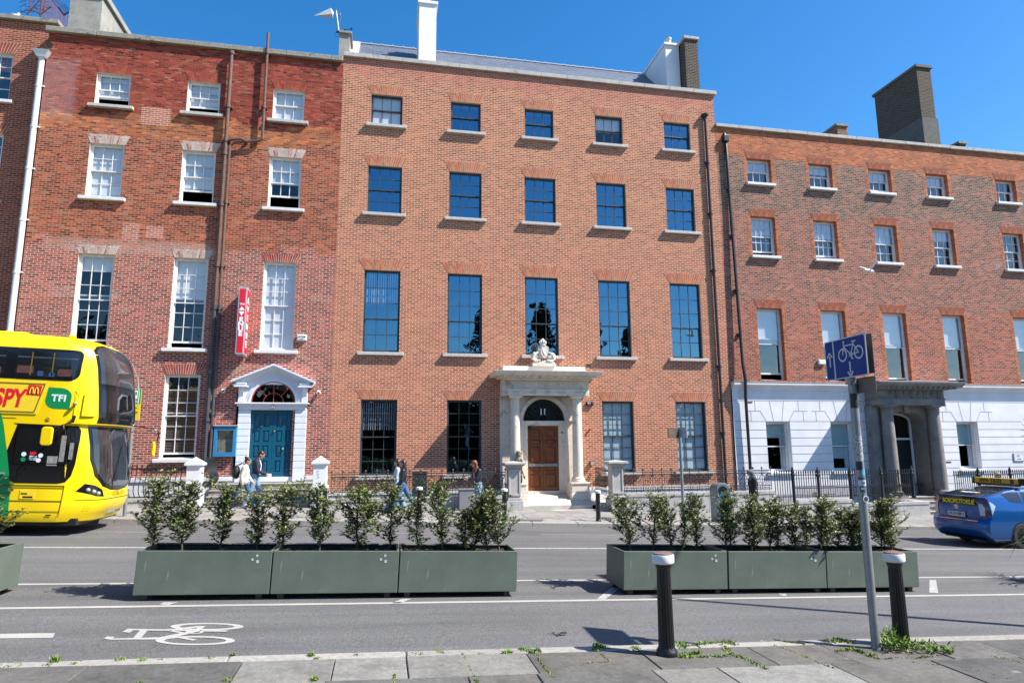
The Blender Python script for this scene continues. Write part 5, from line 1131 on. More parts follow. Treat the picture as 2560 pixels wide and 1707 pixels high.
t = empty('roof_ironwork', tuple(yp_(620, 250)), label='tangled rusty bars and spikes behind the far left parapet', cat='ironwork')
RUST = mat('rusty_paint', (.11, .03, .035), .7, var=.3)
mb = MB()
for a_, b_, r_ in (((610, 250), (635, -60), .03), ((400, 225), (620, -20), .022), ((690, -30), (660, 160), .02), ((445, 130), (470, -40), .02), ((610, 225), (770, 100), .018), ((780, -10), (965, 235), .028), ((960, 235), (1080, 165), .022), ((450, 130), (610, 220), .02)): mb.tube([yp_(*a_), yp_(*b_)], r_, 6)
mb.build('strut', RUST, t, world=True)
mb = MB(); rr = random.Random(8)
for k in range(12):
    x = 790 + k * 19; mb.tube([yp_(x, 440, Yt + 1), yp_(x, 40 + k * 15, Yt + 1)], .012, 4)
for k in range(7): x = 640 + k * 20; mb.tube([yp_(x, 300, Yt + 1), yp_(x, -20, Yt + 1)], .010, 4)
mb.build('bars', RUST, t, world=True)
mb = MB()
for k in range(34):
    x, y = rr.uniform(380, 760), rr.uniform(0, 210); dx, dy = rr.uniform(60, 150) * rr.choice((-1, 1)), rr.uniform(-40, 40); z0 = rr.uniform(-.3, .3)
    mb.tube([yp_(x, y, Yt + z0), yp_(x + dx * .5, y + dy * .5 - rr.uniform(-25, 25), Yt + z0), yp_(x + dx, y + dy, Yt + z0 + .1)], .009, 4)
for k in range(11): a_ = yp_(800 + k * 16, 20 + k * 20); b_ = yp_(850 + k * 17, -5 + k * 18); mb.tube([a_, b_, b_ + Vector((.05, 0, .12))], .009, 4)
mb.build('spikes', RUST, t, world=True)
mb = MB(); mb.box(-12.0, -10.9, D + 3, D + 3.3, 15.5, at('A', 400, 158, D + 3).z); top('roof_wall', mb, BR_F, (-11.5, D + 3, 15.5), label='dark brick wall top seen through the rusty roof bars', cat='wall')
# ================================================================ planters and shrubs
SAGE = mat('sage_green_paint', (.105, .132, .105), .5, var=.14, scale=2.2, fine=.06, stain=((.17, .19, .165), 5, .62))
def scuffs():
    t = SAGE.node_tree; b = t.nodes['Principled BSDF']; l = b.inputs['Base Color'].links[0].from_socket; tc = N(t, 'ShaderNodeTexCoord')
    for sc_, th, c_, am in (((14, 14, 1.1), .66, (.30, .31, .29), .55), ((1.2, 1.2, 22), .70, (.07, .075, .06), .5), ((9, 9, 2.0), .69, (.08, .06, .045), .6)):
        mp = N(t, 'ShaderNodeMapping'); mp.inputs['Scale'].default_value = sc_; mp.inputs['Rotation'].default_value = (0, .12, 0); t.links.new(tc.outputs['Object'], mp.inputs[0])
        r = ramp(t, [(th, (0, 0, 0)), (th + .05, (am,) * 3)]); t.links.new(noise(t, mp.outputs[0], 1.0, 5, .7), r.inputs[0]); l = mixc(t, 'MIX', r.outputs[0], l, c_)
    t.links.new(l, b.inputs['Base Color'])
scuffs()
SOIL = mat('potting_soil', (.045, .024, .016), .95, var=.5, scale=30, bump=1.0, fine=.4)
CASTLE = mat('castle_white', (.50, .52, .50), .6, var=0)
RY = math.atan(G)
def castle(mb, x, z, s):
    w = s; P = [(-.5, 0), (.5, 0), (.42, .5), (.55, .95), (.36, .95), (.33, .75), (.2, .75), (.15, 1.05), (-.15, 1.05), (-.2, .75), (-.33, .75), (-.36, .95), (-.55, .95), (-.42, .5)]
    mb.prism([(x + a * w, z + b * w) for a, b in P], 'y', -.003, -.001)
def planter(x0, label, emblem=True, y=9.59, L=1.675, group='green planters along the cycle lane'):
    t = empty('planter', (x0, y, gz(x0)), ry=RY, label=label, cat='planter', group=group); w = .77; th = .03
    mb = MB(); z0, z1 = .075, .63
    mb.box(0, L, 0, th, z0, z1); mb.box(0, L, w - th, w, z0, z1); mb.box(0, th, th, w - th, z0, z1); mb.box(L - th, L, th, w - th, z0, z1); mb.box(th, L - th, th, w - th, z0, z0 + .03)
    for (a, b, c, d) in ((.03, L - .03, .03, .075), (.03, L - .03, w - .075, w - .03)): mb.box(a, b, c, d, z1 - .02, z1 - .006)
    mb.build('trough', SAGE, t, bevel=.006)
    mb = MB(); nx, ny = 26, 10; rs = random.Random(int(x0 * 100)); hh = [[.555 + rs.uniform(-.014, .014) for _ in range(ny + 1)] for _ in range(nx + 1)]
    for i in range(nx):
        for j in range(ny):
            X = lambda a: th + (L - 2 * th) * a / nx
            Y = lambda b: th + (w - 2 * th) * b / ny
            mb.quad((X(i), Y(j), hh[i][j]), (X(i + 1), Y(j), hh[i + 1][j]), (X(i + 1), Y(j + 1), hh[i + 1][j + 1]), (X(i), Y(j + 1), hh[i][j + 1]))
    for k in range(60): a, b = rs.uniform(.06, L - .06), rs.uniform(.06, w - .06); mb.ball((a, b, .565), rs.uniform(.006, .016), None, .01, 5, 3)
    mb.build('soil', SOIL, t)
    for x in (.09, L - .17):
        for yy in (.05, w - .12): mb = MB(); mb.add([(x, yy, 0), (x + .07, yy, 0), (x + .07, yy + .07, 0), (x, yy + .07, 0), (x - .01, yy - .01, .09), (x + .08, yy - .01, .09), (x + .08, yy + .08, .09), (x - .01, yy + .08, .09)], [(0, 3, 2, 1), (4, 5, 6, 7), (0, 1, 5, 4), (1, 2, 6, 5), (2, 3, 7, 6), (3, 0, 4, 7)]); mb.build('foot', mat('foot_metal', (.05, .045, .04), .6), t)
    if emblem: mb = MB(); castle(mb, L - .19, .555, .030); castle(mb, L - .245, .505, .030); castle(mb, L - .18, .475, .038); mb.build('castle_emblem', CASTLE, t)
    return t
for i, (x0, lab, em) in enumerate([(-3.11, 'left planter of the long row left of the road gap', True), (-1.42, 'middle planter of the long row left of the road gap', True), (.27, 'right planter of the long row left of the road gap', False),
                               (3.56, 'green planter just left of the first fluted bollard', True), (5.26, 'green planter between the two fluted bollards', True), (6.95, 'green planter behind the sign pole and right bollard', False),
                               (-6.46, 'green planter cut by the left edge of the photo', False)]): planter(x0, lab, em)
LEAFC = [(.034, .060, .020), (.055, .100, .030), (.085, .140, .040), (.125, .175, .048), (.18, .21, .06), (.24, .24, .07)]
LEAF = island('holly_leaf', LEAFC, rough=.38, spec=.45); TIP = island('young_leaf', [(.17, .22, .04), (.24, .25, .05), (.13, .19, .035), (.24, .19, .06)], rough=.55, spec=.25)
BARK = mat('green_brown_bark', (.09, .075, .04), .8, var=.3, scale=20); BERRY = mat('berry_red', (.40, .015, .015), .35)
def leaf(mb, p, d, n, L, W, m):
    d = d.normalized(); s = d.cross(n)
    if s.length < .01: s = d.cross(Vector((1, .2, 0)))
    s.normalize(); n = s.cross(d); c = n * (-.18 * W)
    a = p; b = p + d * L; e = p + d * L * .5
    mb.add([a, e + s * W / 2, b, e - s * W / 2, e + c, b + c * .5], [(0, 4, 1), (4, 2, 1), (0, 3, 4), (3, 2, 4)], m)
def shrub_mesh(seed, h, spread=.25, dens=1.0, berry=False):
    r = random.Random(seed); st = MB(); lf = MB()
    pts = []; x = y = 0; n = 9
    for i in range(n + 1): pts.append(Vector((x, y, h * .96 * i / n))); x += r.uniform(-.022, .022); y += r.uniform(-.022, .022)
    st.tube(pts, [.011 * (1 - .75 * i / n) + .002 for i in range(n + 1)], 6)
    def at_(t): f = t * n; i = min(int(f), n - 1); return pts[i].lerp(pts[i + 1], f - i)
    def leaves(path, step, t0):
        for k in range(len(path) - 1):
            a, b = path[k], path[k + 1]; L = (b - a).length; q = 0
            while q < L:
                if r.random() < .72:
                    p = a.lerp(b, q / L); w = r.random() * 6.28; dr = (b - a).normalized(); o = Vector((cos(w), sin(w), r.uniform(-.5, .7))); d = (o + dr * r.uniform(.2, .9)).normalized()
                    top_ = p.z / h; tip = r.random() < (.03 + .38 * max(0, top_ - .5) ** 1.0 * 1.8)
                    leaf(lf, p + o * .004, d, Vector((r.uniform(-.6, .6), r.uniform(-.6, .6), 1)), r.uniform(.034, .056), r.uniform(.021, .032), 1 if tip else 0)
                q += step * r.uniform(.6, 1.4)
    nb = int(34 * dens); cl = [(r.uniform(.15, 1), r.random() * 6.28, r.uniform(.5, 1.35)) for _ in range(9)]
    for i in range(nb):
        t = .12 + .86 * (i + r.random() * .6) / nb; a = at_(t); w = i * 2.4 + r.uniform(-.5, .5); L = spread * (.30 + .75 * min(1, t * 2.2) * (1.12 - t) ** .42) * r.uniform(.5, 1.25); up = r.uniform(.35, 1.5); cm = min(cl, key=lambda q: abs(q[0] - t) * 2.5 + abs(((w - q[1] + pi) % (2 * pi)) - pi) * .35); L *= cm[2] * (.75 + .25 * (1 - t))
        d = Vector((cos(w), sin(w), up)).normalized(); b1 = a + d * L * .5 + Vector((0, 0, -.01)); b2 = b1 + (d + Vector((r.uniform(-.3, .3), r.uniform(-.3, .3), .35))).normalized() * L * .55
        st.tube([a, b1, b2], [.0045, .0035, .0015], 4); leaves([a.lerp(b1, .25), b1, b2], .0105, t)
        for _ in range(3):
            c = b1.lerp(b2, r.random() * .8) if r.random() < .6 else a.lerp(b1, r.uniform(.4, 1)); e = c + Vector((r.uniform(-1, 1), r.uniform(-1, 1), r.uniform(0, 1.1))).normalized() * L * r.uniform(.25, .5); st.tube([c, e], [.003, .0012], 3); leaves([c, e], .0105, t)
    leaves([at_(u) for u in (.35, .55, .75, .9, 1)], .014, 1)
    if berry:
        for k in range(46): t = r.uniform(.3, .85); w = r.random() * 6.28; q = r.uniform(.03, .16); p = at_(t) + Vector((cos(w) * q, sin(w) * q, 0)); lf.ball(p, .009, n=6, k=4, m=2)
    return st.mesh('stem', BARK, True), lf.mesh('foliage', [LEAF, TIP, BERRY])
SHM = [shrub_mesh(s, 1.0, sp, dn, b) for s, sp, dn, b in ((1, .42, 1.3, 0), (2, .37, 1.2, 0), (3, .46, 1.45, 0), (4, .40, 1.35, 0), (5, .34, 1.0, 0), (6, .44, 1.4, 0), (7, .46, 1.45, 1))]
def shrub(x, y, h, k, rot, sw, label, group):
    z = gz(x) + .55; t = empty('holly_shrub', (x, y, z), rz=rot, label=label, cat='shrub', group=group); t.scale = (sw, sw, h * .86); t.rotation_euler[0] = ((rot * 7.3) % 1 - .5) * .22; t.rotation_euler[1] = ((rot * 3.7) % 1 - .5) * .22
    for nm, me in zip(('stem', 'foliage'), SHM[k]): o = bpy.data.objects.new(nm, me); COL.objects.link(o); o.parent = t
rs = random.Random(21)
G1 = [(-3.0, 1.14, 1), (-2.65, 1.08, 2), (-2.2, 1.05, 3), (-1.69, .93, 6), (-1.33, 1.03, 0), (-.82, 1.08, 2), (-.34, 1.05, 5), (.13, 1.08, 1), (.59, .92, 4), (.92, 1.14, 0), (1.24, .72, 5), (1.38, .88, 3), (1.59, .98, 4), (1.75, 1.06, 2)]
G2 = [(3.89, .98, 5), (4.25, 1.02, 1), (4.58, 1.0, 3), (4.69, .88, 4), (5.03, 1.0, 0), (5.39, .98, 2), (5.65, 1.05, 1), (5.8, 1.08, 4), (5.98, .85, 5), (6.26, .98, 3), (6.39, .9, 1), (6.62, .86, 0), (6.81, .86, 4), (7.06, 1.0, 1), (7.3, .94, 2), (7.48, .8, 4), (7.73, .82, 3), (7.9, .85, 1), (8.25, 1.0, 2), (8.42, .95, 4), (8.59, .92, 1)]
GL1, GL2 = 'holly shrubs in the left row of planters', 'holly shrubs in the right row of planters'
ORD = ['first', 'second', 'third', 'fourth', 'fifth', 'sixth', 'seventh', 'eighth', 'ninth', 'tenth', 'eleventh', 'twelfth', 'thirteenth', 'fourteenth', 'fifteenth', 'sixteenth', 'seventeenth', 'eighteenth', 'nineteenth', 'twentieth', 'last']
for i, (x, h, k) in enumerate(G1):
    lab = 'holly shrub with red berries, fourth from the left in the long left planter row' if i == 3 else f'{ORD[i]} holly shrub from the left in the planter row left of the road gap'
    shrub(x, 9.97 + (0 if i in (3, 4) else rs.uniform(-.14, .16)), h, k, rs.random() * 6, rs.uniform(1.0, 1.35), lab, GL1)
for i, (x, h, k) in enumerate(G2):
    shrub(x, 9.97 + rs.uniform(-.18, .18), h, k, rs.random() * 6, rs.uniform(.88, 1.15), f'{ORD[i]} holly shrub from the left in the planter row behind the bollards', GL2)
for i, (x, h) in enumerate(((-5.03, 1.02), (-5.38, .95), (-5.8, 1.0))):
    shrub(x, 9.97, h, (2, 1, 3)[i], i, 1.15, ('nearest the corner', 'next to the corner one', 'furthest left')[i].join(('holly shrub ', ' of the planter cut by the left edge')), 'holly shrubs in the planter at the left edge')
# long-leaved plant at the right edge, in its own planter
planter(11.78, 'green planter with long leaved plant just past the right edge', False)
t = empty('spiky_plant', (12.15, 9.97, gz(12.15) + .55), label='plant with long arching strap leaves at the right edge of the photo', cat='plant')
mb = MB(); r = random.Random(3)
for k in range(70):
    w = r.random() * 6.28; L = r.uniform(.8, 1.45); up = r.uniform(.35, 1.2); d = Vector((cos(w), sin(w), 0)); s = Vector((-sin(w), cos(w), 0)); prev = None
    for j in range(8):
        q = j / 7; p = Vector((0, 0, .1)) + d * (L * q * .9) + Vector((0, 0, up * L * (q - q * q * 1.15))); wd_ = .014 * (1 - q) ** .6 + .002
        cur = (p + s * wd_, p - s * wd_)
        if prev: mb.quad(prev[0], prev[1], cur[1], cur[0])
        prev = cur
mb.build('leaves', island('strap_leaf', [(.06, .10, .02), (.12, .16, .04), (.20, .20, .06)], .4), t)
# ================================================================ bollards
def fluted(x, y, label):
    b = gz(x) + PV; t = empty('fluted_bollard', (x, y, b), label=label, cat='bollard', group='fluted cast iron bollards on the near pavement')
    mb = MB(); n = 64; rings = [(.108, 0), (.108, .02), (.10, .05), (.084, .07), (.080, .09), (.078, .12), (.076, .30), (.072, .6), (.068, .80), (.068, .815), (.078, .83), (.078, .85), (.085, .87)]
    vs = []; 
    for q, (r_, z) in enumerate(rings):
        for k in range(n): a = 2 * pi * k / n; f = 1 - (.085 if (k % 4) in (0,) else 0) * (1 if 4 <= q <= 8 else 0); vs.append((r_ * f * cos(a), r_ * f * sin(a), z))
    mb.add(vs, [(i * n + k, i * n + (k + 1) % n, (i + 1) * n + (k + 1) % n, (i + 1) * n + k) for i in range(len(rings) - 1) for k in range(n)]); mb.build('shaft', BPAINT, t, smooth=True)
    mb = MB(); mb.lathe((0, 0, 0), [(.085, .865), (.106, .875), (.110, .885), (.110, .945), (.106, .955), (.0, .957)], 40, cap=False); mb.build('cap', [WHITE], t, smooth=True)
    mb = MB(); mb.lathe((0, 0, 0), [(.098, .9555), (.095, .968), (.06, .978), (0, .98)], 32, cap=False); mb.build('cap_top', mat('rusty_top', (.16, .10, .08), .6, var=.4, scale=20), t, smooth=True)
BPAINT = mat('chipped_black', (.008, .008, .009), .33, var=.3, scale=8, bump=.25, stain=((.10, .095, .09), 22, .70))
fluted(2.805, 6.40, 'left fluted black bollard with white cap on the near kerb'); fluted(5.53, 6.47, 'right fluted black bollard with white cap beside the sign pole, weeds at its foot')
for i, x in enumerate((-1.48, 1.06, 3.47, 6.26)):
    b = gz(x) + PV; t = empty('pavement_bollard', (x, 18.75, b), label=('slim black bollard in front of the right white pier', 'slim black bollard behind the shrubs beside the striding women', 'slim black bollard behind the shrubs in front of the left granite pier', 'slim black bollard standing clear before the wooden door steps')[i], cat='bollard', group='slim bollards along the far kerb')
    mb = MB(); mb.lathe((0, 0, 0), [(.085, 0), (.085, .03), (.068, .05), (.066, .78), (.078, .80)], 18); mb.build('shaft', BLACK, t, smooth=True); mb = MB(); mb.lathe((0, 0, 0), [(.092, .80), (.095, .82), (.092, .865), (.05, .88), (0, .882)], 18, cap=False); mb.build('cap', WHITE, t, smooth=True)
# ================================================================ cycle sign and its pole
sx, sy = 5.16, 6.41; b = gz(sx) + PV
t = empty('cycle_sign', (sx, sy, b), label='blue cycle lane sign on a stickered grey pole', cat='sign')
GALV = mat('galvanised_pole', (.26, .28, .285), .42, var=.16, scale=6, metal=.45, bump=.08)
mb = MB(); mb.lathe((0, 0, 0), [(.050, 0), (.046, .02), (.044, .05), (.044, 3.18 - b), (.0, 3.19 - b)], 24, cap=False); pole = mb.build('pole', GALV, t, smooth=True)
fz = 3.01 - b
pl = bpy.data.objects.new('sign_plate', MB().box(-.35, .35, -.004, .004, -.228, .228).mesh('sign_plate', mat('sign_back', (.30, .31, .31), .5, metal=.3))); COL.objects.link(pl); pl.parent = t
pl.location = (-.055, 0, fz); pl.rotation_euler = (0, 0, -pi / 2 - .04)
def rrect(mb, x0, x1, z0, z1, r, y, m=0):
    P = []
    for cx, cz, a0 in ((x1 - r, z1 - r, 0), (x0 + r, z1 - r, 90), (x0 + r, z0 + r, 180), (x1 - r, z0 + r, 270)):
        for k in range(6): a = radians(a0 + k * 18); P.append((cx + r * cos(a), cz + r * sin(a)))
    mb.prism(P[::-1], 'y', y, y + .002, m)
SB = mat('sign_blue', (.0, .045, .22), .5, var=.04, spec=.25); SWH = mat('sign_legend', (.55, .57, .62), .45, var=.05)
mb = MB(); rrect(mb, -.35, .35, -.228, .228, .035, -.0065); mb.build('border', SWH, pl)
mb = MB(); rrect(mb, -.338, .338, -.216, .216, .028, -.0085); mb.build('blue_face', SB, pl)
mb = MB(); Yf = -.0105
def seg(x0, z0, x1, z1, w):
    d = Vector((x1 - x0, 0, z1 - z0)); n = Vector((-d.z, 0, d.x)).normalized() * w / 2; mb.prism([(x0 + n.x, z0 + n.z), (x0 - n.x, z0 - n.z), (x1 - n.x, z1 - n.z), (x1 + n.x, z1 + n.z)][::-1], 'y', Yf, Yf + .0015)
def ring(cx, cz, r0, r1, n=32):
    for k in range(n): a, c = 2 * pi * k / n, 2 * pi * (k + 1) / n; mb.poly([(cx + r0 * cos(a), Yf, cz + r0 * sin(a)), (cx + r1 * cos(a), Yf, cz + r1 * sin(a)), (cx + r1 * cos(c), Yf, cz + r1 * sin(c)), (cx + r0 * cos(c), Yf, cz + r0 * sin(c))][::-1])
seg(-.19, -.216, -.19, .216, .022)
def arrow(x, z, s):  # s=+1 up
    seg(x, z - s * .075, x, z + s * .05, .022); seg(x, z + s * .088, x - .045, z + s * .035, .02); seg(x, z + s * .088, x + .045, z + s * .035, .02)
arrow(-.265, 0, 1); arrow(.075, -.125, -1)
W1, W2 = (-.035, .035), (.235, .035); ring(*W1, .058, .076); ring(*W2, .058, .076); ring(.105, .025, .018, .030, 18)
for a in ((W1[0], W1[1], .0, .16), (0.0, .16, -.015, .18), (-.015, .18, .015, .185), (.0, .135, .15, .135), (.0, .12, .105, .025), (.105, .025, .165, .165), (.13, .168, .20, .168), (.105, .025, W2[0], W2[1]), (.155, .135, W2[0], W2[1]), (.105, .025, .125, -.02), (.11, -.022, .14, -.022)): seg(*a, .014)
mb.build('cycle_symbol', SWH, pl)
mb = MB(); mb.box(.048, .054, -.30, .30, fz - .20, fz + .235); rm = mb.build('rear_plate', mat('sign_back_dark', (.07, .075, .08), .5, metal=.3), t)
mb = MB(); mb.box(.048, .054, -.30, .06, fz - .40, fz - .23); mb.build('lower_plate', mat('sign_back_brown', (.14, .125, .11), .5), t)
mb = MB()
for z in (fz - .12, fz + .12, fz - .30): mb.lathe((0, 0, z), [(.05, 0), (.05, .03)], 16); mb.box(-.055, -.04, -.04, .04, z, z + .03); mb.box(.04, .055, -.04, .04, z, z + .03)
mb.build('clamp', GALV, t)
# stickers wrapped round the pole
def sticker(z0, z1, a0, a1, m, name='sticker', r=.0455):
    mb = MB(); n = 8
    for k in range(n): a, c = radians(a0 + (a1 - a0) * k / n), radians(a0 + (a1 - a0) * (k + 1) / n); mb.quad((r * cos(a), r * sin(a), z0), (r * cos(c), r * sin(c), z0), (r * cos(c), r * sin(c), z1), (r * cos(a), r * sin(a), z1))
    return mb.build(name, m, pole, smooth=True)
def zS(y): return at('S', 300, y, 6.41).z - b
TORN = mat('torn_paper', (.40, .41, .40), .8, var=.6, scale=60, stain=((.10, .11, .11), 40, .5)); SK = mat('sticker_black', (.02, .025, .02), .5, var=.5, scale=50); SBL = mat('sticker_sky', (.10, .38, .62), .5, var=.3, scale=40); STL = mat('sticker_teal', (.02, .09, .13), .5, var=.4, scale=50); SWT = mat('sticker_white', (.62, .60, .66), .5, var=.2, scale=50)
sticker(zS(690), zS(575), 180, 300, SK); sticker(zS(1105), zS(905), 175, 330, TORN); sticker(zS(1175), zS(1105), 180, 270, SK); sticker(zS(1210), zS(1165), 255, 330, SBL); sticker(zS(1260), zS(1228), 200, 290, STL, r=.0452); sticker(zS(1297), zS(1252), 190, 320, SWT); sticker(zS(1345), zS(1298), 210, 290, STL)
sticker(zS(840), zS(790), 300, 350, mat('sticker_red', (.35, .04, .05), .5)); 
th0 = radians(252); 
def ptext(s, size, z, a, m, r=.0475): text('lettering', s, size, m, pole, (r * cos(a), r * sin(a), z), rot=(pi / 2, 0, a + pi / 2), ext=.0004, bold=.001)
ptext('18', .045, zS(1275), radians(255), mat('ink_navy', (.03, .02, .12), .5)); ptext('BED', .026, zS(1320), radians(252), SWT)
mb = MB(); a = radians(275); c = Vector((.046 * cos(a), .046 * sin(a), zS(1400)))
stk = bpy.data.objects.new('sticker', MB().lathe((0, 0, 0), [(.0, -.001), (.036, -.001), (.036, .0005)], 22, ax='y', cap=False).mesh('sticker', SWT)); COL.objects.link(stk); stk.parent = pole; stk.location = c; stk.rotation_euler = (0, 0, a + pi / 2)
eye_ = MB().lathe((0, -.002, 0), [(.0, -.001), (.026, -.001), (.026, .0005)], 20, ax='y', cap=False).build('sticker_print', INK, pole); eye_.location = c; eye_.rotation_euler = stk.rotation_euler
# lamp post just outside the frame, whose long shadow crosses the road
t = empty('lamp_post', (10.75, 6.45, gz(10.75) + PV), label='tall grey lamp post past the right edge that throws the long road shadow', cat='lamp post')
mb = MB(); mb.lathe((0, 0, 0), [(.11, 0), (.10, .9), (.07, 1.0), (.055, 7.5), (.04, 8.5)], 16); mb.build('pole', GALV, t, smooth=True)
mb = MB(); mb.tube([(0, 0, 8.3), (0, .5, 8.6), (0, 1.2, 8.65)], .03, 8); mb.box(-.12, .12, 1.1, 1.7, 8.6, 8.72); mb.build('lantern', GALV, t)
mb = MB(); mb.box(-.6, .45, .06, .08, 1.35, 2.35); mb.build('notice_panel', mat('panel_grey', (.3, .3, .3), .6), t)
# ================================================================ far pavement furniture
x = 9.03; y = 18.95; b = gz(x) + PV
t = empty('signpost', (x, y, b), label='grey post with small dark angled sign plates by the far kerb', cat='sign post')
MB().lathe((0, 0, 0), [(.045, 0), (.045, 2.60 - b)], 14).build('pole', GALV, t, smooth=True)
mb = MB(); mb.xf = Matrix.Rotation(radians(28), 4, 'Z'); mb.box(-.58, -.03, -.015, .015, 2.28 - b, 2.57 - b); mb.build('sign_plate', mat('brown_plate', (.09, .065, .05), .6, var=.3), t)
mb = MB(); mb.xf = Matrix.Rotation(radians(-60), 4, 'Z'); mb.box(-.02, .30, -.06, -.04, 2.28 - b, 2.60 - b); mb.build('second_plate', mat('pale_plate', (.4, .45, .5), .5, metal=.3), t)
x = 10.27; y = 18.95; b = gz(x) + PV
t = empty('litter_bin', (x, y, b), label='rounded grey litter bin with blue opening behind the shrubs', cat='bin')
BINM = mat('bin_grey', (.17, .21, .23), .35, var=.12, metal=.3)
mb = MB(); pr = [(-.23, 0), (.23, 0)] + [(.23 * cos(pi * k / 14), .97 + .20 * sin(pi * k / 14)) for k in range(15)]; mb.prism(pr, 'y', -.22, .22); mb.build('shell', BINM, t, bevel=.02)
mb = MB(); pr = [(.15 * cos(2 * pi * k / 24) - .02, .95 + .13 * sin(2 * pi * k / 24)) for k in range(24)]; mb.prism(pr[::-1], 'y', -.228, -.215); mb.build('opening', BLACK, t); MB().box(-.17, .10, -.232, -.225, .70, .84).build('blue_label', mat('label_blue', (.02, .18, .38), .5), t)
p = Vector((1.27, 22.42, .3)); t = empty('cabinet', tuple(p), label='dark green metal cabinet behind the scroll railing', cat='cabinet')
CG = mat('cabinet_green', (.018, .035, .028), .4, var=.2); MB().box(-.235, .235, -.15, .15, -.5, .90).build('body', CG, t, bevel=.01); MB().box(-.25, .25, -.17, .17, .90, .95).build('lid', CG, t)
p = gnd('V', 1715, 755, PV); t = empty('utility_box', (p.x, 21.5, gz(p.x) + PV), label='low grey utility box on the pavement beside the phone user', cat='box')
MB().box(-.33, .33, 0, .3, 0, .66).build('body', mat('box_grey', (.20, .205, .215), .6, var=.15), t, bevel=.015); MB().box(-.35, .35, -.02, .32, .66, .69).build('lid', mat('box_grey', (.20, .205, .215), .6), t)
# bus stop
x = -6.40; y = 18.72; b = gz(x) + PV
t = empty('bus_stop', (x, y, b), label='green and yellow bus stop flag on a steel pole behind the bus', cat='bus stop')
MB().lathe((0, 0, 0), [(.045, 0), (.045, 3.62 - b)], 14).build('pole', GALV, t, smooth=True)
z0, z1 = 2.80 - b, 3.60 - b; zm = z0 + (z1 - z0) * .52
fl = MB().box(-.11, .18, -.07, -.045, z0, z1).build('flag', mat('stop_yellow', (.70, .58, .02), .45, var=.05), t)
MB().box(-.11, .18, -.074, -.069, zm, z1).build('green_panel', mat('stop_green', (.01, .32, .12), .45, var=.05), fl)
mb = MB(); cx = .035; cz = zm + .24
mb.prism([(cx - .06, cz - .08), (cx + .06, cz - .08), (cx + .06, cz + .09), (cx + .04, cz + .11), (cx - .04, cz + .11), (cx - .06, cz + .09)], 'y', -.078, -.074)
mb.box(cx - .05, cx - .02, -.078, -.074, cz - .11, cz - .08); mb.box(cx + .02, cx + .05, -.078, -.074, cz - .11, cz - .08); mb.build('bus_icon', WINK, fl); MB().box(cx - .045, cx + .045, -.081, -.0785, cz - .01, cz + .07).build('bus_icon_window', mat('stop_green', (.01, .32, .12)), fl)
text('lettering', 'Bus Stop', .055, WINK, fl, (cx, -.076, zm + .06), bold=.001); text('lettering', 'Stop 4350', .035, INK, fl, (cx, -.072, zm - .10)); text('lettering', '11 37 38', .05, INK, fl, (cx, -.072, zm - .22), bold=.001)
# ================================================================ weeds
GR = island('weed_green', [(.10, .20, .02), (.16, .27, .03), (.08, .15, .02), (.24, .28, .05)], .6); DRY = island('dry_weed', [(.30, .26, .08), (.22, .22, .06)], .8)
def tuft(mb, x, y, n, rad, h, r, up=PV, m=0):
    for k in range(n):
        a = r.random() * 6.28; q = rad * r.random() ** .7; px, py = x + q * cos(a), y + q * sin(a); z = gz(px) + up; w = r.uniform(.003, .007); L = h * r.uniform(.4, 1.1); b_ = r.random() * 6.28; le = r.uniform(.3, 1.2)
        d = Vector((cos(b_) * le, sin(b_) * le, 1)).normalized(); s = Vector((-sin(b_), cos(b_), 0)) * w; p = Vector((px, py, z)); e = p + d * L; md = p + d * L * .55 + Vector((0, 0, L * .08))
        mb.add([p - s, p + s, md + s * .9, md - s * .9, e], [(0, 1, 2, 3), (3, 2, 4)], m)
mb = MB(); r = random.Random(9)
for c, x, y, n, rad, h in [('G', 365, 1425, 60, .05, .06), ('G', 310, 1448, 20, .05, .02), ('G', 790, 1415, 50, .06, .03), ('G', 930, 1418, 40, .05, .025), ('G', 1055, 1412, 15, .04, .015), ('G', 1370, 1402, 25, .05, .015), ('G', 1517, 1388, 50, .03, .035), ('G', 2030, 1388, 60, .05, .04), ('G', 2080, 1405, 20, .04, .02), ('G', 1490, 1550, 40, .05, .03), ('G', 2050, 1545, 60, .05, .03), ('G', 920, 1565, 30, .05, .02), ('G', 60, 1458, 60, .15, .012), ('G', 480, 1442, 20, .05, .015),
        ('H', 80, 1385, 20, .03, .02), ('H', 480, 1375, 40, .08, .015), ('H', 620, 1360, 40, .06, .02), ('H', 640, 1370, 15, .03, .02), ('H', 900, 1372, 20, .06, .012), ('H', 1070, 1368, 70, .06, .04), ('H', 1180, 1350, 90, .08, .03), ('H', 1240, 1362, 70, .06, .045), ('H', 1665, 1328, 90, .08, .04), ('H', 1650, 1352, 60, .05, .035), ('H', 1700, 1340, 50, .07, .025), ('H', 1905, 1340, 60, .07, .03), ('H', 2205, 1325, 80, .10, .05), ('H', 2215, 1395, 80, .09, .05), ('H', 1010, 1410, 40, .09, .012), ('H', 1150, 1405, 20, .05, .012)]:
    p = gnd(c, x, y, PV); tuft(mb, p.x, p.y, int(n * .85), rad * .85, h, r)
def weedline(c, pts, n, rad, h, dry=.2):
    for i in range(n):
        t = r.random() * (len(pts) - 1); k = int(t); a, b_ = pts[k], pts[k + 1]; f = t - k; p = gnd(c, a[0] + (b_[0] - a[0]) * f, a[1] + (b_[1] - a[1]) * f, PV); tuft(mb, p.x, p.y, 3, rad, h * r.uniform(.5, 1.3), r, m=1 if r.random() < dry else 0)
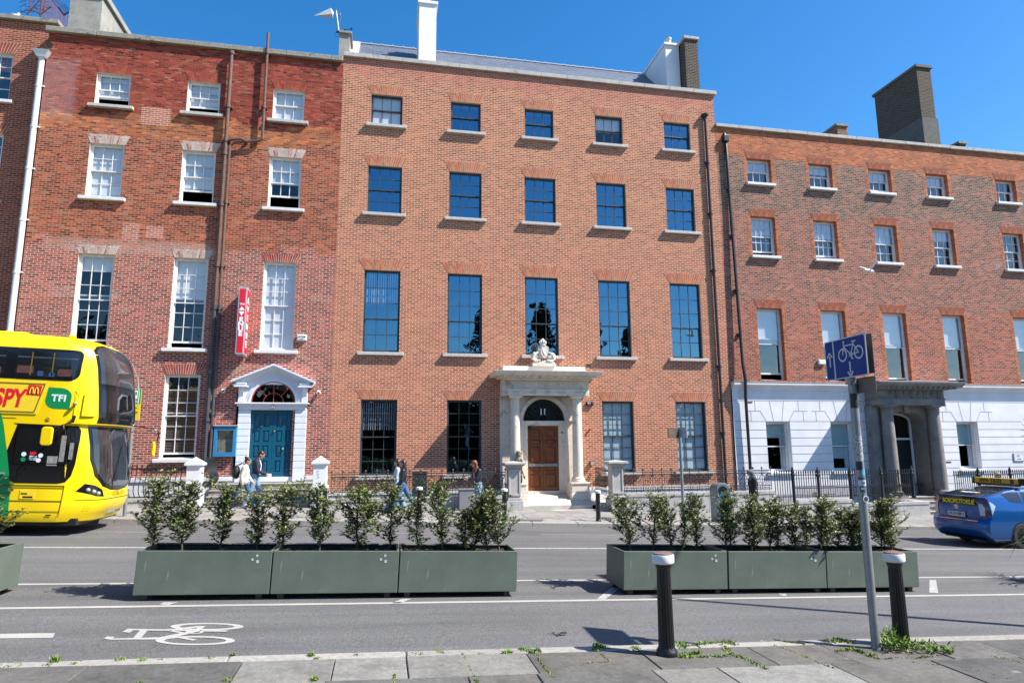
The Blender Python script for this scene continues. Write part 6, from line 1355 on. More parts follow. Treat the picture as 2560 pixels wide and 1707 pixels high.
weedline('H', [(775, 1375), (815, 1460), (860, 1545), (875, 1568)], 60, .014, .015, .3); weedline('H', [(1250, 1372), (1300, 1450), (1390, 1550)], 70, .014, .018, .3); weedline('H', [(1560, 1440), (1620, 1432), (1720, 1428)], 20, .015, .012); weedline('H', [(1670, 1370), (1770, 1445)], 30, .012, .012, .4); weedline('H', [(1420, 1548), (1870, 1532)], 24, .012, .01, .6); weedline('H', [(330, 1510), (325, 1568)], 24, .012, .015)
weedline('I', [(0, 1325), (90, 1320), (200, 1305), (300, 1300), (370, 1318)], 90, .045, .035, .05); weedline('I', [(270, 1310), (330, 1380), (420, 1410), (570, 1480)], 90, .035, .035, .1); weedline('I', [(0, 1400), (180, 1402), (330, 1390)], 80, .03, .03, .1); weedline('I', [(60, 1385), (140, 1372)], 40, .03, .05, 0)
weedline('I', [(615, 1285), (740, 1305), (850, 1308)], 60, .025, .02, .1); weedline('I', [(620, 1320), (760, 1370), (870, 1420), (1010, 1475)], 50, .014, .015, .2); weedline('I', [(940, 1298), (1120, 1300)], 60, .05, .045, 0); weedline('I', [(1000, 1360), (1150, 1350), (1260, 1395)], 90, .04, .035, .1); weedline('I', [(1260, 1370), (1290, 1410), (1560, 1400), (1660, 1392)], 60, .025, .02, .3); weedline('I', [(1500, 1430), (1900, 1470), (2140, 1540)], 40, .012, .012, .5); weedline('I', [(2030, 1390), (2150, 1415), (2240, 1440)], 30, .02, .015); weedline('I', [(1005, 1275), (1060, 1282)], 20, .02, .02, .3)
top('pavement_weeds', mb, [GR, DRY], (0, 6.3, 0), label='thin grass and moss growing in the near pavement joints', cat='weeds', kind='stuff')
mb = MB(); lf = MB()
for k in range(420):
    q = r.random(); p = gnd('I', 1330 + 470 * q ** 1.25, 1345 + 40 * r.random() - 12 * (1 - q), PV); hh = .16 * (1 - q) ** 1.2 + .02; w = r.random() * 6.28; d = Vector((cos(w), sin(w), r.uniform(.3, 1.4))).normalized()
    leaf(lf, p + Vector((0, 0, r.random() * hh)), d, Vector((r.uniform(-.4, .4), r.uniform(-.4, .4), 1)), r.uniform(.04, .085), r.uniform(.014, .024), 0)
for k in range(14):
    p = gnd('I', 1330 + r.random() * 90, 1340, PV); e = p + Vector((r.uniform(-.06, .06), r.uniform(-.05, .05), r.uniform(.12, .26))); lf.tube([p, e], [.003, .002], 4)
    for q in range(6): leaf(lf, p.lerp(e, .3 + .11 * q), Vector((r.uniform(-1, 1), r.uniform(-1, 1), .5)), Vector((0, 0, 1)), .05, .018, 0)
top('weed_clump', lf, GR, tuple(gnd('I', 1450, 1360, PV)), label='large leafy weed clump at the foot of the right fluted bollard', cat='weeds')
# ================================================================ the park across the road (seen mirrored in the window glass)
CON = island('conifer_needles', [(.010, .020, .008), (.02, .035, .012), (.03, .05, .018)], .8); BK = mat('dark_bark', (.05, .04, .03), .9)
def conifer(x, y, h, sp, seed, label):
    r = random.Random(seed); t = empty('conifer_tree', (x, y, gz(x)), label=label, cat='tree', group='conifers in the park behind the photographer')
    mb = MB(); mb.tube([(0, 0, 0), (0, 0, h * .5), (.1, 0, h)], [.3, .18, .03], 8); mb.build('trunk', BK, t, smooth=True)
    mb = MB(); n = 46
    for i in range(n):
        z = h * (.22 + .77 * i / n); L = sp * (1.03 - i / n) ** .75 * r.uniform(.6, 1.15)
        for k in range(5):
            w = r.random() * 6.28; d = Vector((cos(w), sin(w), 0)); s = Vector((-sin(w), cos(w), 0)); m_ = 7
            for j in range(m_):
                q = (j + .6) / m_; p = Vector((0, 0, z)) + d * L * q + Vector((0, 0, L * (.30 * q - .25 * q * q)))
                for _ in range(3):
                    a = p + s * r.uniform(-.28, .28) * L * .35; e = a + (d * r.uniform(.1, .5) + s * r.uniform(-.5, .5) + Vector((0, 0, r.uniform(-.15, .55)))) * .85; wv = Vector((0, 0, .14)) + s * .08
                    mb.add([a - wv, a + wv, e], [(0, 1, 2)])
    mb.build('crown', CON, t)
for x, y, h, sp, sd_, w_ in ((10.6, -20, 18.5, 3.8, 1, 'tallest dark conifer in the park'), (5.6, -21, 13.5, 3.6, 2, 'leftmost dark conifer in the park'), (16.6, -20, 18.0, 3.6, 3, 'tall broad conifer mirrored above the stone crest'), (13.6, -21.5, 15.5, 3.6, 7, 'conifer filling the gap between the two tallest'), (22.6, -20, 16.6, 2.6, 4, 'slim pointed conifer in the park'), (26.8, -20.5, 15.8, 3.0, 5, 'rightmost dark conifer in the park'), (19.8, -22, 13.5, 3.4, 6, 'short dark conifer left of the slim pointed one')):
    conifer(x, y, h, sp, sd_, w_ + ', behind the photographer')
mb = MB(); r = random.Random(12)
for k in range(15000):
    x = r.uniform(-60, 80); top_ = 8.3 + 2.2 * sin(x * .35) + 1.5 * sin(x * .9 + 1) + (4.0 if x < -14 else 0) - .5 * (x > 28); z = r.random() ** .8 * top_; y = -25 + r.uniform(-2.5, 2.5)
    d = Vector((r.uniform(-1, 1), r.uniform(-1, 1), r.uniform(-1, 1))).normalized() * .75; e = Vector((r.uniform(-1, 1), r.uniform(-1, 1), r.uniform(-1, 1))).normalized() * .75; p = Vector((x, y, z + gz(x)))
    mb.add([p, p + d, p + d + e, p + e], [(0, 1, 2, 3)])
top('park_trees', mb, island('park_leaf', [(.010, .020, .008), (.022, .04, .014), (.035, .055, .02), (.05, .07, .03)], .8), (0, -25, 0), label='dark mass of park trees behind the photographer', cat='trees', kind='stuff')
mb = MB(); mb.quad((-80, -28, -3), (100, -28, -5), (100, -28, 5), (-80, -28, 9)); 
top('park_hedge', mb, mat('hedge_dark', (.012, .02, .01), .9), (0, -28, 0), label='dark hedge at the back of the park', cat='hedge')
# ================================================================ gulls
GW = mat('gull_white', (.78, .78, .78), .6, var=.04); GG = mat('gull_grey', (.34, .36, .39), .6, var=.08); GB = mat('gull_bill', (.5, .3, .05), .5)
def gull(x, y, z, rz, wings, label, s=1.0, flip=1):
    t = empty('gull', (x, y, z), rz=rz, label=label, cat='gull', group='gulls flying past the right house'); t.scale = (s, s, s)
    mb = MB(); prof = [(-.21, .004), (-.17, .02), (-.10, .045), (0, .062), (.08, .055), (.12, .038), (.15, .034), (.18, .036), (.20, .026), (.215, .010), (.245, .003)]
    mb.lathe((0, 0, 0), [(r_, x_) for x_, r_ in prof], 14, ax='x')
    for sgn, pts in zip((1, -1), wings):
        P = [Vector((a, sgn * b, c)) for a, b, c in pts]; w = [.075, .085, .07, .035, .005]
        top_ = [p + Vector((w[i] * .35, 0, .008)) for i, p in enumerate(P)]; bk = [p - Vector((w[i], 0, 0)) for i, p in enumerate(P)]; lo = [p + Vector((w[i] * .2, 0, -.006)) for i, p in enumerate(P)]; n = len(P)
        mb.add(top_ + bk + lo, [(i, i + 1, n + i + 1, n + i) for i in range(n - 1)] + [(2 * n + i + 1, 2 * n + i, n + i, n + i + 1) for i in range(n - 1)] + [(i + 1, i, 2 * n + i, 2 * n + i + 1) for i in range(n - 1)])
    mb.add([(-.17, .02, 0), (-.17, -.02, 0), (-.28, -.045, .0), (-.28, .045, .0)], [(0, 1, 2, 3)]); mb.build('body', GW, t, smooth=True, ang=60)
    MB().lathe((.215, 0, -.004), [(.011, 0), (.008, .03), (.002, .055)], 8, ax='x').build('bill', GB, t, smooth=True)
up = [(.05, .04, .02), (.04, .15, .13), (-.02, .27, .19), (-.12, .38, .20), (-.22, .46, .17)]; dn = [(.05, .04, .02), (.04, .16, .08), (-.03, .28, .07), (-.12, .38, .00), (-.20, .46, -.06)]
p = at('F', 1235, 305, 17.5); gull(p.x, p.y, p.z, .25, (up, up), 'white gull flying just above the blue cycle sign'); p = at('F', 2072, 280, 18.5); gull(p.x, p.y, p.z, .9, (up, up), 'white gull flying near the right edge of the photo')
p = at('A', 108, 88, YF + .1)
t = empty('perched_gull', (p.x, p.y, 17.16), label='grey and white gull resting on the far left parapet', cat='gull')
mb = MB(); mb.ball((-.03, 0, .085), .15, .085, .075, 14, 10); mb.ball((.07, 0, .17), .05, .045, .05, 10, 8); mb.ball((.05, 0, .13), .055, .05, .06, 10, 8); mb.build('body', GW, t, smooth=True); mb = MB(); mb.ball((-.06, 0, .105), .155, .088, .062, 14, 10); mb.build('wings', GG, t, smooth=True); MB().lathe((.115, 0, .165), [(.01, 0), (.002, .05)], 8, ax='x').build('bill', GB, t)
# ================================================================ vehicles
def lerpk(tab, z):
    if z <= tab[0][0]: return tab[0][1:]
    for a, b in zip(tab, tab[1:]):
        if z <= b[0]: f = (z - a[0]) / (b[0] - a[0]); return tuple(p + (q - p) * f for p, q in zip(a[1:], b[1:]))
    return tab[-1][1:]
class Skin:
    """closed body shell: plan outline (rear x, front x, half width) changing with height"""
    def __init__(s, tab, yc, Ar, Af, p): s.tab, s.yc, s.Ar, s.Af, s.p = tab, yc, Ar, Af, p
    def P(s, kind, q, z):
        xb, xf, hw = lerpk(s.tab, z)
        k = min(1, hw / s.yc * 1.0)
        Ar, Af = s.Ar * k, s.Af * k
        if kind == 'front': return Vector((xf - Af * abs(q) ** s.p, s.yc + hw * q, z))
        if kind == 'rear': return Vector((xb + Ar * abs(q) ** s.p, s.yc + hw * q, z))
        sg = -1 if kind == 'near' else 1; t = 1.0
        if q > xf - Af: t = (max(0, xf - q) / Af) ** (1 / s.p)
        elif q < xb + Ar: t = (max(0, q - xb) / Ar) ** (1 / s.p)
        return Vector((q, s.yc + sg * hw * t, z))
    def N(s, kind, q, z):
        e = .01; a = s.P(kind, q + e, z) - s.P(kind, q - e, z); b = s.P(kind, q, z + e) - s.P(kind, q, z - e); n = a.cross(b)
        if n.length < 1e-9: n = Vector((0, 0, 1))
        n.normalize(); c = Vector(((s.tab[0][1] + s.tab[0][2]) / 2, s.yc, .9)); 
        return n if n.dot(s.P(kind, q, z) - c) > 0 else -n
    def shell(s, zs, nside=14, nt=26):
        mb = MB(); rings = []
        for z in zs:
            xb, xf, hw = lerpk(s.tab, z); k = min(1, hw / s.yc); a, b = xb + s.Ar * k, xf - s.Af * k; R = []
            for i in range(nside): R.append(s.P('near', a + (b - a) * i / nside, z))
            for i in range(nt): u = -cos(pi * i / nt); R.append(s.P('front', math.copysign(abs(u) ** .8, u), z))
            for i in range(nside): R.append(s.P('far', b + (a - b) * i / nside, z))
            for i in range(nt): u = cos(pi * i / nt); R.append(s.P('rear', math.copysign(abs(u) ** .8, u), z))
            rings.append(R)
        n = len(rings[0]); vs = [v for R in rings for v in R]
        fs = [(i * n + k, i * n + (k + 1) % n, (i + 1) * n + (k + 1) % n, (i + 1) * n + k) for i in range(len(rings) - 1) for k in range(n)]
        fs += [tuple(range(n - 1, -1, -1)), tuple((len(rings) - 1) * n + k for k in range(n))]
        return mb.add(vs, fs)
    def panel(s, name, kind, poly, off, m, parent, th=.0, dq=.07, dz=.09, rough=False):
        bm = bmesh.new(); vs = [bm.verts.new((a, 0, b)) for a, b in poly]; bm.faces.new(vs)
        q0, q1 = min(a for a, b in poly), max(a for a, b in poly); z0, z1 = min(b for a, b in poly), max(b for a, b in poly)
        if kind in ('front', 'rear'): dq = .04
        k = q0 + dq
        while k < q1: bmesh.ops.bisect_plane(bm, geom=bm.verts[:] + bm.edges[:] + bm.faces[:], plane_co=(k, 0, 0), plane_no=(1, 0, 0)); k += dq
        k = z0 + dz
        while k < z1: bmesh.ops.bisect_plane(bm, geom=bm.verts[:] + bm.edges[:] + bm.faces[:], plane_co=(0, 0, k), plane_no=(0, 0, 1)); k += dz
        for v in bm.verts: q, z = v.co.x, v.co.z; v.co = s.P(kind, q, z) + s.N(kind, q, z) * off
        bmesh.ops.recalc_face_normals(bm, faces=bm.faces)
        if th:
            r_ = bmesh.ops.extrude_face_region(bm, geom=bm.faces[:]); vv = [g for g in r_['geom'] if isinstance(g, bmesh.types.BMVert)]; c = Vector(((s.tab[0][1] + s.tab[0][2]) / 2, s.yc, 1))
            for v in vv: d = {'near': Vector((0, -1, 0)), 'far': Vector((0, 1, 0)), 'front': Vector((1, 0, 0)), 'rear': Vector((-1, 0, 0))}[kind]; v.co += d * th
            bmesh.ops.recalc_face_normals(bm, faces=bm.faces)
        me = bpy.data.meshes.new(name); bm.to_mesh(me); bm.free(); me.materials.append(m); me.polygons.foreach_set('use_smooth', [True] * len(me.polygons)); me.set_sharp_from_angle(angle=radians(35))
        o = bpy.data.objects.new(name, me); COL.objects.link(o); o.parent = parent; return o
def rpoly(x0, x1, z0, z1, r, n=5):
    P = []
    if not isinstance(r, tuple): r = (r,) * 4
    for (cx, cz, a0, q) in ((x1 - r[0], z1 - r[0], 0, r[0]), (x0 + r[1], z1 - r[1], 90, r[1]), (x0 + r[2], z0 + r[2], 180, r[2]), (x1 - r[3], z0 + r[3], 270, r[3])):
        for k in range(n + 1): a = radians(a0 + 90 * k / n); P.append((cx + q * cos(a), cz + q * sin(a)))
    return P
def wheel(parent, x, y, r, w, rim, m_rim, spokes=10, side=-1):
    mb = MB(); mb.lathe((x, y, r), [(r * .62, -w / 2), (r * .93, -w / 2), (r * .985, -w * .4), (r, -w * .3), (r, w * .3), (r * .985, w * .4), (r * .93, w / 2), (r * .62, w / 2)], 36, ax='y', cap=False); t = mb.build('wheel', mat('tyre_rubber', (.018, .018, .019), .8, bump=.2), parent, smooth=True)
    mb = MB(); yy = y + side * w * .42
    mb.lathe((x, y, r), [(r * .64, -w * .48 * 1), (r * .64, w * .48), (r * .58, w * .48), (r * .58, -w * .48)], 36, ax='y', cap=False)
    for k in range(spokes): a = 2 * pi * k / spokes; mb.tube([(x + r * .1 * cos(a), yy, r + r * .1 * sin(a)), (x + r * .61 * cos(a), yy, r + r * .61 * sin(a))], [r * .05, r * .035], 5)
    mb.lathe((x, yy, r), [(r * .15, -.02), (r * .15, .02)], 16, ax='y'); mb.build('rim', m_rim, t)
YEL = mat('bus_yellow', (.86, .60, .0), .32, var=.03, scale=1.2, coat=.3); YEL2 = mat('ad_yellow', (.88, .60, .02), .45, var=.03)
BGL = mat('bus_dark_glass', (.010, .011, .012), .06, var=.3, scale=1.2, spec=.8); BLKG = mat('gloss_black_trim', (.008, .008, .009), .12, var=.1); SEAM = mat('panel_seam', (.10, .07, .005), .8, var=0)
LG = mat('logo_green', (.0, .24, .06), .45, var=.03); WHB = mat('bus_white', (.75, .77, .78), .4, var=.03)
Xn = -6.02; Yb = 15.70; bb = empty('double_decker_bus', (Xn, Yb, gz(Xn)), ry=RY, label='yellow double decker bus at the left edge with TFI logo and red lettered advert', cat='bus')
BT = [(.30, -11, -.16, 1.22), (.38, -11, -.12, 1.24), (.55, -11, -.02, 1.25), (.75, -11, .02, 1.25), (.95, -11, .0, 1.25), (1.4, -11, -.02, 1.25), (1.9, -11, -.08, 1.25), (2.28, -11, -.17, 1.25), (2.32, -11, -.17, 1.25), (2.36, -11, -.05, 1.25), (2.5, -11, -.02, 1.25), (3.1, -11, -.09, 1.25), (3.6, -11, -.17, 1.245), (3.9, -11, -.26, 1.23), (4.05, -11, -.36, 1.20), (4.16, -11, -.47, 1.15), (4.23, -11, -.60, 1.07), (4.27, -11, -.78, .97), (4.30, -11, -1.1, .80), (4.31, -11, -1.5, .5)]
BS = Skin(BT, 1.25, .3, .60, 5)
zs = [.30, .34, .38, .45, .55, .65, .75, .85, .95, 1.1, 1.4, 1.65, 1.9, 2.1, 2.28, 2.32, 2.36, 2.42, 2.5, 2.7, 2.9, 3.1, 3.3, 3.45, 3.6, 3.75, 3.9, 3.98, 4.05, 4.11, 4.16, 4.20, 4.23, 4.25, 4.27, 4.285, 4.30, 4.31]
BS.shell(zs, 20, 40).build('body', YEL, bb, smooth=True, ang=40)
bx = lambda px, py, Y=Yb: (at('M', px, py, Y).x - Xn, at('M', px, py, Y).z - gz(at('M', px, py, Y).x))
def mp(pts, Y=Yb): return [bx(*p, Y) for p in pts]
# upper windows: a black band with rounded panes
BS.panel('window_band', 'near', rpoly(-10.8, -1.83, 3.27, 3.95, .04), .004, BLKG, bb)
for (xa, xb) in ((-1.93, -.62), (-3.35, -1.99), (-4.8, -3.42), (-6.2, -4.87), (-7.6, -6.27), (-9.0, -7.67)):
    f = BS.panel('upper_window_surround', 'near', rpoly(xa, xb, 3.27, 3.95, (.12, .12, .12, .18)), .007, BLKG, bb); BS.panel('pane', 'near', rpoly(xa + .06, xb - .06, 3.33, 3.89, (.10, .08, .08, .14)), .010, BGL, f)
    BS.panel('window_bar', 'near', rpoly(xa + .08, xb - .08, 3.735, 3.765, .005), .012, mat('window_bar_grey', (.05, .06, .08), .3), f)
    mb = MB()
    for k in range(2): mb = MB(); mb.box(xa + .35 + k * .42, xa + .375 + k * .42, -.0125, -.0115, 3.36, 3.86); mb.build('handrail', mat('rail_yellow', (.16, .12, .01), .5), f)
    mb = MB(); mb.prism(rpoly(xa + .50, xa + .62, 3.345, 3.46, .03), 'y', -.0125, -.0115); mb.prism(rpoly(xa + .72, xa + .84, 3.345, 3.43, .03), 'y', -.0125, -.0115); mb.build('seat', mat('seat_blue', (.02, .06, .16), .7), f)
    mb = MB(); mb.prism(rpoly(xa + .1, xa + .42, 3.40, 3.56, .02), 'y', -.0123, -.0115); mb.prism(rpoly(xb - .42, xb - .14, 3.36, 3.52, .04), 'y', -.0123, -.0115); mb.build('seen_through_window', mat('brick_beyond', (.10, .035, .028), .6, var=.4, scale=30), f)
# lower side windows and driver's window
dwp = [(-1.66, 2.30), (-1.75, 2.33), (-.54, 2.31), (-.48, 2.22), (-.47, 2.0), (-.48, 1.5), (-.52, 1.25), (-.60, 1.12), (-.75, 1.09), (-1.55, 1.09), (-1.66, 1.14), (-1.70, 1.25), (-1.80, 1.37), (-1.86, 1.40)]
f = BS.panel('driver_window', 'near', dwp[::-1], .004, BLKG, bb)
BS.panel('pane', 'near', rpoly(-1.62, -.54, 1.50, 2.22, .04), .009, BGL, f)
mb = MB(); 
for xa in (-1.64, -.66, -.80): mb.box(xa, xa + .02, -.013, -.010, 1.50, 2.2)
mb.box(-1.64, -.55, -.013, -.010, 1.49, 1.51); mb.build('window_frame', BLKG, f)
mb = MB(); mb.prism(rpoly(-.78, -.68, 1.55, 2.10, .01), 'y', -.0118, -.011); mb.prism(rpoly(-1.0, -.80, 1.46, 1.66, .01), 'y', -.0118, -.011); mb.prism(rpoly(-.60, -.52, 1.6, 1.95, .01), 'y', -.0118, -.011); mb.build('seen_through_window', mat('pale_beyond', (.26, .25, .23), .6, var=.5, scale=25), f)
for (x, z, m_) in ((-1.45, 1.69, 'w'), (-1.45, 1.58, 'g'), (-1.13, 1.67, 'w'), (-1.16, 1.57, 'w')):
    MB().lathe((x, -.013, z), [(.0, 0), (.047, 0), (.047, -.001)], 20, ax='y', cap=False).build('round_sticker', {'w': WHB, 'g': LG}[m_], f)
mb = MB(); mb.box(-1.34, -1.22, -.014, -.012, 1.68, 1.74); mb.build('notice_red', RED, f); mb = MB()
for k in range(3): mb.box(-1.34, -1.20, -.014, -.012, 1.57 + k * .035, 1.59 + k * .035)
mb.build('notice_white', WHB, f)
for (xa, xb) in ((-3.5, -2.1), (-4.95, -3.56), (-6.4, -5.01), (-7.8, -6.46)): q = BS.panel('lower_window', 'near', rpoly(xa, xb, 1.45, 2.25, .08), .005, BGL, bb)
# advert
f = BS.panel('advert_frame', 'near', [(-7.5, 3.21), (-7.5, 2.52), (-1.33, 2.53), (-1.18, 3.22)], .004, YEL2, bb, th=.012)
mb = MB(); A = [(-7.4, 3.17), (-1.24, 3.18), (-1.375, 2.575), (-7.4, 2.565)]
for a, b in zip(A, A[1:]):
    d = Vector((b[0] - a[0], 0, b[1] - a[1])).normalized(); n = Vector((-d.z, 0, d.x)) * .006
    mb.prism([(a[0] + n.x, a[1] + n.z), (b[0] + n.x, b[1] + n.z), (b[0] - n.x, b[1] - n.z), (a[0] - n.x, a[1] - n.z)], 'y', -.024, -.016)
mb.build('advert_rim', SEAM, f)
ARED = mat('advert_red', (.66, .008, .02), .45, var=.03)
text('lettering', 'CRISPY', .52, ARED, f, (-1.61, -.019, 2.84), bold=.016, shear=.14, sx=.68, align='RIGHT')
ml = BS.panel('burger_logo', 'near', [(-1.58, 2.94), (-1.31, 2.925), (-1.29, 3.14), (-1.55, 3.15)], .020, ARED, bb); ml.name = 'restaurant_logo'
mb = MB()
for s in (-1, 1): mb.tube([(-1.433 + s * (.012 + .034 - .034 * cos(pi * k / 10)), -.026, 2.965 + .135 * sin(pi * k / 10) * (1 if k < 10 else 1)) for k in range(11)], .009, 5)
mb.build('golden_arches', mat('arch_yellow', (.9, .62, .02), .4, var=0), ml)
# logo leaf
P = [(-1.17, 3.12), (-.92, 3.11)] + [(-.92 + .22 * sin(a), 2.93 + .18 * cos(a)) for a in [radians(k) for k in (15, 35, 55, 75, 90)]] + [(-.715, 2.66), (-1.0, 2.665)] + [(-1.0 - .20 * sin(a), 2.85 - .185 * cos(a)) for a in [radians(k) for k in (15, 35, 55, 75, 90)]]
f = BS.panel('operator_logo', 'near', P[::-1], .004, LG, bb); text('lettering', 'TFI', .20, WHB, f, (-.945, -.008, 2.885), bold=.008, spacing=1.1, sx=1.0)
# green and white sweep
BS.panel('green_sweep', 'near', [(-2.6, 2.58), (-2.02, 2.58), (-1.92, 2.3), (-1.78, 1.75), (-1.69, 1.35), (-1.60, .9), (-1.58, .40), (-1.78, .40), (-1.86, .9), (-2.0, 1.4), (-2.2, 1.85)][::-1], .0065, LG, bb)
BS.panel('white_sweep', 'near', [(-2.6, 2.3), (-2.2, 1.85), (-2.0, 1.4), (-1.86, .9), (-1.78, .40), (-2.2, .40), (-2.3, 1.0), (-2.6, 1.7)][::-1], .0062, WHB, bb)
mb = MB()
def bline(x0, z0, x1, z1, w=.008, yy=-.008):
    d = Vector((x1 - x0, 0, z1 - z0)); n = Vector((-d.z, 0, d.x)).normalized() * w / 2; mb.prism([(x0 + n.x, z0 + n.z), (x0 - n.x, z0 - n.z), (x1 - n.x, z1 - n.z), (x1 + n.x, z1 + n.z)], 'y', yy, yy + .006)
bline(-9, 1.055, -.60, 1.045, .014); bline(-9, 1.01, -.60, 1.0); bline(-9, .735, -.62, .73, .012); bline(-.60, 1.05, -.64, .39); bline(-9, 2.44, -1.7, 2.44, .005); bline(-9, .52, -.64, .52, .005); bline(-.62, 3.10, -.62, 2.40, .006); bline(-1.9, 1.42, -2.8, 1.42, .012); bline(-.62, 3.10, -.45, 3.09, .006)
mb.build('panel_seams', mat('black_seam', (.05, .035, .0), .7, var=0), bb)
mb = MB(); mb.box(-1.42, -1.14, -.0085, -.004, .77, .95); f = mb.build('maker_badge', YEL2, bb); mb = MB(); mb.box(-1.40, -1.28, -.010, -.008, .86, .89); mb.box(-1.36, -1.17, -.010, -.008, .79, .825); mb.build('badge_print', BLKG, f)
mb = MB(); mb.box(-.88, -.78, -.010, -.004, .43, .455); mb.build('vent_slot', BLKG, bb)
f = BS.panel('side_box', 'near', [(-.47, 2.53), (-.47, 3.02), (-.30, 3.02), (-.27, 2.53)], .0, YEL, bb, th=.05)
mb = MB(); mb.lathe((-.60, -.05, 2.78), [(.03, .0), (.03, .05)], 12, ax='y'); mb.ball((-.60, -.06, 2.78), .04, n=10, k=8); mb.build('camera_dome', mat('dome_grey', (.2, .2, .16), .3), bb, smooth=True)
mb = MB(); mb.lathe((-1.09, -.012, 2.44), [(.045, .01), (.045, 0), (.03, -.004), (.03, .0), (.012, .0), (.012, -.006), (0, -.006)], 16, ax='y', cap=False); mb.build('filler_cap', mat('cap_yellow_dark', (.5, .36, .01), .4), bb)
mb = MB(); mb.tube([(-1.92, -.03, 1.27), (-1.75, -.035, 1.28)], .025, 8); mb.build('door_handle', mat('steel', (.4, .4, .42), .4), bb)
# mirror on the near side, held by an arm
mb = MB(); mb.tube([(-.58, -.05, 2.52), (-.58, -.09, 2.38)], [.04, .03], 8); mb.tube([(-.60, -.10, 2.38), (-.75, -.22, 2.30), (-.87, -.30, 2.24), (-.87, -.34, 2.05)], .014, 6); mb.tube([(-.75, -.22, 2.30), (-.83, -.36, 2.08), (-.84, -.36, 1.98)], .011, 6); mb.ball((-.84, -.36, 2.07), .035, n=8, k=6); arm_ = mb.build('mirror_arm', BLKG, bb, smooth=True)
mb = MB(); mb.prism(rpoly(-1.01, -.79, 1.88, 2.27, .07), 'y', -.42, -.36); mb.build('wing_mirror', YEL, bb, bevel=.02)
mb = MB(); y2 = 2.5; mb.tube([(-.30, y2, 2.40), (.12, y2 + .15, 2.36), (.28, y2 + .2, 2.28), (.30, y2 + .2, 2.22), (.27, y2 + .2, 2.0)], .014, 6); mb.tube([(-.3, y2, 2.25), (.29, y2 + .2, 2.22)], .008, 5); mb.build('mirror_arm', BLKG, bb, smooth=True)
mb = MB(); mb.xf = Matrix.Translation((.20, y2 + .22, 1.84)) @ Matrix.Rotation(radians(75), 4, 'Z'); mb.prism(rpoly(-.05, .05, -.18, .18, .045), 'y', -.03, .03); mb.build('wing_mirror', YEL, bb, bevel=.015)
# front glazing
def fpanel(name, pts, off, m, parent, th=0): return BS.panel(name, 'front', pts, off, m, parent, th=th)
c = .80
f = fpanel('upper_windscreen_surround', [(-c, 3.22), (-c, 4.0), (-.72, 4.10), (-.55, 4.15), (.55, 4.15), (.72, 4.10), (c, 4.0), (c, 3.22)][::-1], .006, BLKG, bb); c2 = .765
fpanel('pane', [(-c2, 3.26), (-c2, 3.98), (-.69, 4.07), (-.54, 4.12), (.54, 4.12), (.69, 4.07), (c2, 3.98), (c2, 3.26)][::-1], .011, mat('windscreen_glass', (.035, .035, .038), .04, var=.6, scale=.9, spec=1.0), f)
f = fpanel('middle_glass_surround', [(-c, 2.385), (-c, 3.235), (c, 3.235), (c, 2.385)][::-1], .006, BLKG, bb); fpanel('pane', [(-c2, 2.62), (-c2, 3.13), (c2, 3.13), (c2, 2.62)][::-1], .010, BGL, f)
mb = MB()
for k in range(1): mb.tube([(-.10 + .06, .75, 2.70), (.00 - .06, .78, 2.95), (-.06, .95, 3.06), (-.05, 1.2, 3.06), (-.05, 1.32, 2.75)], .03, 8)
mb.build('seat_back_seen', mat('seat_grey', (.10, .11, .12), .5), f, smooth=True)
f = fpanel('windscreen_surround', [(-.82, 2.32), (-.82, 1.6), (-.76, 1.25), (-.60, 1.02), (-.35, .93), (0, .90), (.35, .93), (.60, 1.02), (.76, 1.25), (.82, 1.6), (.82, 2.32)], .005, BLKG, bb)
fpanel('pane', [(-.78, 2.26), (-.78, 1.6), (-.72, 1.30), (-.57, 1.10), (-.33, 1.01), (0, .98), (.33, 1.01), (.57, 1.10), (.72, 1.30), (.78, 1.6), (.78, 2.26)], .010, mat('windscreen_glass', (.035, .035, .038), .04), f)
mb = MB()
for a, b in (((-.35, 1.05), (.05, 1.9)), ((.45, 1.1), (.35, 2.0))):
    p, q = BS.P('front', a[0], a[1]), BS.P('front', b[0], b[1]); mb.tube([p + Vector((.03, 0, 0)), q + Vector((.035, 0, 0))], .010, 5)
mb.build('wiper', BLKG, f)
mb = MB(); mb.tube([(-.12, 2.2, 2.9), (-.17, 2.36, 3.2), (-.27, 2.42, 3.6), (-.42, 2.38, 3.95)], .014, 6); mb.build('branch_guard', mat('steel', (.4, .4, .42), .4), bb, smooth=True)
LENS = mat('lamp_clear', (.45, .47, .5), .1, metal=.3)
for s, nm in ((-1, 'near'), (1, 'far')):
    f = BS.panel('headlight', 'front', [(s * .86, 1.09), (s * .93, .93), (s * .72, .82), (s * .56, .80), (s * .60, .95), (s * .74, 1.05)], .006, BLKG, bb)
    for tt, z in ((.68, .875), (.75, .915), (.82, .955)):
        p = BS.P('front', s * tt, z); mb = MB(); mb.ball(p + Vector((.0, 0, 0)), .05, .045, .045, 10, 8); mb.build('lens', LENS, f, smooth=True)
f = BS.panel('number_plate', 'front', [(-.20, .40), (-.20, .50), (.20, .50), (.20, .40)][::-1], .012, WHB, bb); text('lettering', '191-D-4427' if False else '12 D 4427', .07, INK, f, (.045, 1.25, .45), rot=(pi / 2, 0, pi / 2))
f = BS.panel('grille', 'front', [(-.28, .80), (-.24, .90), (.24, .90), (.28, .80)][::-1], .008, mat('yellow_dark', (.45, .30, .0), .5), bb); 
text('emblem', 'W', .13, YEL, f, (.045, 1.25, .85), rot=(pi / 2, 0, pi / 2), bold=.004)
mb = MB()
for k in range(9): p = BS.P('front', -.83 + .03 * (k % 3), .62 - .045 * (k // 3)); mb.ball(p, .010, n=6, k=4)
mb.build('vent_holes', mat('yellow_dark', (.45, .30, .0), .5), bb)
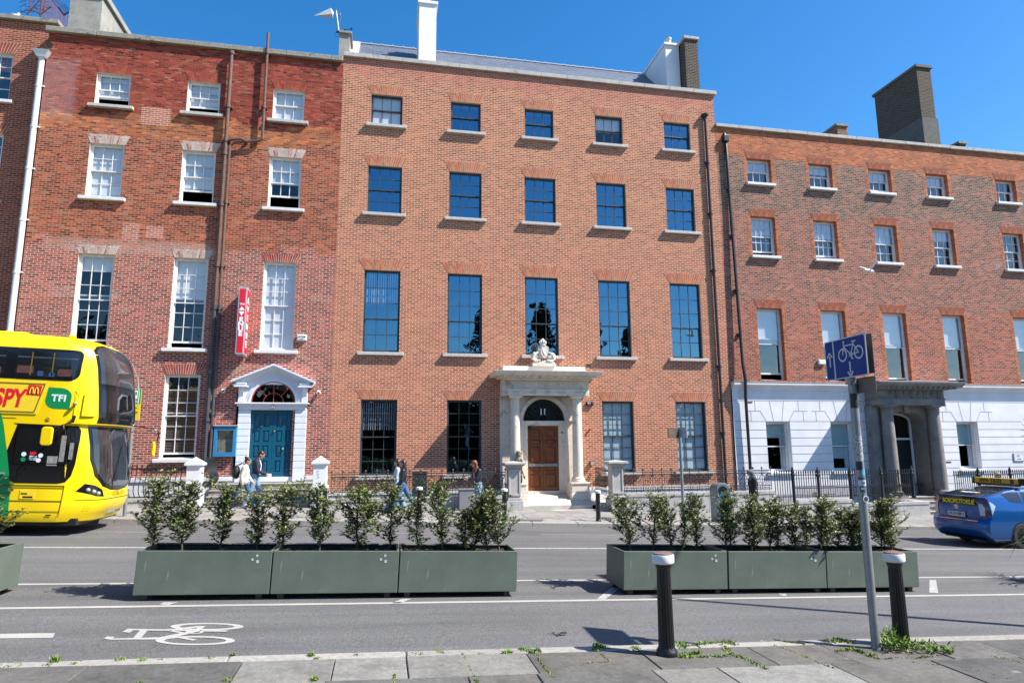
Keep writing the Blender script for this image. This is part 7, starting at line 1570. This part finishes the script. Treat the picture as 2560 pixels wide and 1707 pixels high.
fpanel('bumper_seam', [(-.93, .735), (-.93, .75), (.93, .75), (.93, .735)][::-1], .003, mat('black_seam', (.05, .035, .0), .7), bb)
mb = MB(); mb.box(-10.8, -.35, .15, 2.35, .22, .36); mb.build('chassis', BLACK, bb)
for x in (-2.75, -8.3): 
    BS.panel('wheel_arch', 'near', [(x + .62 * cos(radians(a)), .45 + .62 * sin(radians(a))) for a in range(-10, 191, 12)], .003, BLACK, bb)
    wheel(bb, x, .16, .48, .28, None, mat('wheel_grey', (.25, .25, .25), .5, metal=.5), 8); wheel(bb, x, 2.34, .48, .28, None, mat('wheel_grey', (.25, .25, .25)), 8)
mb = MB(); mb.lathe((-3.3, .85, 4.30), [(.35, 0), (.3, .06), (.0, .07)], 4, cap=False); mb.box(-3.6, -2.0, .5, 1.3, 4.29, 4.36); mb.box(-1.08, -.94, .3, .42, 4.24, 4.32); mb.box(-.52, -.42, .45, .55, 4.02, 4.1) if False else None
mb.build('roof_hatch', YEL, bb, bevel=.03)

# ---------------------------------------------------------------- taxi
CB = mat('taxi_blue', (.0, .075, .27), .25, var=.03, scale=1, metal=.35, coat=.6)
X0 = 14.86; Y0 = 14.25; tx = empty('taxi', (X0, Y0, gz(X0)), ry=RY, label='blue hatchback taxi with yellow roof sign at the right edge', cat='car')
TT = [(.16, .30, 4.25, .78), (.20, .16, 4.35, .83), (.30, .05, 4.42, .86), (.45, .0, 4.46, .872), (.60, .01, 4.45, .8725), (.68, .05, 4.43, .87), (.72, .10, 4.40, .868), (.90, .09, 4.15, .855), (1.0, .09, 3.75, .84), (1.10, .10, 3.35, .81), (1.20, .11, 3.12, .775), (1.235, .07, 3.02, .76), (1.25, .10, 2.97, .755), (1.26, .22, 2.95, .75), (1.32, .48, 2.78, .72), (1.40, .80, 2.52, .675), (1.46, 1.12, 2.30, .63), (1.50, 1.40, 2.10, .56), (1.525, 1.55, 1.95, .42), (1.53, 1.62, 1.88, .2)]
TS = Skin(TT, .8725, .16, .5, 4)
TS.shell([.16, .20, .25, .30, .38, .45, .53, .60, .65, .68, .72, .8, .9, 1.0, 1.05, 1.10, 1.15, 1.20, 1.235, 1.25, 1.26, 1.29, 1.32, 1.36, 1.40, 1.43, 1.46, 1.48, 1.50, 1.515, 1.525, 1.53], 20, 30).build('body', CB, tx, smooth=True, ang=50)
CG2 = mat('car_dark_glass', (.012, .016, .018), .05, var=.2, spec=.9)
TS.panel('rear_window', 'rear', [(-.80, 1.27), (-.84, 1.40), (-.70, 1.475), (.70, 1.475), (.84, 1.40), (.80, 1.27)][::-1], .005, CG2, tx)
f = TS.panel('spoiler', 'rear', rpoly(-.80, .80, 1.215, 1.25, .01), .004, BLKG, tx, th=.05)
f = TS.panel('rear_panel_glass', 'rear', [(-.70, 1.03), (-.76, 1.20), (.76, 1.20), (.70, 1.03)][::-1], .004, BLKG, tx)
YT = mat('lettering_yellow', (.75, .62, .02), .5, var=0)
text('lettering', 'BOBOMOTORS.IE', .155, YT, f, (.075, .80, 1.105), rot=(pi / 2, 0, -pi / 2), bold=.005, sx=.80)
MB().lathe((.07, 1.53, 1.13), [(.0, 0), (.04, 0), (.04, .01)], 16, ax='x', cap=False).build('badge_sticker', RED, f)
text('lettering', 'FREENOW', .11, WINK, tx, (.52, .87, 1.345), rot=(radians(14), 0, -pi / 2), bold=.004, shear=.3)
def ringx(mb, y, z, ry, rz, r=.006, x=.075, n=24): mb.tube([(x, y + ry * cos(2 * pi * k / n), z + rz * sin(2 * pi * k / n)) for k in range(n + 1)], r, 6)
mb = MB(); ringx(mb, .87, .965, .065, .045); ringx(mb, .87, .985, .038, .018, .005); ringx(mb, .87, .965, .017, .040, .005); mb.build('maker_emblem', mat('chrome', (.7, .7, .72), .12, metal=1, var=0), tx)
f = MB().box(.06, .075, .61, 1.13, .725, .84).build('number_plate', mat('plate_white', (.62, .63, .64), .5), tx); text('lettering', '141-D-42812', .095, INK, f, (.057, .87, .785), rot=(pi / 2, 0, -pi / 2), sx=.95, bold=.002)
MB().box(.07, .085, .58, 1.16, .70, .73).build('plate_frame', BLKG, tx)
TS.panel('chrome_strip', 'rear', rpoly(-.72, .72, .635, .655, .005), .015, mat('chrome', (.7, .7, .72), .12), tx)
TS.panel('boot_seam', 'rear', rpoly(-.80, .80, .672, .680, .002), .003, BLACK, tx)
for s in (-1, 1):
    f = TS.panel('tail_light', 'rear', [(s * .74, 1.20), (s * .72, .74), (s * .92, .74), (s * .985, .90), (s * .985, 1.20)], .008, mat('tail_red', (.13, .015, .02), .12, coat=.5), tx)
    TS.panel('lens', 'rear', [(s * .75, 1.08), (s * .74, .78), (s * .87, .79), (s * .885, .98), (s * .84, 1.08)], .012, mat('tail_clear', (.45, .50, .58), .12), f)
    TS.panel('tail_light_wrap', 'near' if s < 0 else 'far', [(.13, 1.20), (.17, .77), (.26, .80), (.42, 1.04), (.36, 1.10), (.2, 1.19)], .006, mat('tail_wrap', (.38, .44, .48), .12, metal=.2, coat=.4), tx)
for k in ('near', 'far'):
    TS.panel('quarter_glass', k, [(.74, 1.335), (.92, 1.15), (1.28, 1.12), (1.30, 1.395), (1.02, 1.385)], .004, CG2, tx)
    TS.panel('door_glass', k, [(1.36, 1.40), (1.34, 1.12), (2.2, 1.08), (2.2, 1.42)], .004, CG2, tx); TS.panel('door_glass', k, [(2.26, 1.42), (2.26, 1.08), (3.1, 1.08), (2.55, 1.40)], .004, CG2, tx)
    for x, nm in ((1.14, 1), (3.72, 2)):
        TS.panel('wheel_arch', k, [(x + .345 * cos(radians(a)), .32 + .345 * sin(radians(a))) for a in range(-25, 206, 11)], .003, BLACK, tx)
for x in (1.14, 3.72):
    for y, s in ((.085, -1), (1.66, 1)):
        wheel(tx, x, y, .315, .2, None, mat('rim_black', (.03, .03, .032), .25, metal=.6), 10, s)
mb = MB(); mb.box(.4, 4.1, .12, 1.62, .14, .30); mb.box(.9, 1.3, .3, 1.4, .2, .34); mb.build('underbody', BLACK, tx)
TS.panel('bumper_trim', 'rear', rpoly(-.85, .85, .20, .27, .02), .006, BLKG, tx)
TS.panel('door_seam', 'near', rpoly(1.31, 1.32, .42, 1.12, .002), .003, BLACK, tx); TS.panel('door_seam', 'near', rpoly(2.22, 2.23, .25, 1.42, .002), .003, BLACK, tx); TS.panel('door_handle', 'near', rpoly(1.5, 1.7, .93, .96, .01), .01, CB, tx, th=.02)
Rx = Vector((1.45, .87, 1.53))
TY = mat('taxi_sign_yellow', (.70, .40, .01), .4, var=.12, scale=6)
mb = MB(); mb.box(-.06, .06, -.66, .66, .05, .20); b_ = mb.build('roof_sign', TY, tx, bevel=.02); b_.location = Rx; mb = MB(); mb.box(-.07, .07, -.60, .60, .0, .05); mb.box(-.075, .075, -.70, -.66, .03, .21); mb.box(-.075, .075, .66, .70, .03, .21); mb.build('sign_base', BLKG, b_)
text('lettering', 'TAXI', .15, INK, b_, (-.065, .0, .125), rot=(pi / 2, 0, -pi / 2), bold=.004); text('lettering', '39576', .11, INK, b_, (-.065, .36, .125), rot=(pi / 2, 0, -pi / 2), bold=.003); MB().box(-.064, -.06, -.52, -.42, .07, .18).build('sign_emblem', mat('navy_badge', (.03, .03, .12), .5), b_)
# ================================================================ people
def cloth(name, col, rough=.8, var=.18, scale=14): return mat(name, col, rough, var=var, scale=scale, bump=.4)
SKIN = mat('skin', (.52, .28, .19), .55, var=.06, scale=8)
def rot(v, pitch, yaw=0):     # pitch swings forwards from straight down
    return Vector((sin(pitch) * cos(yaw), sin(pitch) * sin(yaw), -cos(pitch)))
def caps(mb, a, b, ra, rb, n=12):
    a, b = Vector(a), Vector(b); mb.tube([a, b], [ra, rb], n); mb.ball(a, ra, n=n, k=8); mb.ball(b, rb, n=n, k=8)
def chain(mb, P, R):
    for i in range(len(P) - 1): caps(mb, P[i], P[i + 1], R[i], R[i + 1])
def solid(mb, name, m, parent, voxel=.012, smooth=3):
    """fuse overlapping limbs into one continuous skin"""
    me = mb.mesh('tmp', m); o = bpy.data.objects.new('tmp', me); COL.objects.link(o)
    md = o.modifiers.new('r', 'REMESH'); md.mode = 'VOXEL'; md.voxel_size = voxel; md.use_smooth_shade = True
    if smooth: s = o.modifiers.new('s', 'SMOOTH'); s.iterations = smooth; s.factor = .5
    dg = bpy.context.evaluated_depsgraph_get(); me2 = bpy.data.meshes.new_from_object(o.evaluated_get(dg)); bpy.data.objects.remove(o); me2.materials.clear(); me2.materials.append(m); me2.name = name
    q = bpy.data.objects.new(name, me2); COL.objects.link(q); q.parent = parent; return q
def person(x, y, z, hd, H, label, legs, arms, top_m, bot_m, shoe_m, hair_m, hair='short', lean=0, headp=.1, headyaw=0, female=False, sleeves=True, puff=1.0, flare=0, hood=None, cap=None, long_top=0.0, collar=True, opening=None):
    """legs / arms: two tuples (swing, out, bend) for the left and right limb, in degrees"""
    t = empty('person', (x, y, z), rz=radians(hd), label=label, cat='person'); s = H / 1.75
    L = lambda v: v * s
    hipz = L(.92) ; sp = radians(lean); up = Vector((sin(sp), 0, cos(sp)))
    # drop the hips so that the lower foot touches the ground
    foots = []
    lw = L(.095); J = {}
    for sg, (sw, out, bend) in zip((1, -1), legs):
        h = Vector((0, sg * lw, 0)); k = h + rot(0, radians(sw)) * L(.43); a = k + rot(0, radians(sw - bend)) * L(.41)
        h, k, a = h, h + rot(0, 0) * 0 + Vector((sin(radians(sw)), sg * sin(radians(out)), -cos(radians(sw)))) * L(.43), None
        a = k + Vector((sin(radians(sw - bend)), sg * sin(radians(out)) * .5, -cos(radians(sw - bend)))) * L(.41); J[sg] = (h, k, a); foots.append(a.z)
    hz = L(.075) - min(foots); hip = Vector((0, 0, hz))
    J = {g: tuple(p + hip for p in J[g]) for g in J}
    chest = hip + up * L(.36); neck = hip + up * L(.55); sw_ = L(.165 if female else .19)
    hdir = Vector((sin(sp + headp), 0, cos(sp + headp))); hc = neck + hdir * L(.155) + Vector((L(.015), 0, 0)); fy = radians(headyaw)
    Fd = Vector((cos(fy) * cos(headp + sp), sin(fy), -sin(headp + sp))).normalized(); Sd = Vector((-sin(fy), cos(fy), 0)); Ud = Fd.cross(Sd).normalized()
    body = MB()
    W = 1.0 if female else 1.08
    # torso, neck, head
    for g in (1, -1):
        chain(body, [hip + Vector((0, g * L(.07), L(-.01))), hip + up * L(.15) + Vector((0, g * L(.05 if female else .07), 0)), chest + Vector((0, g * L(.07), 0)), neck - up * L(.06) + Vector((0, g * L(.09), 0))], [L(.10), L(.085), L(.105) * W, L(.065)])
    chain(body, [neck - up * L(.06), neck + hdir * L(.06)], [L(.06), L(.05)])
    E = lambda c, a, b, c2: (body.ball((0, 0, 0), 1, 1, 1, 16, 12), None)
    def eball(mb, c, rx, ry, rz, n=16, k=12):
        b0 = len(mb.v); mb.ball((0, 0, 0), 1, 1, 1, n, k)
        for i in range(b0, len(mb.v)): v = mb.v[i]; w = c + Fd * (v[0] * rx) + Sd * (v[1] * ry) + Ud * (v[2] * rz); mb.v[i] = tuple(w)
    eball(body, hc + Ud * L(.02), L(.098), L(.076), L(.10)); eball(body, hc - Ud * L(.045) + Fd * L(.025), L(.068), L(.055), L(.065))
    caps(body, hc + Fd * L(.088) + Ud * L(.01), hc + Fd * L(.112) - Ud * L(.018), L(.009), L(.013), 8)   # nose
    eball(body, hc + Fd * L(.082) - Ud * L(.052), L(.014), L(.024), L(.010), 8, 6); eball(body, hc + Fd * L(.075) - Ud * L(.092), L(.02), L(.025), L(.018), 8, 6)
    for g in (1, -1): eball(body, hc + Sd * (g * L(.078)) - Ud * L(.01), L(.022), L(.010), L(.030), 8, 6)
    topm = MB(); bot = MB(); shoes = []; hands = []
    for g, (h, k, a) in J.items():
        chain(body, [h, k, a], [L(.082), L(.055), L(.038)])
        toe = a + Vector((L(.15), g * L(.02), L(-.045))); heel = a + Vector((L(-.03), 0, L(-.04)))
        if a.z > L(.12): toe = a + Vector((L(.10), 0, L(-.11)))
        caps(body, a, toe, L(.038), L(.026)); shoe = MB(); shoes.append(shoe); caps(shoe, heel, toe, L(.045), L(.036)); caps(shoe, a - Vector((0, 0, L(.0))), heel, L(.046), L(.045))
        chain(bot, [h + Vector((0, 0, L(.05))), k, a + Vector((0, 0, L(.0)))], [L(.100), L(.070) * (1 + .1 * flare), L(.056) * (1 + flare)])
    for g in (1, -1): chain(bot, [hip + Vector((0, g * L(.065), L(.10))), hip + Vector((L(-.01), g * L(.07), L(-.02)))], [L(.098), L(.108)])
    for g, (sw, out, bend, yaw) in zip((1, -1), arms):
        sh = neck - up * L(.075) + Vector((0, g * sw_, 0)); sd_, so_ = radians(sw), radians(out)
        e = sh + Vector((sin(sd_) * cos(so_), g * sin(so_), -cos(sd_) * cos(so_))) * L(.29); d2 = Vector((sin(sd_ + radians(bend)), g * radians(-yaw), -cos(sd_ + radians(bend)))).normalized(); w = e + d2 * L(.25)
        chain(body, [neck - up * L(.06) + Vector((0, g * L(.06), 0)), sh, e, w], [L(.055), L(.055), L(.038), L(.027)])
        # hand: palm, four fingers curled a little, thumb from the side
        pc = w + d2 * L(.05); sd2 = Vector((0, 1, 0)).cross(d2); sd2 = sd2.normalized() if sd2.length > .1 else Vector((1, 0, 0)); nrm = d2.cross(sd2).normalized()
        for q in range(4):
            o_ = sd2 * L((q - 1.5) * .019); caps(body, w + o_ * .5 + d2 * L(.01), pc + o_ + d2 * L(.03), L(.014), L(.011), 6); Lf = (.066, .076, .072, .056)[q]
            p1 = pc + o_ + d2 * L(.03); p2 = p1 + (d2 + nrm * (-.35 * g)).normalized() * L(Lf * .55); p3 = p2 + (d2 + nrm * (-.95 * g)).normalized() * L(Lf * .45); caps(body, p1, p2, L(.0095), L(.009), 6); caps(body, p2, p3, L(.009), L(.008), 6)
        b1 = w + d2 * L(.025) + sd2 * L(.022); b2 = b1 + (d2 * .7 + sd2 * .7).normalized() * L(.035); caps(body, b1, b2, L(.012), L(.010), 6); caps(body, b2, b2 + (d2 + sd2 * .15 - nrm * (.4 * g)).normalized() * L(.03), L(.010), L(.008), 6)
        hands.append((w, d2, pc))
        pw = 1 + (puff - 1) * .7
        if sleeves: chain(topm, [sh + Vector((0, -g * L(.03), 0)), sh, e, w - d2 * L(.015)], [L(.072) * pw, L(.070) * pw, L(.056) * pw, L(.043) * pw])
        else: chain(topm, [sh + Vector((0, -g * L(.03), 0)), sh, sh.lerp(e, .62)], [L(.070), L(.070), L(.062)])
    for g in (1, -1):
        chain(topm, [hip + up * L(.06 - long_top) + Vector((0, g * L(.06), 0)), hip + up * L(.17) + Vector((0, g * L(.055), 0)), chest + Vector((0, g * L(.08), 0)), neck - up * L(.055) + Vector((0, g * L(.085), 0))], [L(.118) * puff, L(.108) * puff, L(.122) * W * puff, L(.078) * puff])
    if collar: chain(topm, [neck - up * L(.07), neck - up * L(.0)], [L(.080), L(.068)])
    solid(body, 'body', SKIN, t, .0085, 2)
    solid(bot, 'trousers', bot_m, t, .013); solid(topm, 'jacket' if sleeves else 'shirt', top_m, t, .013); [solid(q, 'shoe', shoe_m, t, .012, 2) for q in shoes]
    ey = MB()
    for g in (1, -1): eball(ey, hc + Fd * L(.088) + Sd * (g * L(.031)) + Ud * L(.012), L(.010), L(.013), L(.007), 8, 6)
    ey.build('eyes', mat('eye_dark', (.03, .02, .02), .3), t)
    if opening: o_ = MB(); chain(o_, [hip + up * L(.10) + Vector((L(.085 * puff + .02), 0, 0)), chest + Vector((L(.095), 0, 0)), neck - up * L(.05) + Vector((L(.05), 0, 0))], [L(.035), L(.045), L(.04)]); solid(o_, 'shirt_front', opening, t, .012)
    hm = MB()
    if hair:
        eball(hm, hc + Ud * L(.038) - Fd * L(.014), L(.104), L(.086), L(.092)); eball(hm, hc - Fd * L(.05) - Ud * L(.01), L(.062), L(.072), L(.075))
        if hair == 'bun': eball(hm, hc - Fd * L(.10) + Ud * L(.085), L(.048), L(.048), L(.045))
        if hair == 'long':
            for g in (-1, -.5, 0, .5, 1):
                p0 = hc - Fd * L(.055 - .03 * abs(g)) + Sd * (g * L(.07)) + Ud * L(.02); chain(hm, [p0, p0 - Vector((L(.02), 0, L(.14))), p0 + Vector((L(-.03 + .05 * abs(g)), g * L(.02), L(-.30))), p0 + Vector((L(-.02 + .05 * abs(g)), g * L(.02), L(-.42)))], [L(.045), L(.048), L(.042), L(.015)])
        if hair: solid(hm, 'hair', hair_m, t, .012, 1)
    if cap:
        c_ = MB(); eball(c_, hc + Ud * L(.062) - Fd * L(.006), L(.104), L(.088), L(.068)); b0 = hc + Ud * L(.060) + Fd * L(.07)
        for g in (-1, -.5, 0, .5, 1): caps(c_, b0 + Sd * (g * L(.05)), b0 + Sd * (g * L(.04)) + Fd * L(.085 - .02 * abs(g)) - Ud * L(.012), L(.012), L(.010), 8)
        solid(c_, 'cap', cap, t, .010, 1)
    if hood:
        h_ = MB(); eball(h_, hc + Ud * L(.02) - Fd * L(.035), L(.112), L(.108), L(.135)); eball(h_, hc + Ud * L(.06) + Fd * L(.01), L(.10), L(.092), L(.085)); chain(h_, [hc - Ud * L(.08) - Fd * L(.06), neck - up * L(.04)], [L(.10), L(.11)]); solid(h_, 'hood', hood, t, .013, 2)
    return t, hands, hip, neck, up
def held(t, local):   # world position of a point given in a person's frame
    return Matrix.Rotation(t.rotation_euler.z, 4, 'Z') @ Vector(local) + t.location
PVz = lambda x: gz(x) + PV
CREAM = cloth('cream_puffer', (.56, .49, .42), scale=9); NAVY = cloth('navy_jacket', (.012, .016, .035)); DENIM = cloth('blue_denim', (.035, .11, .24)); DEN2 = cloth('light_denim', (.15, .29, .45)); LEATH = mat('black_leather', (.014, .013, .018), .35, var=.3, bump=.5); KHK = cloth('olive_beige_cap', (.28, .26, .17)); BLKC = cloth('black_cloth', (.010, .011, .013)); CHAR = cloth('dark_tee', (.018, .028, .030))
HB = mat('dark_brown_hair', (.030, .016, .012), .45, var=.4, scale=30); HR = mat('auburn_hair', (.16, .045, .018), .42, var=.4, scale=30); SHW = cloth('pale_trainers', (.45, .45, .45)); SHD = cloth('dark_shoes', (.02, .02, .025)); WTEE = cloth('white_tee', (.6, .6, .6)); GREYH = cloth('grey_hood', (.11, .12, .135))
a, hA, hipA, nkA, upA = person(-4.06, 21.25, PVz(-4.06), 0, 1.60, 'woman with dark bun in cream puffer jacket and blue jeans, walking past the blue door', ((28, 2, 8), (-26, 2, 30)), ((12, 8, 28, 8), (-14, 8, 22, 0)), CREAM, DENIM, SHD, HB, hair='bun', female=True, lean=4, headp=.25, puff=1.12, long_top=.02)
b, hB, *_ = person(-3.82, 21.75, PVz(-3.82), 2, 1.76, 'dark haired man in navy jacket and light jeans, beside the woman in the cream jacket', ((14, 2, 4), (-14, 2, 10)), ((14, 8, 50, 10), (12, 8, 55, 22)), NAVY, DEN2, SHW, HB, hair='short', lean=5, headp=.42, opening=WTEE)
c, hC, *_ = person(.66, 20.5, PVz(.66), 180, 1.66, 'woman with dark hair in black leather jacket and flared blue jeans, striding left', ((26, 2, 6), (-30, 2, 12)), ((8, 8, 30, 12), (-8, 10, 45, 15)), LEATH, DENIM, SHD, HB, hair='long', female=True, lean=1, headp=-.12, flare=.75, opening=WTEE)
d, hD, *_ = person(.50, 21.05, PVz(.50), 183, 1.64, 'woman in pale top and light flared jeans, half hidden behind the leather jacket', ((24, 2, 4), (-16, 2, 6)), ((6, 8, 20, 6), (-6, 8, 20, 6)), cloth('pale_top', (.40, .50, .58)), DEN2, SHW, HB, hair='long', female=True, headp=-.05, flare=.8)
e, hE, *_ = person(2.95, 20.4, PVz(2.95), 195, 1.66, 'woman with long auburn hair looking down at her phone, dark jacket and pale jeans', ((4, 2, 3), (-3, 2, 4)), ((22, 6, 72, 26), (20, 6, 74, 26)), LEATH, DEN2, SHW, HR, hair='long', female=True, headp=.50, lean=3, opening=WTEE)
f_, hF, *_ = person(4.72, 22.75, .20, -35, 1.72, 'man in olive cap and dark T-shirt standing behind the left granite pier', ((3, 3, 3), (-2, 3, 3)), ((4, 10, 14, -4), (6, 12, 16, -4)), CHAR, BLKC, SHD, mat('grey_hair', (.2, .19, .18), .6), hair='short', sleeves=False, cap=KHK, headp=.08, headyaw=30, collar=False)
g_, hG, *_ = person(12.02, 19.95, PVz(12.02), 180, 1.60, 'hooded figure in black coat with grey hood, walking left with a paper bag', ((20, 2, 8), (-22, 2, 14)), ((6, 8, 25, 6), (-4, 8, 8, 0)), BLKC, BLKC, SHD, HB, hair='short', female=True, hood=GREYH, headp=.25, lean=3, puff=1.15, long_top=.10)
h_, hH, *_ = person(21.72, 20.0, PVz(21.72), 170, 1.75, 'man in pale cap seen over the roof of the blue taxi', ((18, 2, 6), (-18, 2, 12)), ((10, 8, 20, 4), (-10, 8, 20, 4)), BLKC, DENIM, SHD, HB, hair='short', cap=KHK, headp=.1)
# things they carry
t = empty('backpack', tuple(held(a, (-.22, .02, 1.08))), label='black backpack on the back of the woman in the cream jacket', cat='backpack')
mb = MB(); mb.ball((0, 0, 0), .10, .14, .21, 14, 10); mb.ball((-.05, 0, -.07), .08, .12, .12, 12, 8); solid(mb, 'bag', mat('backpack_black', (.012, .012, .014), .6), t, .014); mb = MB()
for y in (-.11, .11): mb.tube([(.04, y, .20), (.16, y * 1.05, .27), (.27, y, .20), (.30, y, .05), (.20, y, -.12), (.03, y, -.16)], .012, 5)
mb.build('strap', mat('backpack_black', (.012, .012, .014), .6), t)
w, d2, pc = hE[0]; p = held(e, (pc + hE[1][2]) / 2 + Vector((.03, 0, .02)))
t = empty('phone', tuple(p), rz=radians(195), label='phone in the hands of the auburn haired woman', cat='phone'); mb = MB(); mb.xf = Matrix.Rotation(radians(-50), 4, 'Y'); mb.box(-.006, .006, -.037, .037, -.075, .075); mb.build('body', mat('phone_case', (.5, .5, .52), .3), t, bevel=.003); mb = MB(); mb.xf = Matrix.Rotation(radians(-50), 4, 'Y'); mb.box(-.0075, -.006, -.033, .033, -.07, .07); mb.build('screen', BLKG, t)
w, d2, pc = hG[0]; p = held(g_, pc + d2 * .05)
t = empty('paper_bag', (p.x, p.y, p.z), rz=radians(5), label='brown paper carrier bag held by the hooded figure', cat='bag')
mb = MB(); mb.add([(-.15, -.07, -.48), (.15, -.07, -.48), (.15, .07, -.48), (-.15, .07, -.48), (-.17, -.08, -.10), (.17, -.08, -.11), (.17, .08, -.10), (-.17, .08, -.12)], [(0, 3, 2, 1), (0, 1, 5, 4), (1, 2, 6, 5), (2, 3, 7, 6), (3, 0, 4, 7)]); mb.build('bag', mat('kraft_paper', (.46, .34, .23), .85, var=.1, bump=.3), t)
mb = MB()
for y in (-.075, .075): mb.tube([(-.07, y, -.11), (-.05, y * .5, -.02), (0, y * .2, .02), (.05, y * .5, -.02), (.07, y, -.11)], .005, 5)
mb.build('handle', mat('kraft_dark', (.25, .17, .10), .85), t)
w, d2, pc = hB[1]; p = held(b, pc + d2 * .06)
t = empty('folded_leaflet', (p.x, p.y, p.z), rz=.3, label='pale folded paper in the hand of the man in the navy jacket', cat='paper'); mb = MB(); mb.box(-.06, .07, -.004, .004, -.16, .05); mb.build('sheet', mat('paper_white', (.55, .60, .62), .8), t);
